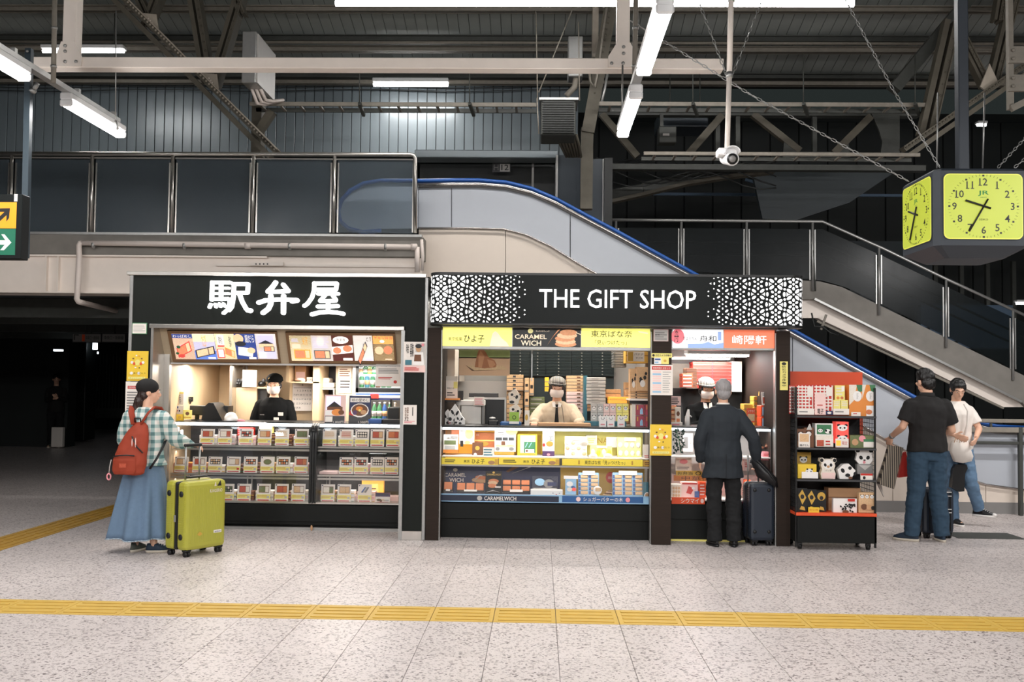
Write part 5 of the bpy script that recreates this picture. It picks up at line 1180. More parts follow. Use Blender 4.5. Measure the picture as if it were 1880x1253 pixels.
for side in (0, 1):
 for c in range(-1, 8):
  dist = (20 + 32.2 * c) * px2m
  for r in range(-1, 5):
   big = (c + r) % 2 == 1
   cs0 = PI / 2 * RAD - RAD + dist; cz = zh1 - (13.5 + 18.7 * r) * px2m - .006
   def put(dx, dz, pts, sc=1.0):
    d = dist + dx * U
    k = fade(d, 1)
    if k <= 0.45 + .04 * math.sin(cz * 90 + dx) or d < -.06: return
    sgn = 1 if side == 0 else -1
    cs = (cs0 + dx * U) if side == 0 else LT - (cs0 + dx * U)
    shape(cs, cz - dz * U * -1, [(x * U * sgn, z * U) for x, z in pts][:: 1 if side == 0 else -1], k * sc)
   if big:
    put(0, 0, oval_(11, 11))
    for sx in (-1, 1):
     for sz in (-1, 1): put(sx * 39, sz * 32, oval_(34, 18, sx * sz * math.radians(38)))
     put(sx * 52, 0, [(sx * 17, -24), (sx * 17, 24), (sx * -4, 6), (sx * -26, 0), (sx * -4, -6)] if sx < 0 else [(17, -24), (-4, -6), (-26, 0), (-4, 6), (17, 24)][::-1])
   else:
    put(0, 0, [((19 if i % 2 else 10) * math.cos(PI * i / 6), (19 if i % 2 else 10) * math.sin(PI * i / 6)) for i in range(12)])
    for k6 in range(6):
     a = math.radians(30 + 60 * k6); put(math.cos(a) * 37, math.sin(a) * 43, oval_(19, 14.5, a))
    for sx in (-1, 1):
     put(sx * 80, 0, oval_(15, 28))
     for sz in (-1, 1): put(sx * 84, sz * 49, oval_(12, 12))
lat.build('lattice_cutouts', gk, kind='stuff')
# brown pillars
bp = 'brown laminate'
M().box(xg(783.5), xg(808), YGs, 12.0, 0, zh0 - .03, bp).build('pillar', gk)
M().box(xg(1196), xg(1231), YGs - .05, 10.2, 0, zh0 - .03, bp).build('pillar', gk)
M().box(xg(1425), xg(1450), YGs - .02, 12.0, 0, zh0 - .03, bp).build('pillar', gk)
for px in (808.5, 1195, 1231.5, 1424): M().box(xg(px) - .004, xg(px) + .004, YGs - .0, YGs + .08, 0, zh0 - .05, 'galvanised').build('pillar_edge', gk)
M().box(xg(784), xg(1450), YGs + .12, 12.0, zh1 - .12, zh1 - .03, 'sign black').build('roof', gk)
M().box(xg(808), xg(1425), 11.95, 12.0, 0, zh1 - .1, 'light grey').build('back_wall', gk)
M().box(xg(808), xg(1425), 10.3, 11.95, zh1 - .16, zh1 - .12, 'light grey').build('ceiling_panel', gk)
M().box(xg(1213) - .04, xg(1213) + .04, 10.2, 11.95, 0, zh1 - .12, 'light grey').build('dividing_wall', gk)
# light boxes above the openings
YL = 9.9
for n_, c, e in (('lb yellow', (246, 240, 126), .75), ('lb black', (34, 38, 40), .05), ('lb white', (244, 246, 248), .85), ('lb orange', (240, 126, 92), .72), ('lb cream', (236, 216, 190), .6), ('lb ink', (70, 66, 40), .1), ('lb biscuit', (214, 150, 106), .45), ('lb biscuit light', (232, 190, 150), .5), ('lb blue', (150, 176, 226), .6), ('lb pink', (236, 120, 130), .6), ('lb gold', (222, 214, 150), .4)): mat(n_, c, .4, emit=e, var=.02 if 'biscuit' not in n_ else .3, scale=60)
fb = thing('light_box', P(1000, 642, YL), 'long steel framed light box of three advert panels over the counter', 'light box')
M().pbox(809, 598.5, 1196, 643, YL + .006, YL + .15, 'galvanised', .004).build('frame', fb)
def lpanel(rect, m, pr, parent, lab=None):
 s = Sheet(*rect, YL, .008, m); prints(s, pr); s.done('advert_panel', parent, label=lab)
lpanel((813, 602, 940, 636), 'lb yellow', [('t', '日本の真ん中にいいお菓子', .13, .72, .5, .84, 'lb gold'), ('t', '東京銘菓', .08, .28, .28, .48, 'lb ink'), ('t', 'ひよ子', .31, .2, .6, .6, 'ink', .03), ('p', [(.68, 0), (.70, .4), (.72, .7), (.755, .82), (.79, .74), (.85, .45), (.93, .2), (.96, 0)], 'lb cream')], fb, 'pale yellow advert with brush lettering')
lpanel((941.5, 603, 1066, 637.5), 'lb black', [('t', 'CARAMEL', .03, .42, .5, .66, 'lb cream', .03), ('t', 'WICH', .12, .06, .42, .34, 'lb cream', .04), ('o', .26, .84, .04, .13, 'lb gold'), ('t', 'キャラメルウィッチ', .34, .79, .54, .88, 'lb cream'), ('p', [(.5, .05), (.66, .9), (.7, .95), (.58, .5)], 'lb biscuit'), ('o', .78, .16, .16, .16, 'lb biscuit'), ('o', .78, .3, .15, .16, 'lb biscuit light'), ('o', .77, .46, .15, .17, 'lb biscuit'), ('o', .8, .62, .15, .18, 'lb biscuit light'), ('o', .82, .78, .13, .16, 'lb biscuit'), ('p', [(.93, .8), (1, .7), (1, .66), (.94, .74)], 'lb cream')], fb, 'black advert with cream lettering and stacked cookies')
lpanel((1067.5, 604, 1193.5, 638), 'lb yellow', [('t', '東京ばな奈', .14, .54, .74, .9, 'ink', .0), ('t', '「見ぃつけたっ」', .2, .12, .66, .38, 'ink', 0), ('p', [(.82, .9), (.97, .8), (.97, .72), (.84, .82)], 'lb cream')], fb, 'pale yellow advert with black brush title')
fc = thing('light_box', P(1328, 642, YL), 'shorter steel framed light box with white and orange panels', 'light box')
M().pbox(1231, 603, 1425, 643.5, YL + .006, YL + .15, 'galvanised', .004).build('frame', fc)
lpanel((1235, 606, 1328, 639), 'lb white', [('o', .1, .62, .13, .42, 'lb pink'), ('t', '舟', .03, .3, .12, .98, 'black', .04), ('t', '芋ようかん', .2, .4, .48, .62, 'ink'), ('t', '舟和', .53, .36, .86, .68, 'ink', .01), ('r', .89, .42, .96, .9, 'lb blue'), ('p', [(.3, 0), (.3, .22), (.6, .24), (.7, .34), (.82, .2), (1, .3), (1, 0)], 'lb blue')], fc, 'white advert with black brush lettering')
lpanel((1329.5, 607, 1422, 639.5), 'lb orange', [('t', '崎陽軒', .16, .22, .84, .72, 'lb white', .03)], fc, 'orange advert with three white characters')
# brackets under the header
for px in (958, 1132, 1308): M().pbox(px - 4, 596, px + 4, 603, YL - .05, YL + .02, 'black').build('bracket', gk)

# ---------------- display counters
YF = 10.05
def counter(x0, x1, label):
 c = thing('gift_counter', (P((x0 + x1) / 2, 900, YF).x, YF + .3, 0), label, 'display counter')
 X0_, X1_ = xg(x0, YF), xg(x1, YF); z = lambda py: P((x0 + x1) / 2, py, YF).z; pc = (x0 + x1) / 2 - 1000
 M().box(X0_, X1_, YF + .02, YF + .6, .0, z(926), 'case black').build('base', c)
 M().box(X0_, X1_, YF, YF + .02, z(955), z(926.5), 'case black', .003).build('base_panel', c)
 M().box(X0_, X1_, YF + .0, YF + .6, z(787), z(784.5), 'black').build('counter_top', c)
 M().box(X0_, X1_, YF + .04, YF + .1, z(792), z(788), 'tube far').build('light_strip', c)
 M().box(X0_, X1_, YF, YF + .5, z(921), z(918), 'white').build('deck', c)
 M().box(X0_, X1_, YF + .02, YF + .42, z(842), z(840), 'white').build('middle_shelf', c)
 M().box(X0_, X1_, YF - .004, YF + .0, z(912), z(790), 'clear glass').build('front_glass', c)
 M().box(X0_, X1_, YF + .56, YF + .6, z(926), z(788), 'white').build('back_panel', c)
 return c, z
c1, zq = counter(809, 1195, 'long glass gift counter with yellow and navy displays')
c2, zq2 = counter(1232, 1418, 'short glass gift counter lit pink behind the man in the suit')
M().box(xg(1233, YF), xg(1372, YF), YF + .01, YF + .02, 0, .018, 'pale yellow').build('floor_trim', c2)
M().box(xg(1417, YF) - .01, xg(1417, YF), YF - .01, YF + .02, zq2(928), zq2(788), 'black').build('glass_edge', c2)
YB_ = YF + .42; YM = YF + .16
def gi(name, rect, dy, d, m, lab, cat, pr=(), **k): return bx(name, rect, YF + dy, d, m, lab, cat, pr, **k)
# backdrops
gi('backdrop_card', (812, 792, 935, 842), .40, .01, 'menu gold', 'amber backdrop card of the upper gift counter beside the dark pillar', 'backdrop', [('r', .65, .2, .98, .75, 'food tan')])
gi('backdrop_card', (938, 792, 1012, 842), .40, .01, 'yellow', 'deep yellow backdrop card of the upper gift counter', 'backdrop', [('r', .15, .05, .75, .85, 'gold')])
gi('backdrop_card', (1013, 792, 1180, 842), .40, .01, 'pale yellow', 'pale yellow backdrop card lettered in gold on the upper shelf', 'backdrop', [('t', 'BANANA W', .4, .55, .85, .75, 'gold')])
gi('backdrop_card', (812, 857, 1028, 910), .44, .01, 'navy', 'navy backdrop card with a cookie and white title', 'backdrop', [('t', 'CARAMEL', .02, .62, .2, .75, 'paper', .02), ('t', 'WICH', .06, .44, .18, .58, 'paper', .03), ('o', .11, .86, .02, .06, 'light grey'), ('o', .34, .52, .09, .1, 'tan'), ('o', .36, .62, .08, .08, 'caramel'), ('p', [(.24, .4), (.32, .66), (.46, .66), (.5, .5), (.45, .7), (.32, .7)], 'light grey'), ('p', [(.56, .8), (.66, 1), (.6, 1), (.54, .84)], 'brown'), ('p', [(.6, .78), (.76, 1), (.74, 1), (.59, .76)], 'light grey')])
gi('backdrop_card', (1029, 857, 1183, 910), .44, .01, 'lime', 'olive yellow backdrop card of the lower shelf', 'backdrop', [('r', 0, 0, 1, 1, 'gold'), ('o', .6, .62, .06, .2, 'red'), ('t', '限定', .57, .56, .63, .66, 'paper')])
gi('side_poster', (1181, 886, 1195, 926), .05, .01, 'teal', 'teal poster slip at the pillar end of the lower shelf', 'poster', [('o', .5, .35, .4, .2, 'white'), ('o', .5, .38, .3, .12, 'tan')])
# banners
def banner(rect, Y, m, lab, pr): s = Sheet(*rect, Y, .012, m); prints(s, pr); return s.done('shelf_banner', None, label=lab, cat='banner', group='printed shelf banners')
ymk = 'lb yellow'
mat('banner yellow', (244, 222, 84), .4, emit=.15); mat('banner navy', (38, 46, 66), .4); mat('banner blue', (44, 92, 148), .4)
for i, (a, b) in enumerate(((809, 915), (916, 1027))):
 banner((a, 841.5 + .5 * i, b, 853.5 + .5 * i), YF + .0, 'banner yellow', ['yellow shelf banner with brush lettering by the brown end pillar', 'yellow shelf banner with brush lettering in the counter middle'][i], [('l', .07, .25, .3, .8, 2, 'lb ink'), ('t', '東京', .4, .3, .5, .7, 'ink'), ('t', 'ひよ子', .54, .15, .76, .85, 'ink', .02), ('o', .88, .35, .06, .3, 'tan'), ('r', .94, .1, 1, .9, 'gold')])
banner((1032, 844, 1180, 856), YF + .0, 'banner yellow', 'yellow shelf banner with brush lettering below the sweets trays', [('t', '東京ばな奈「見ぃつけたっ」', .28, .2, .78, .82, 'ink', .01), ('r', .2, .2, .22, .8, 'gold'), ('r', .86, .2, .88, .8, 'gold')])
banner((1181, 846, 1195, 857), YF + .0, 'gold', 'small gold shelf banner beside the middle pillar', [('l', .2, .2, .8, .8, 2, 'brown')])
M().pbox(809, 909.5, 1195, 924, YF - .003, YF + .012, 'light blue').build('banner_rail', c1)
banner((809, 910.5, 1026, 921), YF - .006, 'banner navy', 'dark navy shelf banner with white lettering and a round emblem', [('o', .33, .5, .022, .42, 'light grey'), ('t', 'CARAMELWICH', .37, .15, .64, .85, 'paper', .03)])
banner((1032, 912, 1181, 923.5), YF - .006, 'banner blue', 'blue shelf banner with white katakana lettering', [('o', .2, .5, .028, .38, 'pale pink'), ('t', 'シュガーバターの木', .26, .15, .75, .85, 'paper', .03), ('o', .81, .5, .028, .38, 'pink')])
M().pbox(809, 855.5, 1195, 858.5, YF + .0, YF + .05, 'light grey').build('shelf_lip', c1)
# upper shelf goods
gi('gift_box', (811, 786, 830, 801), .3, .15, 'tan', 'kraft box at the dark pillar end of the upper shelf', 'box', [('r', .45, 0, .5, 1, 'orange')])
gi('gift_box', (829, 790, 842, 803), .28, .12, 'menu food', 'orange brown box behind the white leaflet', 'box', [])
gi('gift_box', (813, 826, 841, 832), .14, .12, 'orange', 'flat orange box under the white leaflet', 'box')
gi('leaflet_stand', (814, 798, 841, 827), .14, .01, 'paper', 'white leaflet with a dark photo at the pillar end of the upper shelf', 'leaflet', [('r', .05, .35, .85, .62, 'food green'), ('t', '東京', .2, .68, .8, .82, 'ink'), ('r', .1, .05, .8, .28, 'light grey'), ('r', .5, .74, .95, .92, 'grey')], lean=.15)
gi('leaflet_stand', (843, 785, 871, 816), .2, .01, 'white', 'white and yellow spotted leaflet with a tiny bottle', 'leaflet', [('o', .65, .6, .28, .3, 'pale yellow'), ('r', .08, -.15, .28, .2, 'ink'), ('l', .1, .5, .5, .9, 4, 'light grey'), ('o', .55, .1, .2, .1, 'pale yellow')])
gi('gift_box', (872, 795, 908, 822), .3, .1, 'caramel', 'orange brown confection box with a glare band', 'box', [('r', 0, .42, 1, .52, 'pale yellow'), ('o', .45, .25, .25, .15, 'gold'), ('t', 'OO', .05, .8, .2, .9, 'paper')])
gi('gift_box', (867, 813.5, 886, 839), .16, .08, 'brown', 'small brown box with a gold face shape', 'box', [('o', .5, .62, .22, .16, 'gold'), ('o', .3, .16, .16, .12, 'white')])
gi('leaflet_stand', (887, 822, 907, 840), .1, .01, 'paper', 'small white card with green lines beside the brown box', 'leaflet', [('l', .05, .1, .95, .9, 3, 'teal')])
gi('gift_box', (908, 829, 944, 836), .2, .15, 'gold', 'flat gold box under the big white leaflet', 'box')
gi('leaflet_stand', (908, 786, 947, 830), .18, .01, 'white', 'big white leaflet with rows of chocolates and a yellow moon', 'leaflet', [('o', .8, .85, .28, .16, 'pale yellow'), ('l', .15, .68, .5, .85, 2, 'grey'), ('r', .05, .48, .35, .6, 'dark grey'), ('r', .38, .48, .62, .6, 'dark grey'), ('r', .66, .48, .92, .6, 'dark grey'), ('r', .05, .28, .25, .44, 'light grey'), ('r', .32, .28, .5, .44, 'brown'), ('r', .56, .28, .92, .44, 'light grey'), ('r', .05, .22, .95, .26, 'pale yellow'), ('o', .15, .12, .1, .07, 'grey'), ('o', .8, .12, .12, .07, 'grey')])
gi('framed_box', (950, 798, 986, 838), .2, .05, 'yellow', 'yellow framed box holding a green striped tin', 'box', [('r', .14, .14, 1 - .08, .95, 'light grey'), ('r', .34, .16, .92, .66, 'green'), ('p', [(.38, .4), (.5, .62), (.54, .62), (.42, .4)], 'light blue'), ('p', [(.56, .4), (.7, .62), (.74, .62), (.6, .4)], 'light blue'), ('r', .4, .16, .86, .32, 'white'), ('o', .48, .24, .06, .05, 'brown'), ('r', .14, 0, .92, .1, 'gold')])
gi('leaflet_stand', (996, 788, 1018, 830), .16, .01, 'white', 'white and orange upright leaflet above the purple base', 'leaflet', [('l', .15, .6, .5, .95, 4, 'pink'), ('t', '金', .5, .5, .9, .75, 'ink'), ('o', .6, .35, .3, .12, 'orange'), ('o', .12, .3, .1, .08, 'red')])
gi('gift_box', (996, 829, 1018, 841), .12, .1, 'purple', 'small purple box under the white and orange leaflet', 'box', [('o', .5, .5, .14, .2, 'pink')])
def tray_box(rect, dy, cols, rows_, m1, m2, lab, lid=True, d=.05, cat='sweets box'):
 s = Sheet(*rect, YF + dy, 0, lean=.3); r = thing('sweets_box', s.base + Vector((s.W / 2, .03, 0)), lab, cat)
 t = M(s.M.T); t.box(0, s.W, 0, d, 0, s.H, m1, .004); t.build('tray', r)
 for i in range(cols):
  for j in range(rows_):
   t = M(s.M.T); W_, H_ = s.W / cols, s.H * (.74 if lid else .94) / rows_
   t.ell(((i + .5) * W_, -.002, .015 + (j + .5) * H_), (W_ * .38, .012, H_ * .36), m2 if (i + j) % 2 else 'food white', n=8, k=5); t.build('sweet', r)
 if lid: t = M(s.M.T); t.box(s.W * .3, s.W * .78, -.012, -.008, s.H * .8, s.H * .97, 'paper'); t.build('price_slip', r)
 return r
tray_box((1037, 800, 1078, 841), .15, 4, 3, 'food white', 'food tan', 'open box of striped sweets nearest the purple box')
tray_box((1084, 818, 1124, 843), .1, 4, 1, 'pale yellow', 'yellow', 'low open box of yellow sweets between the two big boxes')
tray_box((1134, 802, 1178, 843), .15, 4, 2, 'pale yellow', 'food white', 'open box of pale yellow sweets nearest the middle pillar')
gi('leaflet_stand', (1113, 803, 1134, 822), .3, .01, 'white', 'plain white card behind the low box of sweets', 'leaflet')
gi('gift_box', (1076, 800, 1096, 818), .3, .1, 'food white', 'cream box with faint marks behind the low box of sweets', 'box', [('l', .2, .2, .9, .8, 3, 'pale yellow')])
for i, (a, b) in enumerate(((1064, 813), (1081, 838), (1108, 838))): 
 mb = M(); c = P(a + 8, b + 1, YF + .06); mb.ell(c, (.045, .012, .035), 'white', n=12, k=6); mb.ell(c + Vector((0, -.012, 0)), (.03, .006, .02), 'food white', n=9, k=5)
 mb.build('sample_plate', None, ['round white plate leaning on the striped sweets box', 'white plate of samples before the low sweets box', 'yellowish plate of samples before the low sweets box'][i], 'plate')
gi('small_notice', (1180, 817, 1195, 844), .06, .01, 'paper', 'small white notice standing by the middle pillar in the counter', 'notice', [('l', .2, .1, .8, .3, 2, 'red')])
# lower shelf goods
def open_box(rect, dy, m, lab, cols=2, **k):
 s = Sheet(*rect, YF + dy, 0, lean=.35); r = thing('cookie_box', s.base + Vector((s.W / 2, .05, 0)), lab, 'cookie box')
 t = M(s.M.T); t.box(0, s.W, .0, .06, 0, s.H, 'black', .003); t.build('box', r)
 for i in range(cols):
  for j in range(k.get('rows', 1)):
   t = M(s.M.T); w, h = s.W / cols, s.H * .94 / k.get('rows', 1); t.box(i * w + .006, (i + 1) * w - .006, -.01, .0, .012 + j * h, j * h + h - .002, 'caramel', .01); t.build('cookie', r)
 t = M(s.M.T); t.box(s.W * .28, s.W * .74, -.02, -.016, -.004, s.H * .16, 'paper'); t.build('price_slip', r); return r
open_box((814, 884, 831, 902), .1, 'black', 'smallest cookie box, one cookie, by the dark end pillar', 1)
open_box((838, 886, 889, 903), .1, 'black', 'flat box with two caramel cookies left of centre in the navy display', 3)
gi('title_card', (891, 866, 921, 909), .08, .02, 'sign black', 'tall black card showing stacked cookies', 'card', [('t', 'CARAMELWICH', .08, .82, .92, .9, 'gold', .02), ('o', .5, .95, .08, .04, 'gold'), ('o', .5, .58, .32, .1, 'caramel'), ('o', .45, .5, .3, .09, 'food tan'), ('o', .42, .38, .26, .09, 'caramel'), ('r', .6, .3, .95, .36, 'paper'), ('p', [(.05, .1), (.45, .2), (.95, .1), (.5, .16)], 'light grey')], lean=.1)
open_box((922, 880, 973, 904), .12, 'black', 'large open box of six caramel cookies', 3, rows=2)
gi('window_box', (977, 875, 1024, 902), .2, .08, 'window glass', 'clear lidded box of wrapped blue sweets', 'box', [('o', .3, .6, .2, .25, 'light blue'), ('o', .65, .5, .2, .3, 'grey'), ('r', .04, .04, .96, .2, 'light grey'), ('r', .6, .35, .95, .6, 'navy')])
gi('white_tray', (974, 901, 1033, 913), .06, .15, 'white', 'low white tray with small dots at the middle of the lower shelf', 'tray', [('o', .7, .6, .02, .06, 'navy'), ('o', .8, .4, .02, .06, 'red'), ('o', .9, .6, .02, .06, 'navy')])
gi('clear_bag', (1038, 876, 1058, 909), .12, .05, 'light blue', 'clear bag of wrapped biscuits with a white header card', 'bag', [('r', -.15, .88, 1.15, 1.06, 'white'), ('o', .4, .6, .3, .15, 'white'), ('o', .7, .35, .25, .14, 'blue'), ('o', .4, .3, .25, .12, 'food white'), ('o', .8, .3, .2, .1, 'menu red')])
def blue_box(rect, lab, cols, rows_, extra=()):
 s = Sheet(*rect, YF + .14, 0, lean=.2); r = thing('biscuit_box', s.base + Vector((s.W / 2, .05, 0)), lab, 'biscuit box')
 t = M(s.M.T); t.box(0, s.W, 0, .08, 0, s.H, 'light blue', .006); t.build('box', r)
 for i in range(cols):
  for j in range(rows_):
   t = M(s.M.T); w, h = s.W / cols, s.H * .86 / rows_; t.box(i * w + w * .22, (i + 1) * w - w * .08, -.012, 0, .01 + j * h + h * .12, .01 + (j + 1) * h - h * .08, 'food tan', .006); t.box(i * w + w * .02, i * w + w * .2, -.003, 0, .01 + j * h + h * .1, .01 + (j + 1) * h - h * .1, 'blue'); t.build('biscuit', r)
 t = M(s.M.T); t.box(s.W * .2, s.W * .8, -.02, -.016, s.H * .88, s.H * 1.06, 'paper'); t.build('price_slip', r); return r
blue_box((1062, 868, 1100, 911), 'pale blue biscuit box of two columns beside the round plate', 2, 5)
blue_box((1125, 868, 1181, 912), 'widest pale blue biscuit box beside the middle pillar', 3, 5)
mb = M(); mb.ell(P(1097, 901, YF + .08), (.045, .012, .045), 'white', n=14, k=6); mb.box(P(1093, 902, YF + .06).x, P(1103, 902, YF + .06).x, YF + .055, YF + .066, P(1097, 904, YF).z, P(1097, 897, YF).z, 'food tan', .004); mb.build('sample_plate', None, 'round white plate with biscuits between the pale blue boxes', 'plate')
mb = M()
for k in range(4): mb.box(P(1107 + 3 * k, 900, YF + .08).x, P(1122 + 1 * k, 900, YF + .08).x, YF + .08, YF + .12, P(1110, 910 - 2.4 * k, YF + .08).z, P(1110, 908.5 - 2.4 * k, YF + .08).z, 'brown' if k % 2 else 'food tan', .003)
mb.build('biscuit_pile', None, 'brown biscuits layered on a dish beside the widest biscuit box', 'biscuits')

# ---------------- behind the long counter
YS2 = 10.5
gw = thing('glass_screen', P(900, 690, 10.12), 'clear glass screen across the upper half of the gift window', 'glass screen')
M().pbox(810, 643, 976, 700, 10.12, 10.128, 'window glass').build('pane', gw); M().pbox(977.5, 643, 1130, 690, 10.12, 10.128, 'window glass').build('pane', gw); M().pbox(975.5, 643, 977.5, 700, 10.11, 10.13, 'galvanised').build('pane_joint', gw)
M().pbox(810, 640, 835, 700, 10.5, 11.9, 'cream panel').build('inner_wall', gk); M().pbox(833, 640, 843, 700, 11.0, 11.05, 'black').build('curtain_gap', gk)
M().pbox(824, 640, 832, 690, 10.9, 11, 'tan').build('curtain', None, 'narrow beige curtain at the dark pillar end of the gift window', 'curtain')
pic = Sheet(843, 639, 936, 690, 10.25, .01, 'tan')
mat('print green', (150, 158, 92), .5, var=.25, scale=14); mat('print wood', (214, 170, 134), .5, var=.06, scale=20, stretch=(1, 1, 20)); mat('print bun', (176, 106, 62), .5, var=.15, scale=16); mat('print bun light', (204, 140, 96), .5, var=.1, scale=16)
pic.rect(0, .62, 1, 1, 'print green', 1); pic.rect(0, 0, 1, .66, 'print wood', 1); pic.poly([(.12, .38), (.14, .36), (.3, .18), (.95, .22), (.3, .16), (.25, .17)], 'brown', 2); pic.poly([(.14, .36), (.3, .18), (.95, .22), (.9, .36)], 'food tan', 2)
pic.poly([(.31, .3), (.32, .45), (.36, .8), (.39, .95), (.42, .99), (.46, .97), (.52, .85), (.58, .66), (.7, .55), (.74, .4), (.72, .3), (.5, .26)], 'print bun', 3); pic.poly([(.38, .3), (.38, .7), (.42, .9), (.5, .7), (.45, .28)], 'print bun light', 4); pic.poly([(.55, .6), (.68, .52), (.72, .4), (.66, .3), (.6, .3)], 'print bun light', 4)
pic.done('hanging_picture', None, label='large photo print of a brown bird-shaped bun above the counter', cat='picture')
# dark cabinets
dc = thing('dark_cabinet', P(1040, 700, 11.75), 'dark wall of shallow drawers with small knobs behind the gift clerk', 'cabinet')
mat('cabinet dark', (44, 54, 56), .35, var=.15)
M().pbox(936, 600, 1127, 785, 11.8, 11.94, 'cabinet dark').build('carcass', dc)
for i, (a, b) in enumerate(((938, 972), (973, 1001), (1002, 1049), (1050, 1086), (1087, 1125))):
 for j in range(9):
  y = 641 + 5.6 * j; d_ = M(); d_.pbox(a, y, b, y + 5, 11.77, 11.8, 'cabinet dark'); o = d_.build('drawer', dc)
  M().ell(P((a + b) / 2, y + 2.2, 11.765), (.01, .008, .007), 'light grey', n=6, k=4).build('knob', o)
def stack(x0, x1, yt, yb, n, Y, d, m, what, where, group, pr=(), jit=0):
 h = (yb - yt) / n
 for k in range(n):
  j = random.uniform(-jit, jit)
  s = Sheet(x0 + j, yt + h * k + .3, x1 + j, yt + h * (k + 1) - .1, Y, 0); s.M.box(0, s.W, 0, d, 0, s.H, m, .004); s.rect(.02, .05, .98, .15, 'grey', 1); prints(s, pr)
  s.done('gift_box', None, label='%s, %s from top, %s' % (what, ORD[k], where), cat='box', group=group)
dot = [('r', .6, .3, .8, .7, 'brown')]
stack(930, 961, 688, 718, 4, 11.3, .3, 'food tan', 'tan box', 'in the stack behind the panda head boxes', 'tan boxes behind the panda heads', [('r', .38, .25, .55, .75, 'dark grey')])
stack(930, 960, 718, 776, 7, 11.35, .3, 'food tan', 'pale kraft box', 'in the lower stack behind the panda heads', 'kraft boxes behind the panda heads')
stack(963, 971, 694, 776, 3, 11.2, .3, 'food tan', 'upright tan carton', 'beside the tan stack near the clerk hat', 'upright cartons', [('r', .2, .4, .8, .6, 'ink')])
stack(972, 980, 694, 727, 1, 11.22, .3, 'food tan', 'upright tan carton', 'closest to the gift clerk hat', 'upright cartons', [('r', .2, .4, .8, .6, 'ink')])
stack(972, 1000, 729, 780, 6, 11.3, .3, 'food green', 'green brown box', 'at the arm of the gift clerk', 'green boxes', [('r', .1, .4, .8, .6, 'light grey')])
stack(1000, 1008, 693, 720, 3, 11.3, .2, 'yellow', 'yellow box edge', 'behind the gift clerk hat', 'yellow box edges')
stack(1040, 1072, 690, 720, 5, 11.35, .3, 'food tan', 'brown kraft box', 'in the upper stack behind the gift clerk shoulder', 'kraft boxes by the shoulder', dot)
stack(1040, 1072, 720, 780, 9, 11.3, .3, 'pale pink', 'pale box', 'in the lower stack behind the gift clerk shoulder', 'pale boxes by the shoulder', dot)
stack(1077, 1112, 693, 743, 8, 10.95, .3, 'light grey', 'silver grey box', 'in the tall stack beside the gift clerk', 'silver grey boxes', [('l', .25, .3, .75, .7, 1, 'grey')], .6)
stack(1077, 1112, 743, 756, 2, 11.0, .3, 'tan', 'tan box', 'under the silver grey stack', 'tan boxes below the grey stack')
gi('shelf_block', (1072, 690, 1078, 782), .95, .3, 'teal', 'teal edge of a shelf behind the silver grey stack', 'shelf')
stack(1112, 1140, 715, 731, 2, 11.1, .3, 'food tan', 'wide tan box', 'behind the two yellow boxes', 'wide tan boxes')
stack(1118, 1155, 729, 742, 2, 10.9, .25, 'menu gold', 'golden yellow box', 'above the small panda boxes', 'golden boxes')
stack(1148, 1160, 702, 780, 6, 10.95, .25, 'food tan', 'cream box', 'in the narrow stack under the hanging panda boxes', 'cream boxes')
# small panda packets in two rows
for r_ in range(2):
 for c in range(6):
  x = 1085 + 11.6 * c; y = 742 + 16 * r_
  m = ['light grey', 'light grey', 'pale pink', 'pale pink', 'pale yellow', 'pale yellow'][c]
  bx('panda_packet', (x, y, x + 11, y + 15.5), 10.62 + .002 * r_, .06, m, 'small %s panda packet, %s from the clerk, %s row' % ({'light grey': 'grey', 'pale pink': 'pinkish', 'pale yellow': 'yellow'}[m], ORD[c], ['upper', 'lower'][r_]), 'packet', panda(.5, .45, .3, .8, 'white'), 'small panda packets beside the gift clerk')
for i, x in enumerate((1100, 1115, 1134)):
 bx('panda_card', (x, 765, x + 13, 784.5), 10.3, .03, 'white', 'white card with a panda face, %s from the clerk' % ORD[i], 'card', panda(.5, .72, .26, .55, 'white') + [('r', .2, .2, .8, .3, 'pink')], 'white panda cards on the gift counter')
bx('base_box', (1072, 775, 1150, 784), 10.5, .2, 'teal', 'flat teal box under the small panda packets', 'box')
# counter goods, dark pillar side
bx('sign_board', (816, 691, 840, 732), 10.4, .02, 'paper', 'white upright board with small print near the dark pillar', 'sign', [('r', .7, .45, 1, .75, 'pale yellow'), ('l', .2, .1, .8, .3, 2, 'ink'), ('t', '現金のみ', .2, .42, .75, .5, 'ink')])
M().pbox(810, 732, 842, 735, 10.3, 10.6, 'orange').pbox(810, 735, 842, 738, 10.3, 10.6, 'black').build('ledge', gk)
for i, (x, y, w, h, a) in enumerate(((811, 752, 21, 28, 0), (824, 742, 22, 34, .12), (835, 760, 18, 20, .2))):
 s = Sheet(x, y, x + w, y + h, 10.35 - .03 * i, 0); c = [(0, 0), (s.W, 0), (s.W * 1.02, s.H * .45), (s.W * .5, s.H), (-s.W * .02, s.H * .5)]
 s.M.prism(c, 0, .07, 'white'); prints(s, [('o', .3, .55, .1, .14, 'black', .5), ('o', .7, .5, .1, .14, 'black', -.5), ('o', .48, .4, .05, .04, 'ink'), ('o', .12, .18, .14, .1, 'black'), ('o', .55, .12, .16, .1, 'black')] + ([('o', .7, .2, .14, .14, 'pink')] if i == 0 else []))
 s.done('panda_box', None, label=['front panda carton with a pink paw near the dark pillar', 'tallest five-sided panda carton near the dark pillar', 'lowest spotted panda carton beside the steel bread bin'][i], cat='carton', group='panda cartons near the dark pillar')
ob = thing('bread_bin', P(862, 780, 10.6), 'pale steel roll-front case on the gift counter', 'case')
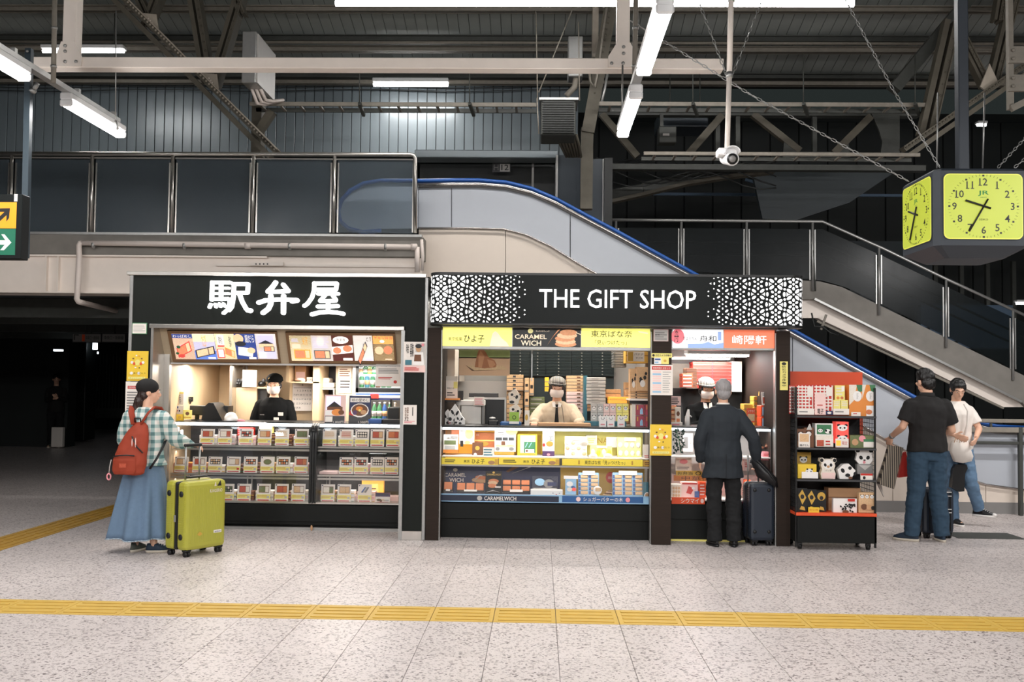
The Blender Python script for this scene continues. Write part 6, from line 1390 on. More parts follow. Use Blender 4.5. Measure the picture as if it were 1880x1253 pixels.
M().pbox(845, 744, 885, 780, 10.6, 10.85, 'stainless', .01).build('body', ob); M().pbox(837, 735, 890, 745, 10.58, 10.85, 'white', .006).build('top', ob); M().pbox(885, 745, 889, 780, 10.58, 10.85, 'grey').build('side', ob)
bx('desk_calendar', (870, 729, 889, 745), 10.5, .01, 'paper', 'little desk calendar on the steel roll-front case', 'calendar', [('r', .08, .1, .95, .16, 'red'), ('l', .08, .2, .95, .85, 5, 'pink')])
oven = thing('dark_oven', P(905, 780, 10.75), 'large black appliance with a steel top rail', 'appliance')
M().pbox(889, 734, 928, 780, 10.75, 11.0, 'black', .005).build('body', oven); M().pbox(860, 730, 929, 734, 10.72, 11.0, 'stainless').build('top_rail', oven); M().pbox(861, 722, 914, 730, 10.78, 11.0, 'dark grey', .004).build('lid', oven); M().pbox(926, 734, 929, 780, 10.72, 10.76, 'stainless').build('edge', oven)
M().pbox(841, 718, 850, 735, 10.5, 10.56, 'black').build('scanner', None, 'small black device beside the white upright board', 'device')
tdp = M(); tdp.pbox(896, 772, 914, 782, 10.4, 10.5, 'black', .01); tdp.ell(P(904, 768, 10.45), (.035, .02, .012), 'white', n=8, k=5); tdp.build('tape_dispenser', None, 'black tape dispenser with white roll on the gift counter', 'dispenser')
pt = thing('coin_tray', P(935, 784, 10.35), 'blue grey coin tray behind the lime card', 'tray'); M().pbox(918, 775, 957, 783, 10.38, 10.55, 'banner blue', .01).build('tray', pt)
for i, (x, y) in enumerate(((933, 714), (935, 741))):
 s = Sheet(x, y, x + 23, y + 28, 10.75, 0); s.M.prism([(s.W * .1, 0), (s.W * .8, 0), (s.W, s.H * .55), (s.W * .55, s.H), (0, s.H * .7)], 0, .08, 'food white'); prints(s, [('o', .3, .6, .11, .09, 'black', .4), ('o', .68, .45, .11, .13, 'black', -.3), ('o', .48, .48, .04, .03, 'ink'), ('o', .95, .62, .06, .06, 'black'), ('o', .3, .12, .2, .1, 'black')])
 s.done('panda_head_box', None, label=['upper five-sided panda head box behind the lime card', 'lower five-sided panda head box behind the lime card'][i], cat='carton', group='panda head boxes')
bx('lime_card', (935, 757, 953, 779), 10.33, .01, 'lime', 'lime green card with a leaf outline on the gift counter', 'card', [('r', 0, 0, 1, .22, 'white'), ('o', .5, .55, .2, .17, 'ink'), ('o', .5, .55, .14, .12, 'lime')])
bx('slim_carton', (963, 754, 972, 783), 10.35, .04, 'food white', 'slim cream carton with a yellow oval by the clerk', 'carton', [('o', .4, .55, .3, .2, 'gold')])
bx('wood_tray', (988, 778, 1085, 783), 10.2, .25, 'tan', 'long wooden tray edge under the hands of the gift clerk', 'tray')
# hanging shelf near the middle pillar
stack(1126, 1150, 642, 675, 7, 10.9, .3, 'grey', 'slate grey box', 'on the high shelf by the middle pillar', 'slate grey boxes', [('o', .65, .5, .02, .12, 'paper')])
bx('yellow_carton', (1149, 641, 1196, 667), 10.6, .3, 'gold', 'large yellow carton hanging out above the panda boxes', 'carton', [('r', 0, .5, 1, .55, 'brown')])
bx('price_tag', (1152, 646, 1183, 664), 10.5, .01, 'paper', 'price tag with a gold square on the yellow carton', 'tag', [('r', .02, .04, .34, .96, 'gold'), ('t', 'バナナ', .4, .62, .95, .85, 'ink'), ('t', '¥1,100', .5, .25, .9, .45, 'ink')])
for i, (x, y, w, h) in enumerate(((1157, 677, 14, 42), (1169, 674, 24, 44))):
 bx('panda_bag_box', (x, y, x + w, y + h), 10.6 - .05 * i, .2, 'food tan', ['narrow kraft panda box behind the taller one', 'tall kraft panda box leaning near the middle pillar'][i], 'carton', [('o', .35, .4, .15, .1, 'black'), ('o', .3, .5, .1, .07, 'ink'), ('o', .62, .55, .12, .09, 'black'), ('o', .7, .72, .1, .07, 'black'), ('o', .45, .3, .2, .15, 'white')])
stack(1157, 1194, 718, 733, 3, 10.65, .25, 'food tan', 'kraft tray box', 'on the shelf under the tall kraft panda boxes', 'kraft tray boxes', [('o', .3, .5, .05, .25, 'ink')])
M().pbox(1156, 733, 1196, 736, 10.5, 10.95, 'white').pbox(1156, 736, 1196, 742, 10.55, 10.95, 'black').build('hanging_shelf', gk)
for i, (x, y) in enumerate(((1168, 744), (1186, 744), (1168, 765), (1186, 765))):
 bx('dark_carton', (x, y, x + (14 if i % 2 == 0 else 9), y + 19), 10.45, .15, 'menu wine', 'dark brown carton with a white figure, %s of four by the middle pillar' % ['upper inner', 'upper outer', 'lower inner', 'lower outer'][i], 'carton', [('p', [(.5, .1), (.9, .1), (.85, .6), (.7, .75), (.5, .5)], 'light blue'), ('r', .1, .55, .25, .95, 'gold')], 'dark cartons by the middle pillar')
bx('cream_carton', (1160, 744, 1167, 784), 10.45, .2, 'food white', 'tall cream carton edge beside the dark cartons', 'carton')

# ---------------- right stall
sl = thing('stall_lamp', P(1318, 655, 10.6), 'upper ceiling tube fitting inside the small stall', 'lamp'); M().pbox(1262, 642, 1378, 651, 10.7, 10.95, 'lamp white', .01).build('housing', sl); M().pbox(1264, 651, 1375, 654.5, 10.72, 10.9, 'tube').build('tube', sl)
sl = thing('stall_lamp', P(1290, 661, 11.2), 'lower ceiling tube fitting farther inside the small stall', 'lamp'); M().pbox(1236, 655, 1342, 657.5, 11.2, 11.4, 'lamp white').build('housing', sl); M().pbox(1237, 657.5, 1340, 660, 11.22, 11.35, 'tube').build('tube', sl)
M().pbox(1233, 668, 1266, 732, 11.6, 11.9, 'old steel').build('wall_cupboard', None, 'grey cupboard wall behind the small red stack', 'cupboard')
M().pbox(1233, 714, 1430, 785, 11.5, 11.7, 'black').build('rear_counter', None, 'black rear counter of the small stall', 'counter')
stack(1272, 1345, 665, 714, 8, 11.35, .3, 'red', 'red flat box', 'in the wall stack behind the stall clerk', 'red flat boxes', [('r', .48, 0, .5, 1, 'menu wine')])
stack(1260, 1280, 676, 714, 6, 11.2, .25, 'brown', 'brown red box', 'in the stack beside the stall clerk hat', 'brown red boxes')
stack(1252, 1272, 686, 712, 4, 10.9, .2, 'orange red', 'orange red box', 'in the small stack before the stall clerk', 'orange red boxes', [('r', .1, .3, .9, .7, 'pale pink')])
M().pbox(1345, 664, 1362, 720, 11.3, 11.6, 'white').build('white_pipe_box', None, 'white wall casing between the red stack and the dark door', 'casing')
M().pbox(1365, 656, 1394, 745, 11.5, 11.6, 'black', .01).pbox(1372, 668, 1388, 725, 11.48, 11.5, 'sign black').build('stall_door', None, 'black door at the back of the small stall', 'door')
M().pbox(1395, 650, 1402, 745, 11.2, 11.3, 'tan').build('wall_board', None, 'tall narrow tan panel beside the black stall door', 'panel')
stack(1384, 1402, 728, 784, 6, 10.7, .2, 'gold', 'yellow box', 'in the stack by the fan-shaped packs', 'yellow boxes in the stall', [('r', .1, .3, .6, .7, 'orange')])
stack(1366, 1384, 742, 784, 4, 10.75, .2, 'gold', 'dull yellow box', 'in the lower stack nearer the man in the suit', 'dull yellow boxes')
stack(1397, 1420, 745, 786, 2, 10.4, .2, 'orange red', 'orange red gift box', 'in the pair at the stall corner', 'orange red gift boxes', [('r', .1, .15, .3, .85, 'light blue'), ('o', .7, .6, .14, .2, 'gold'), ('t', '横濱', .45, .15, .6, .85, 'paper')])
for i, (x, y) in enumerate(((1402, 703), (1412, 690), (1419, 697))):
 s = M(); c = P(x, y + 12, 10.6); s.prism([(c.x - .05, c.z - .07), (c.x + .05, c.z - .06), (c.x + .06, c.z + .03), (c.x + .01, c.z + .09), (c.x - .04, c.z + .02)], c.y, c.y + .03, 'gold'); s.build('paper_fan', None, ['lowest golden folded pack by the yellow stack', 'highest golden folded pack in the stall corner', 'golden folded pack nearest the corner pillar'][i], 'pack')
for i, (x, y) in enumerate(((1399, 720), (1414, 720))): bx('tag_card', (x, y, x + 11, y + 24), 10.35, .01, 'paper', ['white card with a red drawing beside the corner boxes', 'tilted white card with a red drawing at the stall corner'][i], 'card', [('r', .15, .1, .85, .6, 'food red'), ('l', .15, .7, .85, .9, 2, 'ink')], lean=.2)
bx('counter_sign', (1371, 750, 1387, 776), 10.35, .01, 'orange red', 'orange card with a pale photo just behind the man in the suit', 'card', [('r', .1, .1, .9, .6, 'food tan'), ('t', 'シウマイ', .1, .7, .9, .9, 'paper')])
bx('counter_sign', (1231, 728, 1250, 745), 10.35, .01, 'pale pink', 'pale menu card above the tan boxes of the stall', 'card', [('l', .1, .1, .9, .9, 4, 'ink')])
stack(1231, 1242, 745, 778, 4, 10.4, .15, 'caramel', 'tan brown box', 'in the stack under the pale menu card', 'tan brown boxes', [('r', .2, .2, .8, .8, 'food tan')])
bx('picture_box', (1240, 748, 1250, 778), 10.35, .08, 'food white', 'cream box with a brown picture beside the middle pillar', 'box', [('o', .5, .6, .3, .15, 'brown'), ('r', .2, .1, .8, .3, 'caramel')])
bx('flat_box', (1231, 776, 1253, 784), 10.3, .15, 'paper', 'flat white box under the tan brown stack', 'box', [('l', .1, .2, .8, .8, 1, 'pink')])
cs = M(); cs.prism([(P(x, y, 10.5).x, P(x, y, 10.5).z) for x, y in ((1247, 784), (1244, 740), (1252, 740), (1258, 784))], 10.5, 10.52, 'dark grey'); cs.build('easel', None, 'dark leaning easel beside the cream picture box', 'easel')
mb = M(); mb.tube([P(1262, 786, 10.35), P(1262, 768, 10.35), P(1264, 752, 10.35)], [.03, .026, .01], 'white', 10); mb.tube([P(1258, 766, 10.35), P(1264, 762, 10.35), P(1270, 766, 10.35)], .008, 'white', 6); mb.build('pump_bottle', None, 'white pump bottle on the stall counter by the clerk', 'bottle')
# stall counter contents
def ivy():
 mb = M(); random.seed(4)
 for k in range(70):
  c = P(1236 + random.random() * 20, 788 + random.random() ** 1.3 * 46, YF + .02 - random.random() * .02); a = random.random() * 2 * PI; r = .011
  mb.add([c + Vector((r * math.cos(a + t) * q, random.uniform(-.004, .004), r * math.sin(a + t) * q)) for t, q in ((0, 1.6), (1, .7), (2.1, 1.1), (3.3, .8), (4.4, 1.1), (5.4, .7))], [(0, 1, 2, 3, 4, 5)], 'ivy green')
 return mb
mat('ivy green', (44, 66, 56), .5, var=.4, scale=60)
iv = thing('ivy_garland', P(1246, 830, YF), 'dark green artificial ivy hanging at the middle pillar side of the small counter', 'garland')
M().tube([P(1240, 787, YF), P(1246, 805, YF - .01), P(1250, 832, YF)], .004, 'green', 5).build('stem', iv); ivy().build('leaves', iv, kind='stuff')
gi('notice_card', (1254, 796, 1272, 830), .2, .01, 'paper', 'grey white lettered card behind the ivy', 'notice', [('t', '人', .7, .4, .95, .7, 'ink'), ('r', .1, .2, .5, .8, 'grey')])
gi('shelf_card', (1240, 836, 1270, 866), .2, .02, 'food white', 'cream card with floral marks above the gold strip', 'card', [('o', .5, .6, .25, .15, 'pink'), ('l', .1, .1, .9, .3, 2, 'grey')])
banner((1241, 865, 1292, 874), YF + .0, 'gold', 'gold shelf banner with black characters and a circle in the small counter', [('t', 'お弁当', .06, .15, .6, .85, 'ink', .02), ('o', .8, .5, .1, .4, 'ink'), ('o', .8, .5, .07, .3, 'gold')])
banner((1233, 914, 1294, 926), YF - .004, 'orange red', 'orange shelf banner with white lettering in the small counter', [('t', 'シウマイ', .28, .15, .82, .85, 'paper', .03), ('o', .92, .5, .05, .35, 'pale pink')])
gi('dumpling_box', (1232, 890, 1251, 915), .1, .12, 'food white', 'box of pale dumplings beside the middle pillar', 'box', [('o', .25 + .25 * (k % 3), .2 + .27 * (k // 3), .11, .11, 'food tan') for k in range(9)])
gi('gift_pack', (1251, 886, 1280, 914), .1, .12, 'pale pink', 'white and red gift pack with a round photo on the lower deck', 'pack', [('r', .05, .85, 1, .97, 'red'), ('p', [(.3, .3), (.6, .2), (.8, .6), (.45, .75)], 'red'), ('o', .75, .62, .1, .1, 'white')])
gi('gift_pack', (1276, 903, 1284, 914), .07, .06, 'blue', 'tiny blue pack beside the round photo gift pack', 'pack')
gi('gift_pack', (1284, 886, 1296, 914), .1, .1, 'orange red', 'orange red pack nearest the trousers of the man in the suit', 'pack', [('l', .1, .1, .9, .9, 4, 'pale pink')])
gi('backdrop_card', (1233, 872, 1415, 914), .44, .01, 'pale pink', 'pale pink backdrop with red print inside the small counter', 'backdrop', [('r', .02, .7, .5, .95, 'orange'), ('t', '中華街', .1, .72, .4, .92, 'brown')])
for i, (x, y, w, h) in enumerate(((1366, 845, 10, 20), (1400, 830, 16, 16), (1368, 882, 10, 30), (1402, 885, 14, 30), (1340, 885, 12, 34), (1366, 915, 14, 12))): gi('gift_pack', (x, y, x + w, y + h), .12, .1, ['pale pink', 'pink', 'orange red', 'white', 'food white', 'menu wine'][i], ['pale pink pack beside the suitcase handle', 'pink boxes on the glass shelf by the corner pillar', 'orange red pack beside the black suitcase', 'white pack with red print by the corner pillar', 'cream pack seen between trousers and suitcase', 'dark red pack low beside the suitcase'][i], 'pack', [('l', .15, .3, .85, .8, 3, 'red')])
for i, (x) in enumerate((1392, 1412)):
 mb = M(); c = P(x, 822, YF + .2)
 for k in range(7): mb.ell(c + Vector((.02 * math.cos(k) * 2, .02 * math.sin(k), .012 * (k % 3))), (.025, .02, .014), 'black' if k % 2 else 'brown', n=7, k=5)
 mb.build('sweets_heap', None, ['dark sweets heaped on the glass shelf beside the suit elbow', 'dark sweets heaped by the corner pillar'][i], 'sweets')
# notices on the gift pillars
yellow_poster((1193.5, 780, 1233, 837), YGs - .06, 'yellow poster low on the middle brown pillar')
nt = Sheet(1194, 670, 1235, 726, YGs - .06, .003, 'paper'); nt.rect(.07, .83, .93, .95, 'red', 1); nt.text('営業時間のお知らせ', .12, .86, .88, .92, 'paper', 2, .02)
for k in range(10): nt.rect(.1, .08 + .072 * k, .48, .135 + .072 * k, 'pale pink' if k % 4 else 'light blue', 1); nt.lines(.55, .09 + .072 * k, .92, .125 + .072 * k, 1, 'grey', 2)
nt.done('hours_notice', None, label='white opening hours table with a red title on the middle pillar', cat='notice')
notice((1196, 649, 1234, 657), YGs - .06, 'pale yellow', 'yellow camera warning strip with a black eye above the hours table', [('o', .1, .5, .06, .3, 'ink'), ('t', '防犯カメラ作動中', .2, .25, .95, .75, 'ink', .02)])
notice((1201, 657, 1214, 669), YGs - .061, 'white', 'small white and blue sticker above the hours table', [('r', .1, .6, .9, .85, 'blue'), ('r', .1, .15, .6, .4, 'light blue')], 'sticker')
notice((1214, 657, 1228, 669), YGs - .061, 'pale yellow', 'small pale yellow sticker above the hours table', [('o', .5, .5, .2, .2, 'gold')], 'sticker')
notice((1200, 605, 1227, 627), YGs - .06, 'pale pink', 'grey permit sheet high on the middle brown pillar', [('r', .04, .04, .96, .96, 'light grey'), ('l', .1, .1, .9, .8, 4, 'grey'), ('t', '許可', .1, .45, .4, .6, 'ink')])
notice((1432, 664, 1446.5, 717), YGs - .03, 'pale yellow', 'tall yellow camera warning strip on the corner pillar', [('o', .5, .92, .3, .05, 'ink')] + [('t', ch, .25, .78 - .093 * i, .75, .85 - .093 * i, 'ink', .03) for i, ch in enumerate('防犯カメラ作動中')])
# stall lights
for px, p in ((900, 22), (1040, 22), (1150, 18)): area((P(px, 650, 10.9).x, 10.8, zh1 - .2), .8, .2, p * .7, (1, .93, .84))
area((P(1318, 655, 10.8).x, 10.8, P(1318, 656, 10.8).z), .6, .12, 6, (1, .93, .85)); area((P(1290, 662, 11.3).x, 11.3, P(1290, 662, 11.3).z), .55, .1, 3, (1, .93, .85))
area((xg(1002, YF), YF + .1, zq(793)), 2.0, .03, 5, (1, .95, .88)); area((xg(1325, YF), YF + .1, zq2(793)), .95, .03, 3, (1, .93, .88))
area((xg(1002, YF), YF + .1, zq(859)), 2.0, .03, 3, (1, .96, .92)); area((xg(1325, YF), YF + .1, zq2(876)), .95, .03, 2, (1, .93, .88))

# ================================================================== PANDA RACK
YR1 = 9.62
rk = thing('goods_rack', (P(1532, 1003, YR1).x, YR1 + .22, 0), 'black wheeled wire-sided goods rack with an orange top board', 'rack')
def xr(px, Y=YR1): return P(px, 850, Y).x
def zr(py, Y=YR1): return P(1532, py, Y).z
DR = .48
for px in (1462, 1607):
 for y in (YR1, YR1 + DR): M().box(xr(px) - .008, xr(px) + .008, y, y + .02, .03, zr(712), 'black').build('upright', rk)
for px in (1462, 1607):
 g = M()
 for k in range(14): g.box(xr(px) - .002, xr(px) + .002, YR1 + .03 + k * .033, YR1 + .034 + k * .033, .2, zr(712), 'black')
 for k in range(34): g.box(xr(px) - .003, xr(px) + .003, YR1, YR1 + DR, .2 + k * .04, .204 + k * .04, 'black')
 g.build('wire_side', rk)
M().box(xr(1449, YR1 + DR), xr(1584, YR1 + DR), YR1 + DR, YR1 + DR + .02, P(1515, 800, YR1 + DR).z, P(1515, 683, YR1 + DR).z, 'orange red').build('top_board', rk)
M().box(xr(1462), xr(1607), YR1 + DR - .01, YR1 + DR, .1, P(1532, 770, YR1 + DR).z, 'black').build('back_panel', rk)
for y in (764, 823, 881): M().box(xr(1461), xr(1609), YR1 - .005, YR1 + DR, zr(y + 4), zr(y), 'black').build('shelf', rk); M().box(xr(1463), xr(1608), YR1 - .007, YR1 - .005, zr(y + 3.5), zr(y + .5), 'dark grey').build('shelf_lip', rk)
M().box(xr(1461), xr(1609), YR1 - .01, YR1 + DR, zr(948), zr(942.5), 'orange red').build('shelf', rk, label='orange red bottom shelf')
M().box(xr(1461), xr(1609.5), YR1, YR1 + DR, zr(998), zr(948.5), 'case black', .006).build('base_box', rk)
for px in (1472, 1598):
 for y in (YR1 + .08, YR1 + DR - .08): M().tube([(xr(px) - .015, y, .028), (xr(px) + .015, y, .028)], .028, 'black', 12).box(xr(px) - .02, xr(px) + .02, y - .02, y + .02, .03, .07, 'dark grey').build('caster', rk)
def ri(name, rect, m, lab, cat, pr=(), d=.12, dy=.03, **k): return bx(name, rect, YR1 + dy, d, m, lab, cat, pr, **k)
redlat = [('l', .03, .02, .97, .98, 9, 'paper')] + [('r', .1 + .2 * k, .02 + .05 * (k % 3), .16 + .2 * k, .98, 'paper') for k in range(5)] + [('r', .62, .62, .92, .92, 'paper')]
ri('red_gift_bag', (1462, 707, 1494, 761), 'red', 'red and white lattice bag nearest the corner pillar, top rack shelf', 'bag', redlat, .05)
ri('red_gift_bag', (1494, 707, 1530, 761), 'red', 'second red and white lattice bag behind the white notice, top rack shelf', 'bag', redlat, .05)
ri('strip', (1449, 708, 1461, 760), 'red', 'narrow red lattice bag end at the rack side', 'bag', redlat, .05, .2)
ri('price_card', (1464, 751, 1495, 762), 'paper', 'white price card before the first lattice bag', 'price card', [('l', .1, .3, .8, .7, 1, 'grey')], .005, .01)
ri('notice_card', (1496, 723, 1516, 762), 'pale pink', 'pale notice card standing before the second lattice bag', 'notice', [('l', .2, .4, .8, .5, 1, 'red'), ('t', '電子', .22, .05, .8, .28, 'ink', .01)], .005, .01)
ri('price_card', (1516, 755, 1529, 762), 'navy', 'small navy card before the second lattice bag', 'price card', [('o', .5, .5, .3, .3, 'paper')], .005, .012)
for i, (x, y, w, h) in enumerate(((1533, 708, 18, 27), (1530, 735, 13, 17), (1544, 735, 13, 17))): ri('cream_box', (x, y, x + w, y + h), 'pale yellow', ['upper cream box with orange dots on the top rack shelf', 'lower cream box nearer the lattice bags', 'lower cream box nearer the tall orange box'][i], 'box', [('l', .1, .3, .9, .9, 3, 'food white')] + ([('o', .3, .15, .16, .1, 'orange'), ('o', .7, .15, .16, .1, 'caramel'), ('r', .65, .6, .95, .95, 'white')] if i == 0 else []))
ri('price_card', (1530, 751, 1559, 762), 'paper', 'white price card before the cream boxes', 'price card', [('l', .1, .3, .8, .7, 1, 'grey')], .005, .01)
for i, x in enumerate((1559, 1584)): ri('tall_carton', (x - i, 707, x + 24 - i, 765), 'orange', ['tall orange and white carton with a green corner, nearer the cream boxes', 'tall orange and white carton at the outer rack edge'][i], 'carton', [('p', [(0, .35), (.35, .5), (.6, 1), (0, 1)] if i == 0 else [(0, .55), (.3, 1), (0, 1)], 'food white'), ('p', [(.55, 1), (.7, .75), (1, .8), (1, 1)], 'green'), ('o', .62, .64, .34, .17, 'white'), ('t', 'ひよ子', .56, .54, .68, .74, 'ink')] + ([('r', .3, 0, 1, .34, 'white'), ('o', .5, .14, .25, .08, 'caramel')] if i else []), .15)
ri('price_card', (1563, 757, 1580, 766), 'paper', 'white price card before the tall orange carton', 'price card', [('r', .2, .6, .6, .75, 'red')], .005, .01)
ri('clear_bag', (1463, 788, 1477, 823), 'brown', 'brown panda snack bag nearest the rack side, second shelf', 'bag', panda(.5, .7, .3, .5) + [('r', .1, .1, .9, .35, 'tan')], .06)
ri('clear_bag', (1477, 786, 1494, 822), 'brown', 'clear snack bag with a panda on the second shelf', 'bag', panda(.45, .68, .28, .5) + [('p', [(.2, .9), (.5, 1.2), (.6, 1.2), (.8, .9)], 'light grey')], .06)
ri('price_card', (1466, 796, 1487, 822), 'paper', 'white card with a snack photo on the second rack shelf', 'price card', [('r', .1, .4, .9, .95, 'food tan'), ('t', '揚げせん', .1, .08, .9, .24, 'ink', .02)], .005, .01)
ri('picture_box', (1497, 778, 1529, 800), 'white', 'white box with a green panda picture, second rack shelf', 'box', [('r', .08, .1, .92, .9, 'green')] + panda(.28, .4, .14, 1.2) + [('o', .7, .35, .16, .2, 'white'), ('o', .6, .4, .06, .1, 'black'), ('o', .82, .3, .06, .1, 'black')])
ri('picture_box', (1498, 800, 1530, 821), 'food white', 'cream box with a pink photo under the green panda picture', 'box', [('r', .05, .05, .45, .6, 'food red'), ('r', .5, .05, .98, .7, 'paper'), ('l', .55, .1, .9, .6, 2, 'red')])
for i in range(2): ri('red_panda_box', (1535, 775 + 20 * i, 1558, 795 + 20 * i), 'menu red', ['upper red box with a big panda face', 'lower red box with a big panda face'][i], 'box', panda(.5, .45, .4, .8), group='red panda boxes')
ri('price_card', (1534, 806, 1558, 822), 'paper', 'white price card before the red panda boxes', 'price card', [('r', .05, .2, .4, .8, 'menu gold'), ('t', '限定', .5, .3, .9, .7, 'red')], .005, .01)
ri('clear_box', (1561, 800, 1605, 823), 'food green', 'low clear pack of panda sweets with green card at the outer edge', 'pack', [('o', .2, .45, .14, .26, 'tan'), ('o', .5, .75, .14, .26, 'pink'), ('r', .55, .05, .98, .6, 'paper'), ('r', .55, .5, .98, .7, 'green')])
ri('yellow_box', (1461, 831, 1489, 856), 'gold', 'dim yellow panda box at the back of the third shelf', 'box', panda(.5, .45, .25), dy=.25)
ri('yellow_box', (1465, 853, 1499, 879), 'yellow', 'bright yellow box with a lying panda on the third shelf', 'box', [('o', .6, .5, .2, .2, 'white'), ('o', .5, .42, .05, .08, 'black'), ('o', .7, .45, .05, .08, 'black'), ('o', .45, .3, .12, .09, 'black'), ('o', .8, .28, .1, .08, 'black'), ('o', .5, .66, .05, .06, 'black'), ('o', .75, .66, .05, .06, 'black')])
ri('price_card', (1472, 867, 1502, 879), 'white', 'blank white card before the bright yellow panda box', 'price card', (), .005, .01)
def panda_shape(rect, lab, extra):
 s = Sheet(*rect, YR1 + .05, 0); r = thing('panda_pack', s.base + Vector((s.W / 2, .04, 0)), lab, 'pack')
 out = [(.1, 0), (.9, 0), (.95, .25), (.85, .45), (.92, .62), (.88, .75), (1, .84), (.97, .97), (.82, 1), (.7, .93), (.5, .95), (.3, .93), (.18, 1), (.03, .97), (0, .84), (.12, .75), (.08, .62), (.15, .45), (.05, .25)]
 s.M.prism([(u * s.W, v * s.H) for u, v in out], 0, .07, 'food white'); prints(s, extra); s.done('body', r); return r
panda_shape((1505, 841, 1536, 880), 'bear-shaped cream pack outlined with round ears, third rack shelf', [('o', .12, .88, .1, .09, 'black'), ('o', .88, .88, .1, .09, 'black'), ('o', .5, .68, .32, .22, 'white'), ('o', .32, .66, .08, .08, 'black', .4), ('o', .66, .66, .08, .08, 'black'), ('o', .5, .58, .09, .06, 'tan'), ('t', 'パンダ', .3, .36, .7, .44, 'ink'), ('r', .12, .02, .9, .3, 'pale pink')])
s = Sheet(1538, 852, 1571, 880, YR1 + .05, 0); s.M.prism([(u * s.W, v * s.H) for u, v in ((.12, 0), (.75, .0), (1, .55), (.62, 1), (.3, .95), (0, .6))], 0, .08, 'white'); prints(s, [('o', .28, .55, .1, .16, 'black', .5), ('o', .68, .72, .1, .12, 'black', -.5), ('o', .95, .35, .08, .12, 'black'), ('o', .55, .25, .14, .12, 'black'), ('o', .7, .08, .12, .08, 'brown')])
s.done('panda_pack', None, label='white tilted five-sided panda pack, third rack shelf', cat='pack')
s = Sheet(1571, 826, 1603, 853, YR1 + .08, 0); s.M.prism([(u * s.W, v * s.H) for u, v in ((.2, 0), (.8, 0), (1, .3), (.92, .7), (.98, .95), (.75, 1), (.5, .95), (.25, 1), (.02, .95), (.08, .7), (0, .3))], 0, .04, 'white'); prints(s, [('o', .12, .9, .12, .1, 'black'), ('o', .88, .9, .12, .1, 'black'), ('o', .3, .45, .1, .14, 'black', .5), ('o', .7, .45, .1, .14, 'black', -.5), ('o', .5, .28, .07, .05, 'ink'), ('o', .48, .14, .08, .1, 'pink')])
r = s.done('panda_bag', None, label='panda-face topped clear bag at the outer edge of the third shelf', cat='bag')
ri('clear_box', (1574, 853, 1602, 871), 'grey', 'clear grey pouch under the panda-face topper', 'pouch', [('p', [(.1, .9), (.5, .4), (.9, .9)], 'light grey')], .06, .06)
ri('price_card', (1580, 870, 1602, 882), 'paper', 'white price card with red title at the outer edge, third shelf', 'price card', [('r', 0, .7, 1, 1, 'red'), ('o', .3, .35, .12, .25, 'black')], .005, .01)
for i, (x, w) in enumerate(((1464, 18), (1481, 18), (1499, 18))): ri('black_gold_bag', (x, 897 + 2 * i, x + w, 940), 'black', 'black and gold foil snack bag, %s from the rack side, bottom shelf' % ORD[i], 'bag', [('p', [(.1, .7), (.5, .95), (.9, .6), (.5, .3)], 'gold') if i != 2 else ('o', .5, .72, .42, .2, 'gold'), ('o', .5, .64, .2, .1, 'ink'), ('p', [(.2, .1), (.8, .05), (.7, .2), (.4, .25)], 'gold')], .05, .04 + .015 * i, group='foil snack bags on the bottom rack shelf')
ri('price_card', (1484, 932, 1504, 942), 'yellow', 'yellow price card before the foil snack bags', 'price card', [('t', 'おいしいね', .1, .35, .9, .75, 'red', .02)], .005, .01)
ri('kraft_carton', (1521, 897, 1580, 941), 'tan', 'wide kraft carton standing at the back of the bottom shelf', 'carton', [('r', 0, .6, 1, .63, 'brown')], .15, .2)
ri('spotted_pack', (1530, 916, 1573, 943), 'white', 'white pack covered with black panda spots, bottom rack shelf', 'pack', [('o', .3 + .6 * random.random(), .05 + .6 * random.random(), .05, .06, 'black', random.random() * 3) for _ in range(20)] + [('r', .6, .82, .9, 1, 'red'), ('o', .5, .12, .14, .12, 'brown')], .05, .05)
ri('spotted_pack', (1577, 905, 1606, 942), 'food tan', 'clear pack of small pandas at the outer edge of the bottom shelf', 'pack', panda(.2, .8, .12, .8) + panda(.5, .8, .12, .8) + panda(.8, .8, .12, .8) + [('o', .3, .3, .2, .15, 'brown'), ('r', .45, .15, .75, .4, 'tan'), ('o', .85, .25, .12, .1, 'black')], .06)
# ================================================================== PEOPLE AND LUGGAGE
mat('skin', (226, 178, 150), .5, var=.04); mat('skin tan', (206, 158, 128), .5, var=.04)
mat('hair black', (22, 20, 20), .38, var=.4, scale=60, stretch=(4, 4, .4), bump=.4); mat('hair grey', (150, 146, 146), .4, var=.45, scale=50, stretch=(4, 4, .5), bump=.4); mat('hair brown', (48, 34, 30), .38, var=.4, scale=60, stretch=(4, 4, .4), bump=.4)
mat('denim light', (102, 126, 152), .85, var=.12, scale=40, bump=.15); mat('denim', (44, 68, 88), .85, var=.15, scale=30, bump=.15)
mat('suit', (30, 37, 44), .8, var=.1, scale=60); mat('trouser black', (17, 18, 20), .9, var=.1); mat('shirt black', (24, 22, 22), .85, var=.1); mat('sweater', (216, 196, 170), .85, var=.06, scale=40, bump=.2); mat('uniform black', (13, 14, 15), .9, spec=.15); mat('cotton white', (232, 224, 216), .8, var=.03)
mat('backpack', (150, 54, 28), .75, var=.12, scale=12, bump=.1); mat('lime case', (172, 170, 62), .38, var=.04, coat=.2); mat('navy case', (36, 44, 56), .45); mat('mask', (240, 226, 218), .8, var=.02)
mat('sole', (214, 204, 188), .6); mat('shoe navy', (38, 54, 72), .7); mat('shoe grey', (84, 88, 80), .7); mat('shoe black', (20, 20, 22), .4); mat('rubber', (20, 20, 22), .5)
mat('eye white', (232, 228, 222), .3); mat('lip', (186, 118, 104), .5)
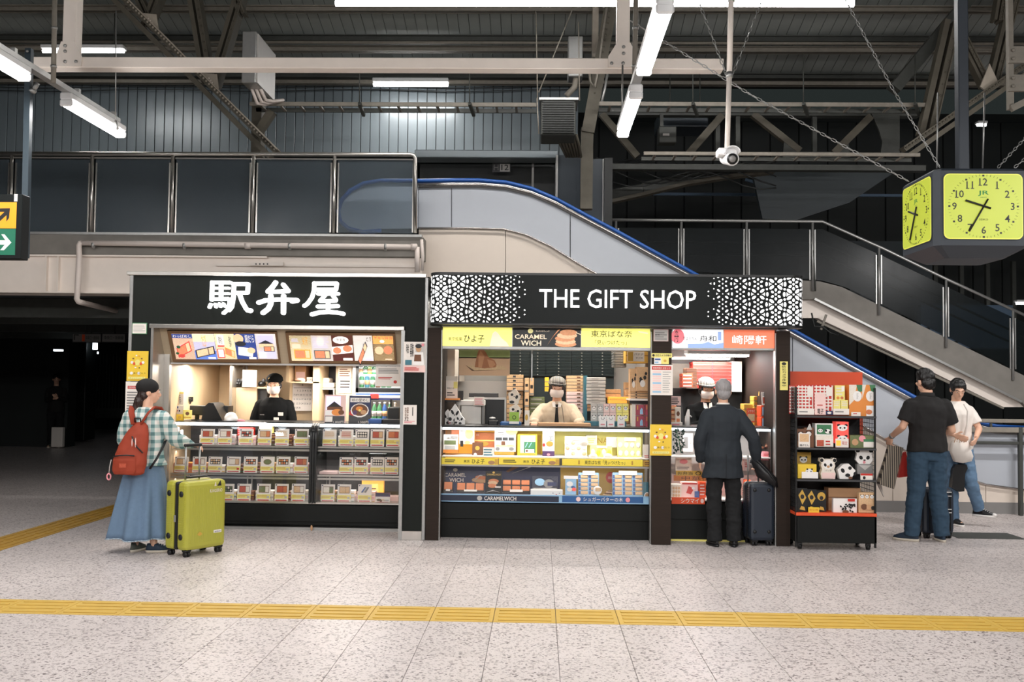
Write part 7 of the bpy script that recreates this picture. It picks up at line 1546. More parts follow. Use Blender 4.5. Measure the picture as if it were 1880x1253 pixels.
def plaid():
 m = bpy.data.materials.new('plaid'); m.use_nodes = True; N = m.node_tree.nodes; L = m.node_tree.links; b = N['Principled BSDF']; b.inputs['Roughness'].default_value = .85
 tc = N.new('ShaderNodeTexCoord'); outs = []
 for ax in ('X', 'Z'):
  w = N.new('ShaderNodeTexWave'); w.bands_direction = ax; w.inputs['Scale'].default_value = 4.6; w.inputs['Distortion'].default_value = .5; w.inputs['Detail'].default_value = 1; w.inputs['Detail Scale'].default_value = .6
  L.new(tc.outputs['Object'], w.inputs['Vector']); r = N.new('ShaderNodeMapRange'); r.inputs['From Min'].default_value = .5; r.inputs['From Max'].default_value = .62; L.new(w.outputs['Fac'], r.inputs['Value']); outs.append(r.outputs[0])
 def mix(a, c, f):
  x = N.new('ShaderNodeMix'); x.data_type = 'RGBA'
  for k, v in (('A', a), ('B', c)):
   if isinstance(v, tuple): x.inputs[k].default_value = (*lin(v), 1)
   else: L.new(v, x.inputs[k])
  L.new(f, x.inputs['Factor']); return x.outputs['Result']
 a = mix((226, 224, 218), (156, 182, 180), outs[0]); ad = mix((168, 190, 186), (92, 128, 130), outs[0]); L.new(mix(a, ad, outs[1]), b.inputs['Base Color']); MATS['plaid'] = m
plaid()
def bands(name, c1, c2, scale, ax='X', sharp=.08):
 m = bpy.data.materials.new(name); m.use_nodes = True; N = m.node_tree.nodes; L = m.node_tree.links; b = N['Principled BSDF']; b.inputs['Roughness'].default_value = .7
 tc = N.new('ShaderNodeTexCoord'); w = N.new('ShaderNodeTexWave'); w.bands_direction = ax; w.inputs['Scale'].default_value = scale; L.new(tc.outputs['Object'], w.inputs['Vector'])
 r = N.new('ShaderNodeMapRange'); r.inputs['From Min'].default_value = .5 - sharp; r.inputs['From Max'].default_value = .5 + sharp; L.new(w.outputs['Fac'], r.inputs['Value'])
 x = N.new('ShaderNodeMix'); x.data_type = 'RGBA'; x.inputs['A'].default_value = (*lin(c1), 1); x.inputs['B'].default_value = (*lin(c2), 1); L.new(r.outputs[0], x.inputs['Factor']); L.new(x.outputs['Result'], b.inputs['Base Color']); MATS[name] = m
bands('striped hat', (40, 38, 38), (190, 182, 172), 22); bands('striped bag', (58, 50, 46), (168, 156, 138), 14)

def V(*a): return Vector(a)
class Body:
 """figure built facing -y, feet at the origin, x to the viewer's right when seen from the front"""
 def __init__(s, root, H, yaw, lean=0):
  s.root = root; s.k = H / 1.7; s.R = Matrix.Rotation(yaw, 4, 'Z') @ Matrix.Scale(s.k, 4)
  s.loc = Vector(root.location)
 def w(s, p): return s.loc + (s.R @ Vector(p))
 def new(s): return M(Matrix.Translation(s.loc) @ s.R)
 def limb(s, mb, pts, rad, n=10):
  for i, (p, r) in enumerate(zip(pts, rad)):
   rr = r if isinstance(r, tuple) else (r, r, r); mb.ell(p, rr, 'skin', n=n, k=6)
  for i in range(len(pts) - 1):
   p, q = Vector(pts[i]), Vector(pts[i + 1]); r0, r1 = [r[0] if isinstance(r, tuple) else r for r in rad[i:i + 2]]
   mb.tube([p, q], [r0, r1], 'skin', n)
 def rings(s, mb, prof, n=20):        # (z, rx, ry, cx, cy)
  mb.loft([[V(pr[3] + pr[1] * math.cos(2 * PI * k / n), pr[4] + pr[2] * math.sin(2 * PI * k / n), pr[0]) for k in range(n)] for pr in prof], 'skin')
 def fuse(s, mb, name, m, voxel=.008, smooth=3, disp=None, label=None, pick=None, parent=None):
  o0 = Vector(s.root['_o']); me = bpy.data.meshes.new(name); me.from_pydata([p - o0 for p in mb.v], [], mb.f)
  t = bpy.data.objects.new('work', me); COL.objects.link(t)
  rm = t.modifiers.new('r', 'REMESH'); rm.mode = 'VOXEL'; rm.voxel_size = voxel * s.k; rm.use_smooth_shade = True
  if smooth: sm = t.modifiers.new('s', 'SMOOTH'); sm.factor = .5; sm.iterations = smooth
  dg = bpy.context.evaluated_depsgraph_get(); out = bpy.data.meshes.new_from_object(t.evaluated_get(dg)); out.name = name
  bpy.data.objects.remove(t); bpy.data.meshes.remove(me)
  if disp:
   inv = s.R.inverted(); nn = [v.normal.copy() for v in out.vertices]
   for v, nr in zip(out.vertices, nn):
    p = inv @ (v.co + o0 - s.loc); v.co += nr * disp(p) * s.k
  ml = [m] if isinstance(m, str) else m
  out.materials.clear()
  for q in ml: out.materials.append(MATS[q])
  out.polygons.foreach_set('use_smooth', [True] * len(out.polygons))
  if pick:
   inv = s.R.inverted()
   out.polygons.foreach_set('material_index', [pick(inv @ (f.center + o0 - s.loc)) for f in out.polygons])
  else: out.polygons.foreach_set('material_index', [0] * len(out.polygons))
  out.update()
  o = link(name, out, parent or s.root, o0, label); return o
def hand(B, mb, wrist, d, up, side, curl=.5, hs=1.0):
 """palm and five fingers; d: direction of the hand, up: back of the hand, side: +1 thumb along d x up"""
 w = Vector(wrist); d = Vector(d).normalized(); up = Vector(up); up = (up - d * up.dot(d)).normalized(); lat = d.cross(up) * side
 pc = w + d * .048 * hs
 for t in (-1, 0, 1): B.limb(mb, [w + lat * .008 * t, w + d * .045 + lat * .018 * t, w + d * .085 * hs + lat * .024 * t], [.018, .016, .013], 8)
 for k, (o, L) in enumerate(((.03, .072), (.010, .082), (-.010, .076), (-.029, .058))):
  p0 = w + d * .082 * hs + lat * o; a1 = curl * .7; a2 = curl * 1.5; a3 = curl * 2.2
  f = lambda a: d * math.cos(a) - up * math.sin(a)
  p1 = p0 + f(a1) * L * .42; p2 = p1 + f(a2) * L * .33; p3 = p2 + f(a3) * L * .25
  B.limb(mb, [p0, p1, p2, p3], [.0095, .0088, .008, .0072], 7)
 t0 = w + d * .028 + lat * .026; t1 = t0 + (lat * .8 + d * .6).normalized() * .034; t2 = t1 + (lat * .35 + d * .8 - up * curl * .5).normalized() * .028
 B.limb(mb, [t0, t1, t2], [.013, .0105, .009], 7)
def head(B, mb, c, R):
 T = lambda p: Vector(c) + R @ Vector(p)
 def e(p, r): mb.ell(T(p), r, 'skin', R=R, n=16, k=10)
 e((0, .012, .028), (.076, .094, .088)); e((0, -.035, -.03), (.058, .058, .075)); e((0, -.05, -.078), (.036, .036, .032)); e((0, -.082, .012), (.05, .022, .03))
 mb.tube([T((0, -.092, .015)), T((0, -.115, -.028))], [.007, .015], 'skin', 8); e((0, -.108, -.03), (.015, .014, .01))
 e((0, -.09, -.055), (.022, .016, .008)); e((0, -.088, -.066), (.018, .014, .007))
 for s in (-1, 1): e((s * .077, .012, -.008), (.010, .022, .032)); e((s * .034, -.084, .022), (.02, .012, .007))
def face_bits(B, c, R, closed=False):
 T = lambda p: Vector(c) + R @ Vector(p)
 e = B.new()
 for s in (-1, 1):
  e.ell(T((s * .031, -.0915, .005)), (.0135, .008, .0055 if not closed else .003), 'eye white', R=R, n=10, k=6); e.ell(T((s * .031, -.0985, .005)), (.006, .003, .005 if not closed else .002), 'hair black', R=R, n=8, k=5)
 e.build('eyes', B.root)
 b = B.new()
 for s in (-1, 1): b.tube([T((s * .015, -.103, .026)), T((s * .032, -.101, .031)), T((s * .05, -.089, .026))], .0032, 'hair black', 5)
 b.build('eyebrows', B.root)
def mask_on(B, c, R):
 T = lambda p: Vector(c) + R @ Vector(p); mb = B.new(); n = 9; V_ = []; rows = 6
 for j in range(rows):
  for i in range(n):
   a = math.radians(-72 + 144 * i / (n - 1)); z = -.012 - .088 * j / (rows - 1); r = .074 + .012 * math.sin(PI * j / (rows - 1)); bulge = .03 * math.cos(a) ** 6 * (1 - abs(j - 1.5) / 6)
   if j == 0: bulge += .01 * math.cos(a) ** 8
   V_.append(T((r * math.sin(a) * (1 - .12 * j / rows), -.022 - (r + bulge) * math.cos(a) + (.004 if j % 2 else 0), z)))
 F = [(j * n + i, (j + 1) * n + i, (j + 1) * n + i + 1, j * n + i + 1) for j in range(rows - 1) for i in range(n - 1)]
 mb.add(V_, F, 'mask', True)
 for s in (-1, 1):
  for z0 in (-.018, -.085): mb.tube([T((s * .07, -.04, z0)), T((s * .083, .0, -.02 if z0 > -.05 else -.04))], .002, 'mask', 4)
 mb.build('face_mask', B.root)
DEF = dict(hip=(.088, 0, .90), knee=(.095, -.015, .49), ankle=(.10, .02, .085), toe=(.115, -.13, .03), sho=(.163, .01, 1.335), elb=(.215, .03, 1.08), wri=(.22, -.04, .86))
def make_person(name, loc, H, yaw, label, joints, headrot=(0, 0, 0), skin='skin', hands=None, headoff=(0, 0, 0), bare=('head', 'arms'), torso_lean=(0, 0), face=True, closed=False):
 root = thing(name, Vector(loc), label, 'person'); B = Body(root, H, yaw)
 J = {}
 for k, v in DEF.items():
  for s, q in ((1, 'R'), (-1, 'L')): J[k + q] = Vector((v[0] * s, v[1], v[2]))
 for k, v in joints.items(): J[k] = Vector(v)
 B.J = J; lx, ly = torso_lean; B.lx, B.ly = lx, ly
 tl = lambda z: (lx * max(0, (z - .95) / .5), ly * max(0, (z - .95) / .5)); B.tl = tl
 mb = B.new()
 pr = [(.84, .12, .09), (.92, .158, .112), (1.0, .142, .105), (1.08, .128, .098), (1.18, .142, .108), (1.28, .152, .108), (1.34, .15, .09), (1.385, .115, .072), (1.415, .075, .06), (1.44, .052, .052), (1.50, .05, .052)]
 B.rings(mb, [(z, a, b, *tl(z)) for z, a, b in pr])
 R = Matrix.Rotation(headrot[2], 3, 'Z') @ Matrix.Rotation(headrot[0], 3, 'X') @ Matrix.Rotation(headrot[1], 3, 'Y')
 hc = Vector((tl(1.6)[0], tl(1.6)[1] - .012, 1.585)) + Vector(headoff); B.hc, B.hR = hc, R
 B.limb(mb, [Vector((*tl(1.44), 1.43)), hc + Vector((0, .012, -.05))], [.052, .05]); head(B, mb, hc, R)
 for q, s in (('R', 1), ('L', -1)):
  S, E, W_ = J['sho' + q], J['elb' + q], J['wri' + q]
  B.limb(mb, [Vector((*tl(1.36), 1.325)) + Vector((s * .08, 0, 0)), S, S.lerp(E, .5), E, E.lerp(W_, .35), W_], [.06, .052, .043, .037, .036, .025])
  hd = (hands or {}).get(q, {}); d = Vector(hd.get('d', (W_ - E).normalized())); hand(B, mb, W_, d, hd.get('up', (s, 0, .2)), hd.get('side', s), hd.get('curl', .35))
  Hh, K, A, Tt = J['hip' + q], J['knee' + q], J['ankle' + q], J['toe' + q]
  B.limb(mb, [Hh, Hh.lerp(K, .5), K, K.lerp(A, .35), A], [.082, .068, .052, .05, .036]); B.limb(mb, [A + Vector((0, .0, -.045)), A.lerp(Tt, .6) + Vector((0, 0, -.03)), Tt], [.034, .034, .026])
 B.fuse(mb, 'body', skin, .0075, 2)
 if face: face_bits(B, hc, R, closed)
 return B
def fold(a, f, seed=0, zf=1.0):
 return lambda p: a * (noise.noise(Vector((p.x * f, p.y * f, p.z * f * zf + seed))) + .5 * noise.noise(Vector((p.x * f * 2.3, p.y * f * 2.3, p.z * f * 2.3 * zf + seed))))
def top(B, name, m, z0, infl=.014, sleeve=1.0, hem=None, sw=(.062, .05, .045), disp=None, pick=None, neck=.075, shoulder=0, label=None):
 mb = B.new(); i = infl; pr = [(.84, .158, .118), (.92, .168, .124), (1.0, .155, .115), (1.08, .148, .11), (1.18, .158, .118), (1.28, .166, .118), (1.335, .168, .104), (1.375, .142, .084), (1.41, .1, .072), (1.435, neck, .066)]
 if hem: pr = [(z0, hem[0] - i, hem[1] - i)] + [p for p in pr if p[0] > z0 + .02]
 else: pr = [(z0, .155, .115)] + [p for p in pr if p[0] > z0 + .02]
 B.rings(mb, [(z, a + i + (shoulder if z > 1.25 else 0), b + i, *B.tl(z)) for z, a, b in pr])
 for q, s in (('R', 1), ('L', -1)):
  S, E, W_ = B.J['sho' + q], B.J['elb' + q], B.J['wri' + q]
  pts = [Vector((*B.tl(1.35), 1.345)) + Vector((s * .09, 0, 0)), S, S.lerp(E, .5), E, E.lerp(W_, .5), W_ - (W_ - E).normalized() * .01]; rd = [.06, sw[0] * .86 + i * .3, sw[0], sw[1], sw[1], sw[2]]
  if sleeve < 1:                                    # short sleeve ends above the elbow
   e = S.lerp(E, sleeve * 1.2); pts = pts[:2] + [S.lerp(E, sleeve * .6), e]; rd = rd[:2] + [sw[0] * .98, sw[0] * 1.0]
   B.limb(mb, pts[:-1], rd[:-1]); mb.tube([pts[-2], pts[-1]], rd[-2:], 'skin', 12)
  else: B.limb(mb, pts, rd, 12)
 return B.fuse(mb, name, m, .009, 2, disp or fold(.006, 9), label, pick)
def trousers(B, m, r=(.1, .075, .07), ank=.05, name='trousers', disp=None, top_=.96):
 mb = B.new(); B.rings(mb, [(.80, .13, .11, *B.tl(.8)), (.88, .172, .128, 0, 0), (top_, .16, .118, 0, 0), (top_ + .04, .15, .11, 0, 0)])
 for q, s in (('R', 1), ('L', -1)):
  Hh, K, A = B.J['hip' + q], B.J['knee' + q], B.J['ankle' + q]
  M_ = K.lerp(A, .5); B.limb(mb, [Hh + Vector((0, 0, -.03)), Hh.lerp(K, .5), K, M_], [r[0], (r[0] + r[1]) / 2, r[1], r[1] * .93], 14); mb.tube([M_, A + Vector((0, 0, ank - .085))], [r[1] * .93, r[2]], 'skin', 14)
 return B.fuse(mb, name, m, .009, 2, disp or fold(.012, 9, 3, 1.7))
def shoe(B, q, m, sole='sole', h=.0, lace=False):
 A, T_ = B.J['ankle' + q], B.J['toe' + q]; d = (T_ - A); d.z = 0; L_ = d.length; d.normalize(); lat = Vector((-d.y, d.x, 0))
 g = Vector((A.x, A.y, T_.z - .03)); pitch = T_.z - .03
 P_ = lambda u, v, z: Vector((A.x, A.y, 0)) + d * u + lat * v + Vector((0, 0, z + (B.J['toe' + q].z - .03 if 1 else 0)))
 mb = B.new(); n = 14
 def loop(sc, z, u0, u1, w):
  o = []
  for k in range(n * 2):
   t = 2 * PI * k / (n * 2); u = (u0 + u1) / 2 + (u1 - u0) / 2 * math.cos(t); wv = w * (1 - .16 * (1 if math.cos(t) < -.1 else 0)) * math.sin(t); o.append(P_(u, wv * sc, z))
  return o
 mb.loft([loop(1, .0, -.075, .185, .047), loop(1.02, .024, -.077, .187, .048)], sole)
 mb.loft([loop(.98, .024, -.072, .18, .046), loop(.95, .045, -.07, .165, .044), loop(.85, .068, -.066, .11, .04), loop(.8, .09, -.06, .045, .038)], m)
 if lace:
  for k in range(4): mb.tube([P_(.055 + .022 * k, -.028, .086 - .009 * k), P_(.055 + .022 * k, .028, .086 - .009 * k)], .004, 'white', 5)
  mb.ell(P_(.165, 0, .03), (.03, .035, .022), 'white', n=8, k=5)
 return mb.build('shoe', B.root)
def hair_cap(B, m, extra=(), amp=.004, back=-.02, front=.035, name='hair'):
 c, R = B.hc, B.hR; mb = B.new(); T = lambda p: Vector(c) + R @ Vector(p)
 n = 20; rings_ = []
 mb.ell(T((0, .022, .042)), (.086, .1, .088), 'skin', R=R, n=18, k=10)
 mb.ell(T((0, .05, -.005 + back)), (.074, .06, .07), 'skin', R=R, n=14, k=8)
 for p, r in extra: mb.ell(T(p), r, 'skin', R=R, n=12, k=8)
 return B.fuse(mb, name, m, .007, 1, lambda p: amp * (noise.noise(Vector((p.x * 60, p.y * 60, p.z * 14))) + .6 * noise.noise(p * 40)))

# ---- backpack woman
wl = G(262, 1013); 
B = make_person('person', (wl.x, wl.y, 0), 1.53, PI - .12, 'woman in plaid shirt, long denim skirt, black cap and red backpack', {
 'ankleL': (-.13, .03, .085), 'toeL': (-.24, -.02, .03), 'kneeL': (-.10, -.02, .48), 'ankleR': (.07, .02, .085), 'toeR': (.06, -.11, .03),
 'elbL': (-.27, -.08, 1.12), 'wriL': (-.35, -.26, 1.05), 'elbR': (.24, -.02, 1.10), 'wriR': (.20, -.2, 1.0)}, headrot=(.05, 0, -.95), hands={'L': dict(d=(-.9, -.35, -.05), up=(0, -.2, 1), side=-1, curl=.75)}, torso_lean=(0, -.02))
top(B, 'shirt', 'plaid', .86, .03, 1, (.235, .175), (.088, .072, .045), fold(.011, 8, 2), neck=.06, shoulder=.012)
mb = B.new(); n = 72; rr = []
for j in range(16):
 t = j / 15; z = .985 - .845 * t; o = []
 for k in range(n):
  a = 2 * PI * k / n; pl = math.sin(9 * a + 1.2 * math.sin(3 * a) + .6) * .03 * t ** 1.1 + math.sin(17 * a + 1) * .006 * t
  rx = .155 + .155 * t ** .85; ry = .12 + .14 * t ** .85
  o.append(V((rx + pl) * math.cos(a) - .035 * t * -1, (ry + pl) * math.sin(a), z + .008 * math.sin(5 * a + 2) * t))
 rr.append(o)
mat('denim fray', (170, 184, 196), .9)
mb.loft(rr, 'denim light'); sk = mb.build('skirt', B.root)
hm = B.new()
for k in range(0, n):
 p = Vector(rr[-1][k]); q = Vector(rr[-1][(k + 1) % n]); hm.tube([p + V(0, 0, .004), q + V(0, 0, .003)], .0045 + .002 * (k % 2), 'denim fray', 4)

hm.build('frayed_hem', sk)
shoe(B, 'R', 'shoe grey'); shoe(B, 'L', 'shoe navy', lace=True)
mb = B.new()
c, R = B.hc, B.hR; T = lambda p: Vector(c) + R @ Vector(p)
hair_cap(B, 'hair brown', [((.0, .09, -.1), (.06, .045, .07)), ((.01, .11, -.16), (.055, .035, .06)), ((.03, .1, -.2), (.04, .03, .05)), ((0.05, .05, -.07), (.035, .05, .06))], .008)
mb = B.new(); mb.ell(T((0, .018, .052)), (.096, .112, .088), 'shirt black', R=R, n=20, k=12); mb.build('cap', B.root, label='black soft cap')
# backpack
tb = lambda x, y, z: V(x, y, z)
mb = B.new(); prof = [(.78, .11, .05, .02, .25), (.80, .155, .085, .03, .245), (.88, .168, .1, .035, .235), (.98, .16, .095, .03, .22), (1.08, .145, .085, .01, .2), (1.18, .115, .07, -.01, .175), (1.26, .08, .05, -.02, .15), (1.29, .04, .03, -.02, .14)]
B.rings(mb, prof, 28); bpk = B.fuse(mb, 'backpack', 'backpack', .009, 2, fold(.010, 7, 5)); bpk['label'] = 'rust red backpack'
mb = B.new()
B.rings(mb, [(.79, .11, .03, .04, .315), (.83, .125, .045, .045, .315), (.93, .125, .045, .045, .31), (.98, .11, .03, .04, .3)], 22); B.fuse(mb, 'front_pocket', 'backpack', .009, 2, fold(.006, 9, 1), parent=bpk)
mb = B.new(); mb.tube([V(-.07, .335, .975), V(.0, .358, .98), V(.08, .357, .975), V(.15, .335, .965)], .0075, 'rubber', 6).tube([V(-.02, .302, 1.16), V(-.07, .3, 1.06), V(-.13, .29, 1.0)], .007, 'rubber', 6); mb.build('zip', bpk)
for s, x in ((1, .12), (-1, -.11)):
 mb = B.new(); mb.tube([V(x * .3, .17, 1.27), V(x * .8, .12, 1.39), V(x, .06, 1.435), V(x * 1.15, -.02, 1.425), V(x * 1.3, -.1, 1.33)], .024, 'backpack', 8, sq=(1.3, .45)); mb.build('shoulder_strap', bpk)
mb = B.new(); mb.tube([V(-.16, .2, .84), V(-.2, .14, .94), V(-.215, .05, 1.05), V(-.2, -.02, 1.1)], .018, 'rubber', 6, sq=(1.4, .4)); mb.build('lower_strap', bpk)
mb = B.new(); mb.tube([V(-.03, .16, 1.29), V(-.03, .17, 1.33), V(.03, .17, 1.33), V(.03, .16, 1.29)], .008, 'rubber', 6); mb.build('grab_loop', bpk)
mb = B.new(); mb.ell(V(-.06, .305, 1.1), (.006, .006, .05), 'pale pink', n=6, k=5); mb.ell(V(-.03, .315, 1.1), (.006, .006, .04), 'pale pink', n=6, k=5); mb.box(.0, .07, .357, .362, .86, .9, 'food red'); mb.build('zip_pulls', bpk)
mb = B.new(); mb.tube([V(.19, .3, .93), V(.2, .31, .86), V(.205, .31, .80)], .005, 'light grey', 5); ring = [V(.205 + .02 * math.cos(t), .31, .765 + .03 * math.sin(t)) for t in [2 * PI * k / 10 for k in range(11)]]; mb.tube(ring, .008, 'pink', 6, cap=False); mb.build('charm', bpk, label='pink ring charm')
WOM = B
# ---- lime suitcase
def suitcase(name, label, c, w, d, h, yaw, m, m2, z0=.05, ribs=16, handle=None, side_discs=True, extra=None):
 r = thing(name, Vector((c[0], c[1], 0)), label, 'suitcase'); T = Matrix.Translation((c[0], c[1], 0)) @ Matrix.Rotation(yaw, 4, 'Z')
 g = d * .14
 for s in (-1, 1):
  mb = M(T); y0, y1 = (-d / 2, -g / 2) if s < 0 else (g / 2, d / 2)
  mb.box(-w / 2, w / 2, y0, y1, z0, z0 + h, m, min(.035, d * .18)); sh = mb.build('shell', r)
  rb = M(T); yf = -d / 2 - .002 if s < 0 else d / 2 - .002
  for k in range(ribs): x = -w / 2 + .05 + (w - .1) * (k + .5) / ribs; rb.box(x - .004, x + .004, yf, yf + .004, z0 + .06, z0 + h - .06, m, .0018)
  for sx in (-1, 1):
   for k in range(26): z = z0 + .05 + (h - .1) * (k + .5) / 26; ym = (y0 + y1) / 2; rb.box(sx * w / 2 - .002, sx * w / 2 + .003, ym - abs(y1 - y0) * .3, ym + abs(y1 - y0) * .3, z - .003, z + .003, m)
  rb.build('ribs', sh, kind='stuff')
  if side_discs:
   for sx in (-1, 1):
    for z in (.2, .82): dd = M(T); c0 = Vector((sx * w / 2, (y0 + y1) / 2, z0 + h * z)); dd.tube([c0 - V(.002, 0, 0), c0 + V(sx * .006, 0, 0)], .026, 'rubber', 14); dd.build('side_foot', r)
 mb = M(T); mb.box(-w / 2 + .004, w / 2 - .004, -g / 2, g / 2, z0 + .004, z0 + h - .004, m2, .02); mb.build('zip_band', r)
 for sx in (-1, 1):
  for sy in (-1, 1):
   mb = M(T); x, y = sx * (w / 2 - .05), sy * (d / 2 - .04)
   mb.box(x - .035, x + .035, y - .028, y + .028, z0 - .012, z0 + .012, 'rubber', .008)
   for o in (-.016, .016): mb.tube([V(x + o - .009, y, .024), V(x + o + .009, y, .024)], .024, 'rubber', 14)
   mb.tube([V(x, y, .024), V(x, y, z0)], .01, 'rubber', 6); mb.build('wheel', r)
 if handle:
  hx, hy, ht = handle; mb = M(T)
  for s in (-1, 1): mb.tube([V(hx * s + 0, hy, z0 + h - .01), V(hx * s, hy, ht)], .0085, 'galvanised', 8)
  mb.build('telescopic_poles', r); mb = M(T); mb.box(-hx - .02, hx + .02, hy - .014, hy + .014, ht - .01, ht + .018, 'rubber', .008); mb.build('handle_grip', r)
 if extra: extra(r, T)
 return r
# visible: narrow side (left) 305-330, broad front 330-412; front faces right of the viewer
wd = .44; dS = .29
yaw = 1.0; ux = Vector((math.cos(yaw), math.sin(yaw), 0)); uy = Vector((-math.sin(yaw), math.cos(yaw), 0))
cc_ = Vector((G(339, 1026).x, G(339, 1026).y, 0)) + ux * wd / 2 + uy * dS / 2
def lime_extra(r, T):
 mb = M(T); y = -dS / 2 - .006
 mb.add([(.11, y, .60), (.155, y, .60), (.142, y, .65)], [(0, 1, 2)], 'ink'); mb.build('sticker', r); mb = M(T); mb.add([(.075, y, .60), (.10, y, .60), (.09, y, .64)], [(0, 1, 2)], 'food white'); mb.build('sticker', r); mb = M(T)
 put_text(mb, 'KAGERO', .03, .165, .545, .575, y, 'food white', .02); mb.build('sticker_lettering', r); mb = M(T); mb.box(.08, .165, y, y + .002, .185, .21, 'white'); put_text(mb, 'ambion', .09, .155, .19, .204, y - .001, 'ink', .02); mb.build('sticker', r); mb = M(T)
 mb.add([(-.10, y, .19), (-.07, y, .175), (-.04, y, .19), (-.07, y, .215)], [(0, 1, 2, 3)], 'gold'); mb.build('sticker', r)
 mb = M(T); mb.box(-wd / 2 - .006, -wd / 2 + .002, -.012, .012, .30, .36, 'galvanised', .003); mb.build('zip_pull', r)
 mb = M(T); mb.box(-.1, .1, -.03, .03, .675, .69, 'rubber', .006); mb.build('top_handle', r)
suitcase('suitcase', 'lime green ribbed hard-shell suitcase beside the backpack woman', cc_, wd, dS, .60, yaw, 'lime case', 'rubber', .055, 22, (.075, .06, .955), True, lime_extra)

# ---- man in the dark suit
ml = G(1327, 1003)
B = make_person('person', (ml.x, ml.y, 0), 1.60, PI, 'grey-haired man in a dark suit seen from behind at the small stall', {
 'elbL': (-.30, .06, 1.10), 'wriL': (-.345, -.02, .90), 'elbR': (.235, .02, 1.10), 'wriR': (.225, -.06, .88), 'ankleR': (.085, .02, .085), 'toeR': (.12, -.12, .03), 'ankleL': (-.11, .02, .085), 'toeL': (-.13, -.12, .03), 'kneeL': (-.11, -.01, .49), 'kneeR': (.09, -.01, .49)}, headrot=(.08, 0, .0), hands={'L': dict(d=(-.15, -.1, -1), up=(-1, .1, 0), side=-1, curl=.9)}, face=False)
trousers(B, 'trouser black', (.098, .08, .074), .055)
top(B, 'suit_jacket', 'suit', .70, .03, 1, (.215, .15), (.078, .068, .055), fold(.010, 7, 4), neck=.06, shoulder=.012)
mb = B.new(); B.rings(mb, [(1.425, .072, .07, 0, .005), (1.455, .066, .066, 0, .0), (1.468, .062, .062, 0, 0)], 20); mb2 = B.new(); B.rings(mb2, [(1.40, .1, .085, 0, .005), (1.43, .085, .078, 0, .005), (1.452, .074, .073, 0, .003)], 20)
mb.m = [0] * len(mb.f); mb.ml = [MATS['cotton white']]; mb.build('shirt_collar', B.root); mb2.m = [0] * len(mb2.f); mb2.ml = [MATS['suit']]; mb2.build('jacket_collar', B.root)
mb = B.new(); mb.box(-.002, .002, .172, .178, .71, .95, 'trouser black'); mb.build('back_vent', B.root)
hair_cap(B, 'hair grey', [((0, .06, -.035), (.066, .05, .05))], .004)
mb = B.new(); T = lambda p: Vector(B.hc) + B.hR @ Vector(p)
for s in (-1, 1): mb.tube([T((s * .08, .02, 0)), T((s * .083, -.05, -.01))], .0025, 'trouser black', 5)
mb.build('glasses', B.root)
shoe(B, 'R', 'shoe black', 'shoe black'); shoe(B, 'L', 'shoe black', 'shoe black')
sc = G(1398, 1004); sy = .10
suitcase('suitcase', 'dark navy cabin suitcase standing beside the man in the suit', (sc.x, sc.y + .14, 0), .245, .26, .555, .12, 'navy case', 'rubber', .05, 0, None, False, None)
r_ = bpy.data.objects['suitcase.001']; T = Matrix.Translation((sc.x, sc.y + .14, 0)) @ Matrix.Rotation(.12, 4, 'Z')
for x in (-.08, .06):
 for z in (.14, .54): mb = M(T); mb.ell(V(x, -.134, z), (.018, .01, .018), 'rubber', n=10, k=6); mb.build('stud_foot', r_)
mb = M(T)
for x in (-.085, .02): mb.tube([V(x, .06, .6), V(x - .0, .06, .86)], .008, 'galvanised', 8)
mb.build('telescopic_poles', r_)
hw = B.w((-.365, -.04, .84))
bag = M(); cen = Vector((sc.x + .02, sc.y + .08, .66))
pts = [hw + V(.0, 0, -.02), hw + V(.06, .02, -.06), cen + V(.05, 0, .02), cen + V(.12, 0, -.06)]
bagm = thing('laptop_bag', cen, 'soft black briefcase slung over the navy suitcase', 'bag')
q0, q1, q2, q3 = P(1379, 848, hw.y), P(1396, 842, hw.y), P(1427, 887, sc.y + .06), P(1396, 884, sc.y + .02)
mb = M(); mb.loft([[p + V(0, -.035, 0) for p in (P(1378, 846, sc.y + .02), P(1392, 843, sc.y + .02), P(1425, 878, sc.y + .02), P(1427, 895, sc.y + .02), P(1420, 893, sc.y + .02), P(1390, 876, sc.y + .02))], [p + V(0, .035, 0) for p in (P(1378, 846, sc.y + .02), P(1392, 843, sc.y + .02), P(1425, 878, sc.y + .02), P(1427, 895, sc.y + .02), P(1420, 893, sc.y + .02), P(1390, 876, sc.y + .02))]], 'shoe black'); mb.build('body', bagm)
mb = M(); mb.tube([P(1378, 850, sc.y), P(1381, 842, hw.y), P(1386, 838, hw.y), P(1392, 846, sc.y)], .01, 'rubber', 6); mb.tube([P(1386, 842, sc.y - .02), P(1410, 866, sc.y - .02), P(1424, 886, sc.y - .02)], .004, 'dark grey', 5); mb.build('strap', bagm)

# ---- man in the black polo shirt
pl_ = G(1704, 994)
B = make_person('person', (pl_.x, pl_.y, 0), 1.73, PI + .06, 'man in black polo and blue jeans holding shopping bags, seen from behind', {
 'hipR': (.088, 0, .90), 'kneeR': (.115, -.01, .49), 'ankleR': (.17, .0, .085), 'toeR': (.28, -.09, .03), 'kneeL': (-.11, -.02, .49), 'ankleL': (-.13, .02, .085), 'toeL': (-.15, -.13, .03),
 'elbR': (.25, .0, 1.13), 'wriR': (.29, -.19, 1.02), 'elbL': (-.25, -.0, 1.1), 'wriL': (-.17, -.2, 1.06)}, headrot=(.35, 0, .2), skin='skin', hands={'R': dict(d=(.1, -.35, -.85), up=(.7, .5, 0), side=1, curl=1.0)}, face=False, headoff=(.0, -.03, -.01))
trousers(B, 'denim', (.112, .088, .076), .05)
top(B, 'polo_shirt', 'shirt black', .885, .032, .62, (.205, .15), (.088, .07, .06), fold(.012, 7, 9), neck=.06, shoulder=.012)
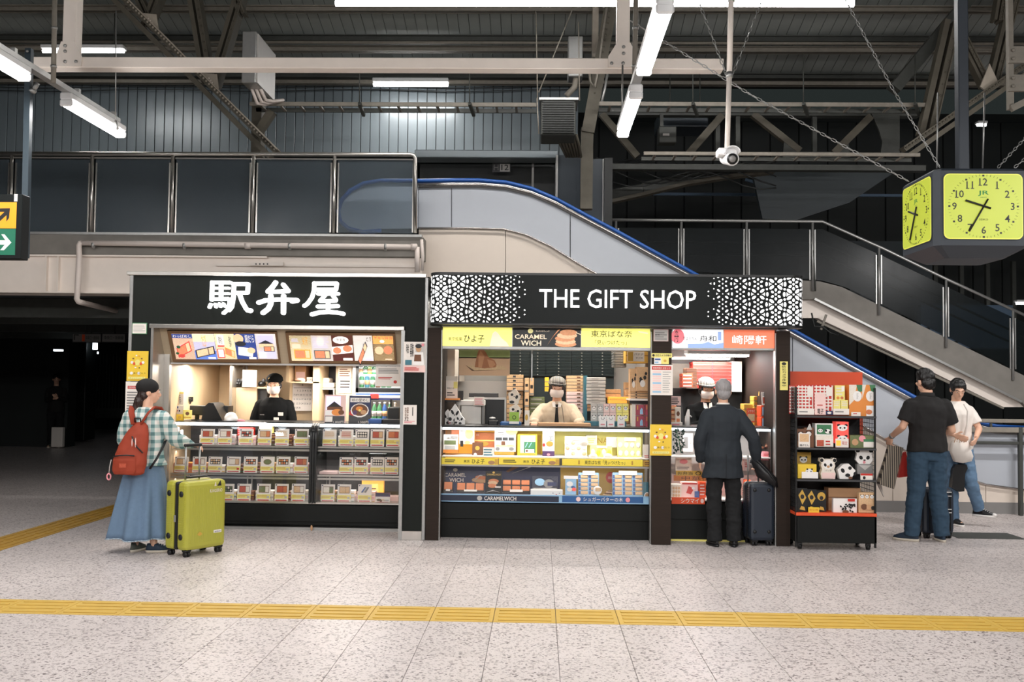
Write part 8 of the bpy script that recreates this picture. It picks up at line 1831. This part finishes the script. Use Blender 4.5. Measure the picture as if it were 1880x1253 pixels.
mb = B.new(); B.rings(mb, [(1.41, .088, .08, 0, .002), (1.45, .074, .072, 0, -.004), (1.475, .068, .068, 0, -.008)], 20); mb.m = [0] * len(mb.f); mb.ml = [MATS['shirt black']]; mb.build('collar', B.root)
hair_cap(B, 'hair black', [((0, .055, -.02), (.07, .05, .05)), ((.02, .03, .09), (.07, .08, .05))], .007)
mb = B.new(); w_ = B.J['wriR']; e_ = B.J['elbR']; dd = (w_ - e_).normalized(); mb.tube([w_ - dd * .035, w_ - dd * .01], .031, 'galvanised', 12); mb.build('wristwatch', B.root)
shoe(B, 'R', 'shoe navy'); shoe(B, 'L', 'shoe navy')
hp = B.w(B.J['wriR'] + V(.02, -.02, -.09))
for nm, lab, m, pts_, yo in (('shopping_bag', 'brown and cream striped paper bag swinging from his hand', 'striped bag', [(1631, 817), (1657, 822), (1639, 898), (1612, 889)], -.03), ('shopping_bag', 'orange red plastic bag beside the striped bag', 'red', [(1656, 833), (1662, 830), (1673, 874), (1648, 877)], .05)):
 Yb = hp.y + yo; b_ = thing(nm, P(pts_[3][0], pts_[3][1], Yb), lab, 'shopping bag')
 A = [P(x, y, Yb) for x, y in pts_]; th = .09 if m == 'striped bag' else .07
 mb = M(); c = sum((p for p in A), Vector()) / 4
 mb.loft([[p + V(0, -th * (.3 if i < 2 else .5), 0) for i, p in enumerate(A)], [p + V(0, th * (.3 if i < 2 else .5), 0) for i, p in enumerate(A)]], m, False); o = mb.build('bag_body', b_)
 mb = M(); mb.tube([A[0].lerp(A[1], .25), hp + V(-.01, 0, -.01), A[0].lerp(A[1], .75)], .004, 'rubber' if m == 'striped bag' else 'cotton white', 5); mb.build('handles', b_)
mb = M(); Yb = hp.y + .12; A = [P(x, y, Yb) for x, y in ((1627, 820), (1640, 826), (1608, 912), (1622, 905))]; mb.loft([[p + V(0, -.01, 0) for p in (P(1650, 822, Yb), P(1622, 845, Yb), P(1608, 885, Yb), P(1622, 913, Yb), P(1616, 880, Yb))], [p + V(0, .01, 0) for p in (P(1650, 822, Yb), P(1622, 845, Yb), P(1608, 885, Yb), P(1622, 913, Yb), P(1616, 880, Yb))]], 'cotton white', False)
mb.build('shopping_bag', None, 'thin cream bag corner behind the striped bag', 'shopping bag')

# ---- companion behind, one leg kicked out
cl_ = G(1757, 965)
B = make_person('person', (cl_.x, cl_.y, 0), 1.66, .0, 'person in white shirt behind the polo man, looking down, one leg crossed out', {
 'hipR': (.085, 0, .90), 'kneeR': (.12, -.10, .50), 'ankleR': (.26, .02, .22), 'toeR': (.36, -.06, .135), 'kneeL': (-.07, -.02, .49), 'ankleL': (-.03, .02, .085), 'toeL': (-.0, -.12, .03),
 'elbR': (.24, -.05, 1.12), 'wriR': (.14, -.2, 1.02), 'elbL': (-.22, -.02, 1.12), 'wriL': (-.1, -.2, 1.05), 'shoR': (.155, .01, 1.32)}, headrot=(.42, 0, -.1), closed=True, headoff=(-.0, -.04, -.015))
mat('jeans pale', (96, 124, 152), .85, var=.12, scale=30)
trousers(B, 'jeans pale', (.1, .075, .062), .05); top(B, 'shirt', 'cotton white', .86, .02, .6, None, (.07, .06, .05))
hair_cap(B, 'hair black', [((0, -.045, .075), (.075, .045, .035)), ((.06, -.01, .03), (.025, .05, .05)), ((-.06, -.01, .03), (.025, .05, .05))], .007)
shoe(B, 'R', 'shoe black', 'white', lace=True); shoe(B, 'L', 'shoe black', 'white')
tp = B.w((.15, -.2, 1.0)); Yt = cl_.y - .22
tt = thing('tote_bag', P(1768, 850, Yt), 'white drawstring cotton bag hanging behind the polo man', 'bag')
mb = M(); c = [(1750, 812), (1760, 806), (1775, 810), (1785, 838), (1782, 847), (1768, 850), (1754, 848), (1747, 830)]
mb.loft([[P(x, y, Yt) + V(0, -.03, 0) for x, y in c], [P(1767 + (x - 1767) * 1.04, 830 + (y - 830) * 1.04, Yt) for x, y in c], [P(x, y, Yt) + V(0, .06, 0) for x, y in c]], 'cotton white'); mb.build('bag_body', tt)
mb = M()
for k in range(6): mb.tube([P(1752 + 4.4 * k, 813 - (k % 2), Yt - .03), P(1755 + 4.2 * k, 805, Yt - .02)], .004, 'tan', 5)
mb.tube([P(1768, 806, Yt), P(1776, 780, Yt), P(1777, 755, Yt), P(1770, 742, Yt)], .012, 'cotton white', 6); mb.build('drawstring', tt)
mb = M(); Yk = cl_.y - .12; c = [(1752, 853), (1772, 853), (1774, 860), (1769, 870), (1768, 902), (1758, 903), (1745, 895), (1748, 860)]
mb.prism([(P(x, y, Yk).x, P(x, y, Yk).z) for x, y in c], Yk - .04, Yk + .05, 'shoe black'); mb.build('shoulder_bag', None, 'black shoulder bag hanging at hip height behind the white cotton bag', 'bag')
sb_ = G(1727, 992)
r_ = suitcase('suitcase', 'charcoal ribbed suitcase with silver catches between the couple', (sb_.x, sb_.y + .2, 0), .33, .26, .46, .1, 'navy case', 'rubber', .05, 0, (.1, .06, .66), False)
T = Matrix.Translation((sb_.x, sb_.y + .2, 0)) @ Matrix.Rotation(.1, 4, 'Z')
for x in (-.1, -.05, .06, .12): mb = M(T); mb.box(x - .006, x + .006, -.138, -.128, .08, .48, 'black', .003); mb.build('rib', r_)
for z in (.475, .435, .30, .265): mb = M(T); mb.box(.07 - (.02 if z in (.475,) else 0), .13, -.141, -.136, z, z + .006, 'white'); mb.build('catch', r_)

# ---- clerks
def clerk_hat(B, m, kind):
 T = lambda p: Vector(B.hc) + B.hR @ Vector(p); mb = B.new()
 mb.ell(T((0, .022, .062)), (.098, .108, .072), m, R=B.hR, n=22, k=10)
 mb.tube([T((.093 * math.cos(2 * PI * k / 20), .015 + .104 * math.sin(2 * PI * k / 20), .048)) for k in range(21)], .011, m if kind else 'uniform black', 8, cap=False)
 if kind: mb.add([T((x, -.085 - .05 * math.cos(x * 16), .046 - .006)) for x in (-.07, -.035, 0, .035, .07)] + [T((x, -.075, .052)) for x in (.07, 0, -.07)], [tuple(range(8))], 'uniform black')
 mb.build('hat', B.root)
k1 = P(504, 700, 11.22)
B = make_person('person', (k1.x, 11.22, 0), 1.61, .05, 'bento clerk in black uniform, black cap and white mask', {'elbL': (-.23, -.02, 1.1), 'wriL': (-.2, -.1, .87), 'elbR': (.23, -.02, 1.1), 'wriR': (.2, -.1, .87)}, headrot=(.12, 0, 0))
trousers(B, 'trouser black'); top(B, 'uniform', 'uniform black', .84, .022, 1, None, (.075, .062, .05), fold(.007, 8), neck=.066)
hair_cap(B, 'hair black', [((.06, .02, -.01), (.03, .045, .05)), ((-.06, .02, -.01), (.03, .045, .05))]); clerk_hat(B, 'uniform black', 0); mask_on(B, B.hc, B.hR)
mb = B.new(); mb.box(.03, .09, -.148, -.143, 1.13, 1.2, 'paper', .001); mb.box(.08, .14, -.146, -.14, 1.22, 1.26, 'paper', .001); mb.box(.035, .05, -.15, -.148, 1.15, 1.17, 'ink'); mb.box(.065, .08, -.15, -.148, 1.14, 1.16, 'ink'); mb.build('name_badge', B.root)
mb = B.new(); put_text(mb, 'NRE', -.13, -.08, 1.225, 1.235, -.146, 'light grey', .02); mb.build('chest_lettering', B.root)
mb = B.new(); T = lambda p: Vector(B.hc) + B.hR @ Vector(p); mb.tube([T((-.055, -.072, .072)), T((-.04, -.078, .088))], .004, 'gold', 5); mb.build('hat_pin', B.root)
shoe(B, 'R', 'shoe black', 'shoe black'); shoe(B, 'L', 'shoe black', 'shoe black')
k2 = P(1022, 704, 10.8)
B = make_person('person', (k2.x + .01, 10.93, 0), 1.61, -.04, 'gift clerk in cream sweater, black tie, striped hat and mask, leaning on the counter', {
 'elbL': (-.27, -.16, 1.17), 'wriL': (-.23, -.44, 1.205), 'elbR': (.27, -.16, 1.17), 'wriR': (.25, -.44, 1.205)}, headrot=(.1, .06, .05), torso_lean=(0, -.09),
 hands={'L': dict(d=(-.1, -.9, -.2), up=(0, -.3, 1), side=1, curl=.7), 'R': dict(d=(.1, -.9, -.2), up=(0, -.3, 1), side=-1, curl=.5)}, headoff=(0, -.02, 0))
trousers(B, 'trouser black'); top(B, 'sweater', 'sweater', .9, .016, 1, None, (.08, .068, .044), fold(.009, 7, 6), neck=.062)
hair_cap(B, 'hair brown', [((0, -.05, .06), (.07, .035, .03)), ((.066, .0, -.01), (.026, .05, .055)), ((-.066, .0, -.01), (.026, .05, .055)), ((-.05, .07, -.05), (.045, .045, .045))], .006)
clerk_hat(B, 'striped hat', 1); mask_on(B, B.hc, B.hR)
fy = -.18 - .05
mb = B.new(); cy_ = lambda z: B.tl(z)[1] - (.162 if z < 1.34 else .14 if z < 1.38 else .115)
mb.add([V(-.018, cy_(1.39), 1.40), V(.018, cy_(1.39), 1.40), V(.012, cy_(1.37), 1.37), V(.032, cy_(1.1), 1.09), V(0, cy_(1.06), 1.05), V(-.032, cy_(1.1), 1.09), V(-.012, cy_(1.37), 1.37)], [(0, 6, 2, 1), (6, 5, 3, 2), (5, 4, 3)], 'black'); mb.build('necktie', B.root)
mb = B.new()
for s in (-1, 1): mb.add([V(0, cy_(1.37) - .004, 1.365), V(s * .045, cy_(1.40), 1.37), V(s * .058, B.tl(1.42)[1] - .06, 1.43), V(s * .02, B.tl(1.42)[1] - .085, 1.425)], [(0, 1, 2, 3)], 'cotton white')
mb.build('collar', B.root)
mb = B.new(); mb.box(.05, .12, cy_(1.15) - .012, cy_(1.15) - .006, 1.13, 1.2, 'paper', .001); mb.box(.055, .075, cy_(1.15) - .0135, cy_(1.15) - .012, 1.15, 1.18, 'blue'); mb.tube([V(.085, cy_(1.2) - .006, 1.2), V(.07, cy_(1.3) - .004, 1.31), V(.05, B.tl(1.42)[1] - .06, 1.42)], .003, 'black', 5); mb.build('name_badge', B.root)
mb = B.new(); B.rings(mb, [(.88, .17, .13, *B.tl(.9)), (1.0, .185, .14, *B.tl(1.0)), (1.06, .183, .142, *B.tl(1.06))], 20); mb.m = [0] * len(mb.f); mb.ml = [MATS['dark grey']]; mb.build('apron', B.root)
shoe(B, 'R', 'shoe black', 'shoe black'); shoe(B, 'L', 'shoe black', 'shoe black')
k3 = P(1297, 690, 10.95)
B = make_person('person', (k3.x, 11.0, 0), 1.62, .1, 'stall clerk in black, striped hat and mask, facing the man in the suit', {
 'elbL': (-.2, -.1, 1.12), 'wriL': (-.1, -.27, 1.2), 'elbR': (.22, -.08, 1.12), 'wriR': (.12, -.26, 1.24)}, headrot=(.18, 0, .1), skin='skin tan', headoff=(0, -.02, 0))
trousers(B, 'trouser black'); top(B, 'uniform', 'uniform black', .86, .022, 1, None, (.074, .06, .046), neck=.064)
hair_cap(B, 'hair black', [((.066, .0, -.01), (.026, .05, .055)), ((-.066, .0, -.01), (.026, .05, .055))]); clerk_hat(B, 'striped hat', 1); mask_on(B, B.hc, B.hR)
mb = B.new()
for s in (-1, 1): mb.add([V(0, -.125, 1.34), V(s * .05, -.11, 1.37), V(s * .05, -.08, 1.43), V(s * .015, -.1, 1.42)], [(0, 1, 2, 3)], 'cotton white')
mb.build('collar', B.root); shoe(B, 'R', 'shoe black', 'shoe black'); shoe(B, 'L', 'shoe black', 'shoe black')
cb_ = B.w((.0, -.3, 1.2)); mb = M(); mb.ell(cb_, (.07, .04, .085), 'cotton white', n=12, k=8); mb.ell(cb_ + V(.03, 0, .06), (.03, .03, .03), 'cotton white', n=8, k=6); mb.build('paper_bag', None, 'crumpled white bag held by the stall clerk', 'bag')
# ---- figure in the dark passage
dl = G(100, 822)
B = make_person('person', (dl.x, dl.y, 0), 1.62, .3, 'dim figure in dark clothes looking at a phone in the dark passage', {'elbR': (.2, -.05, 1.1), 'wriR': (.08, -.24, 1.18), 'elbL': (-.2, -.05, 1.1), 'wriL': (-.03, -.24, 1.14)}, headrot=(.3, 0, .2), closed=True)
trousers(B, 'trouser black'); top(B, 'jacket', 'shirt black', .82, .02, 1); hair_cap(B, 'hair black'); shoe(B, 'R', 'shoe grey'); shoe(B, 'L', 'shoe grey')
M().box(dl.x + .02, dl.x + .28, dl.y - .22, dl.y - .1, .02, .46, 'cotton white', .02).build('shopping_bag', None, 'pale bag standing at the feet of the dim figure in the passage', 'shopping bag')
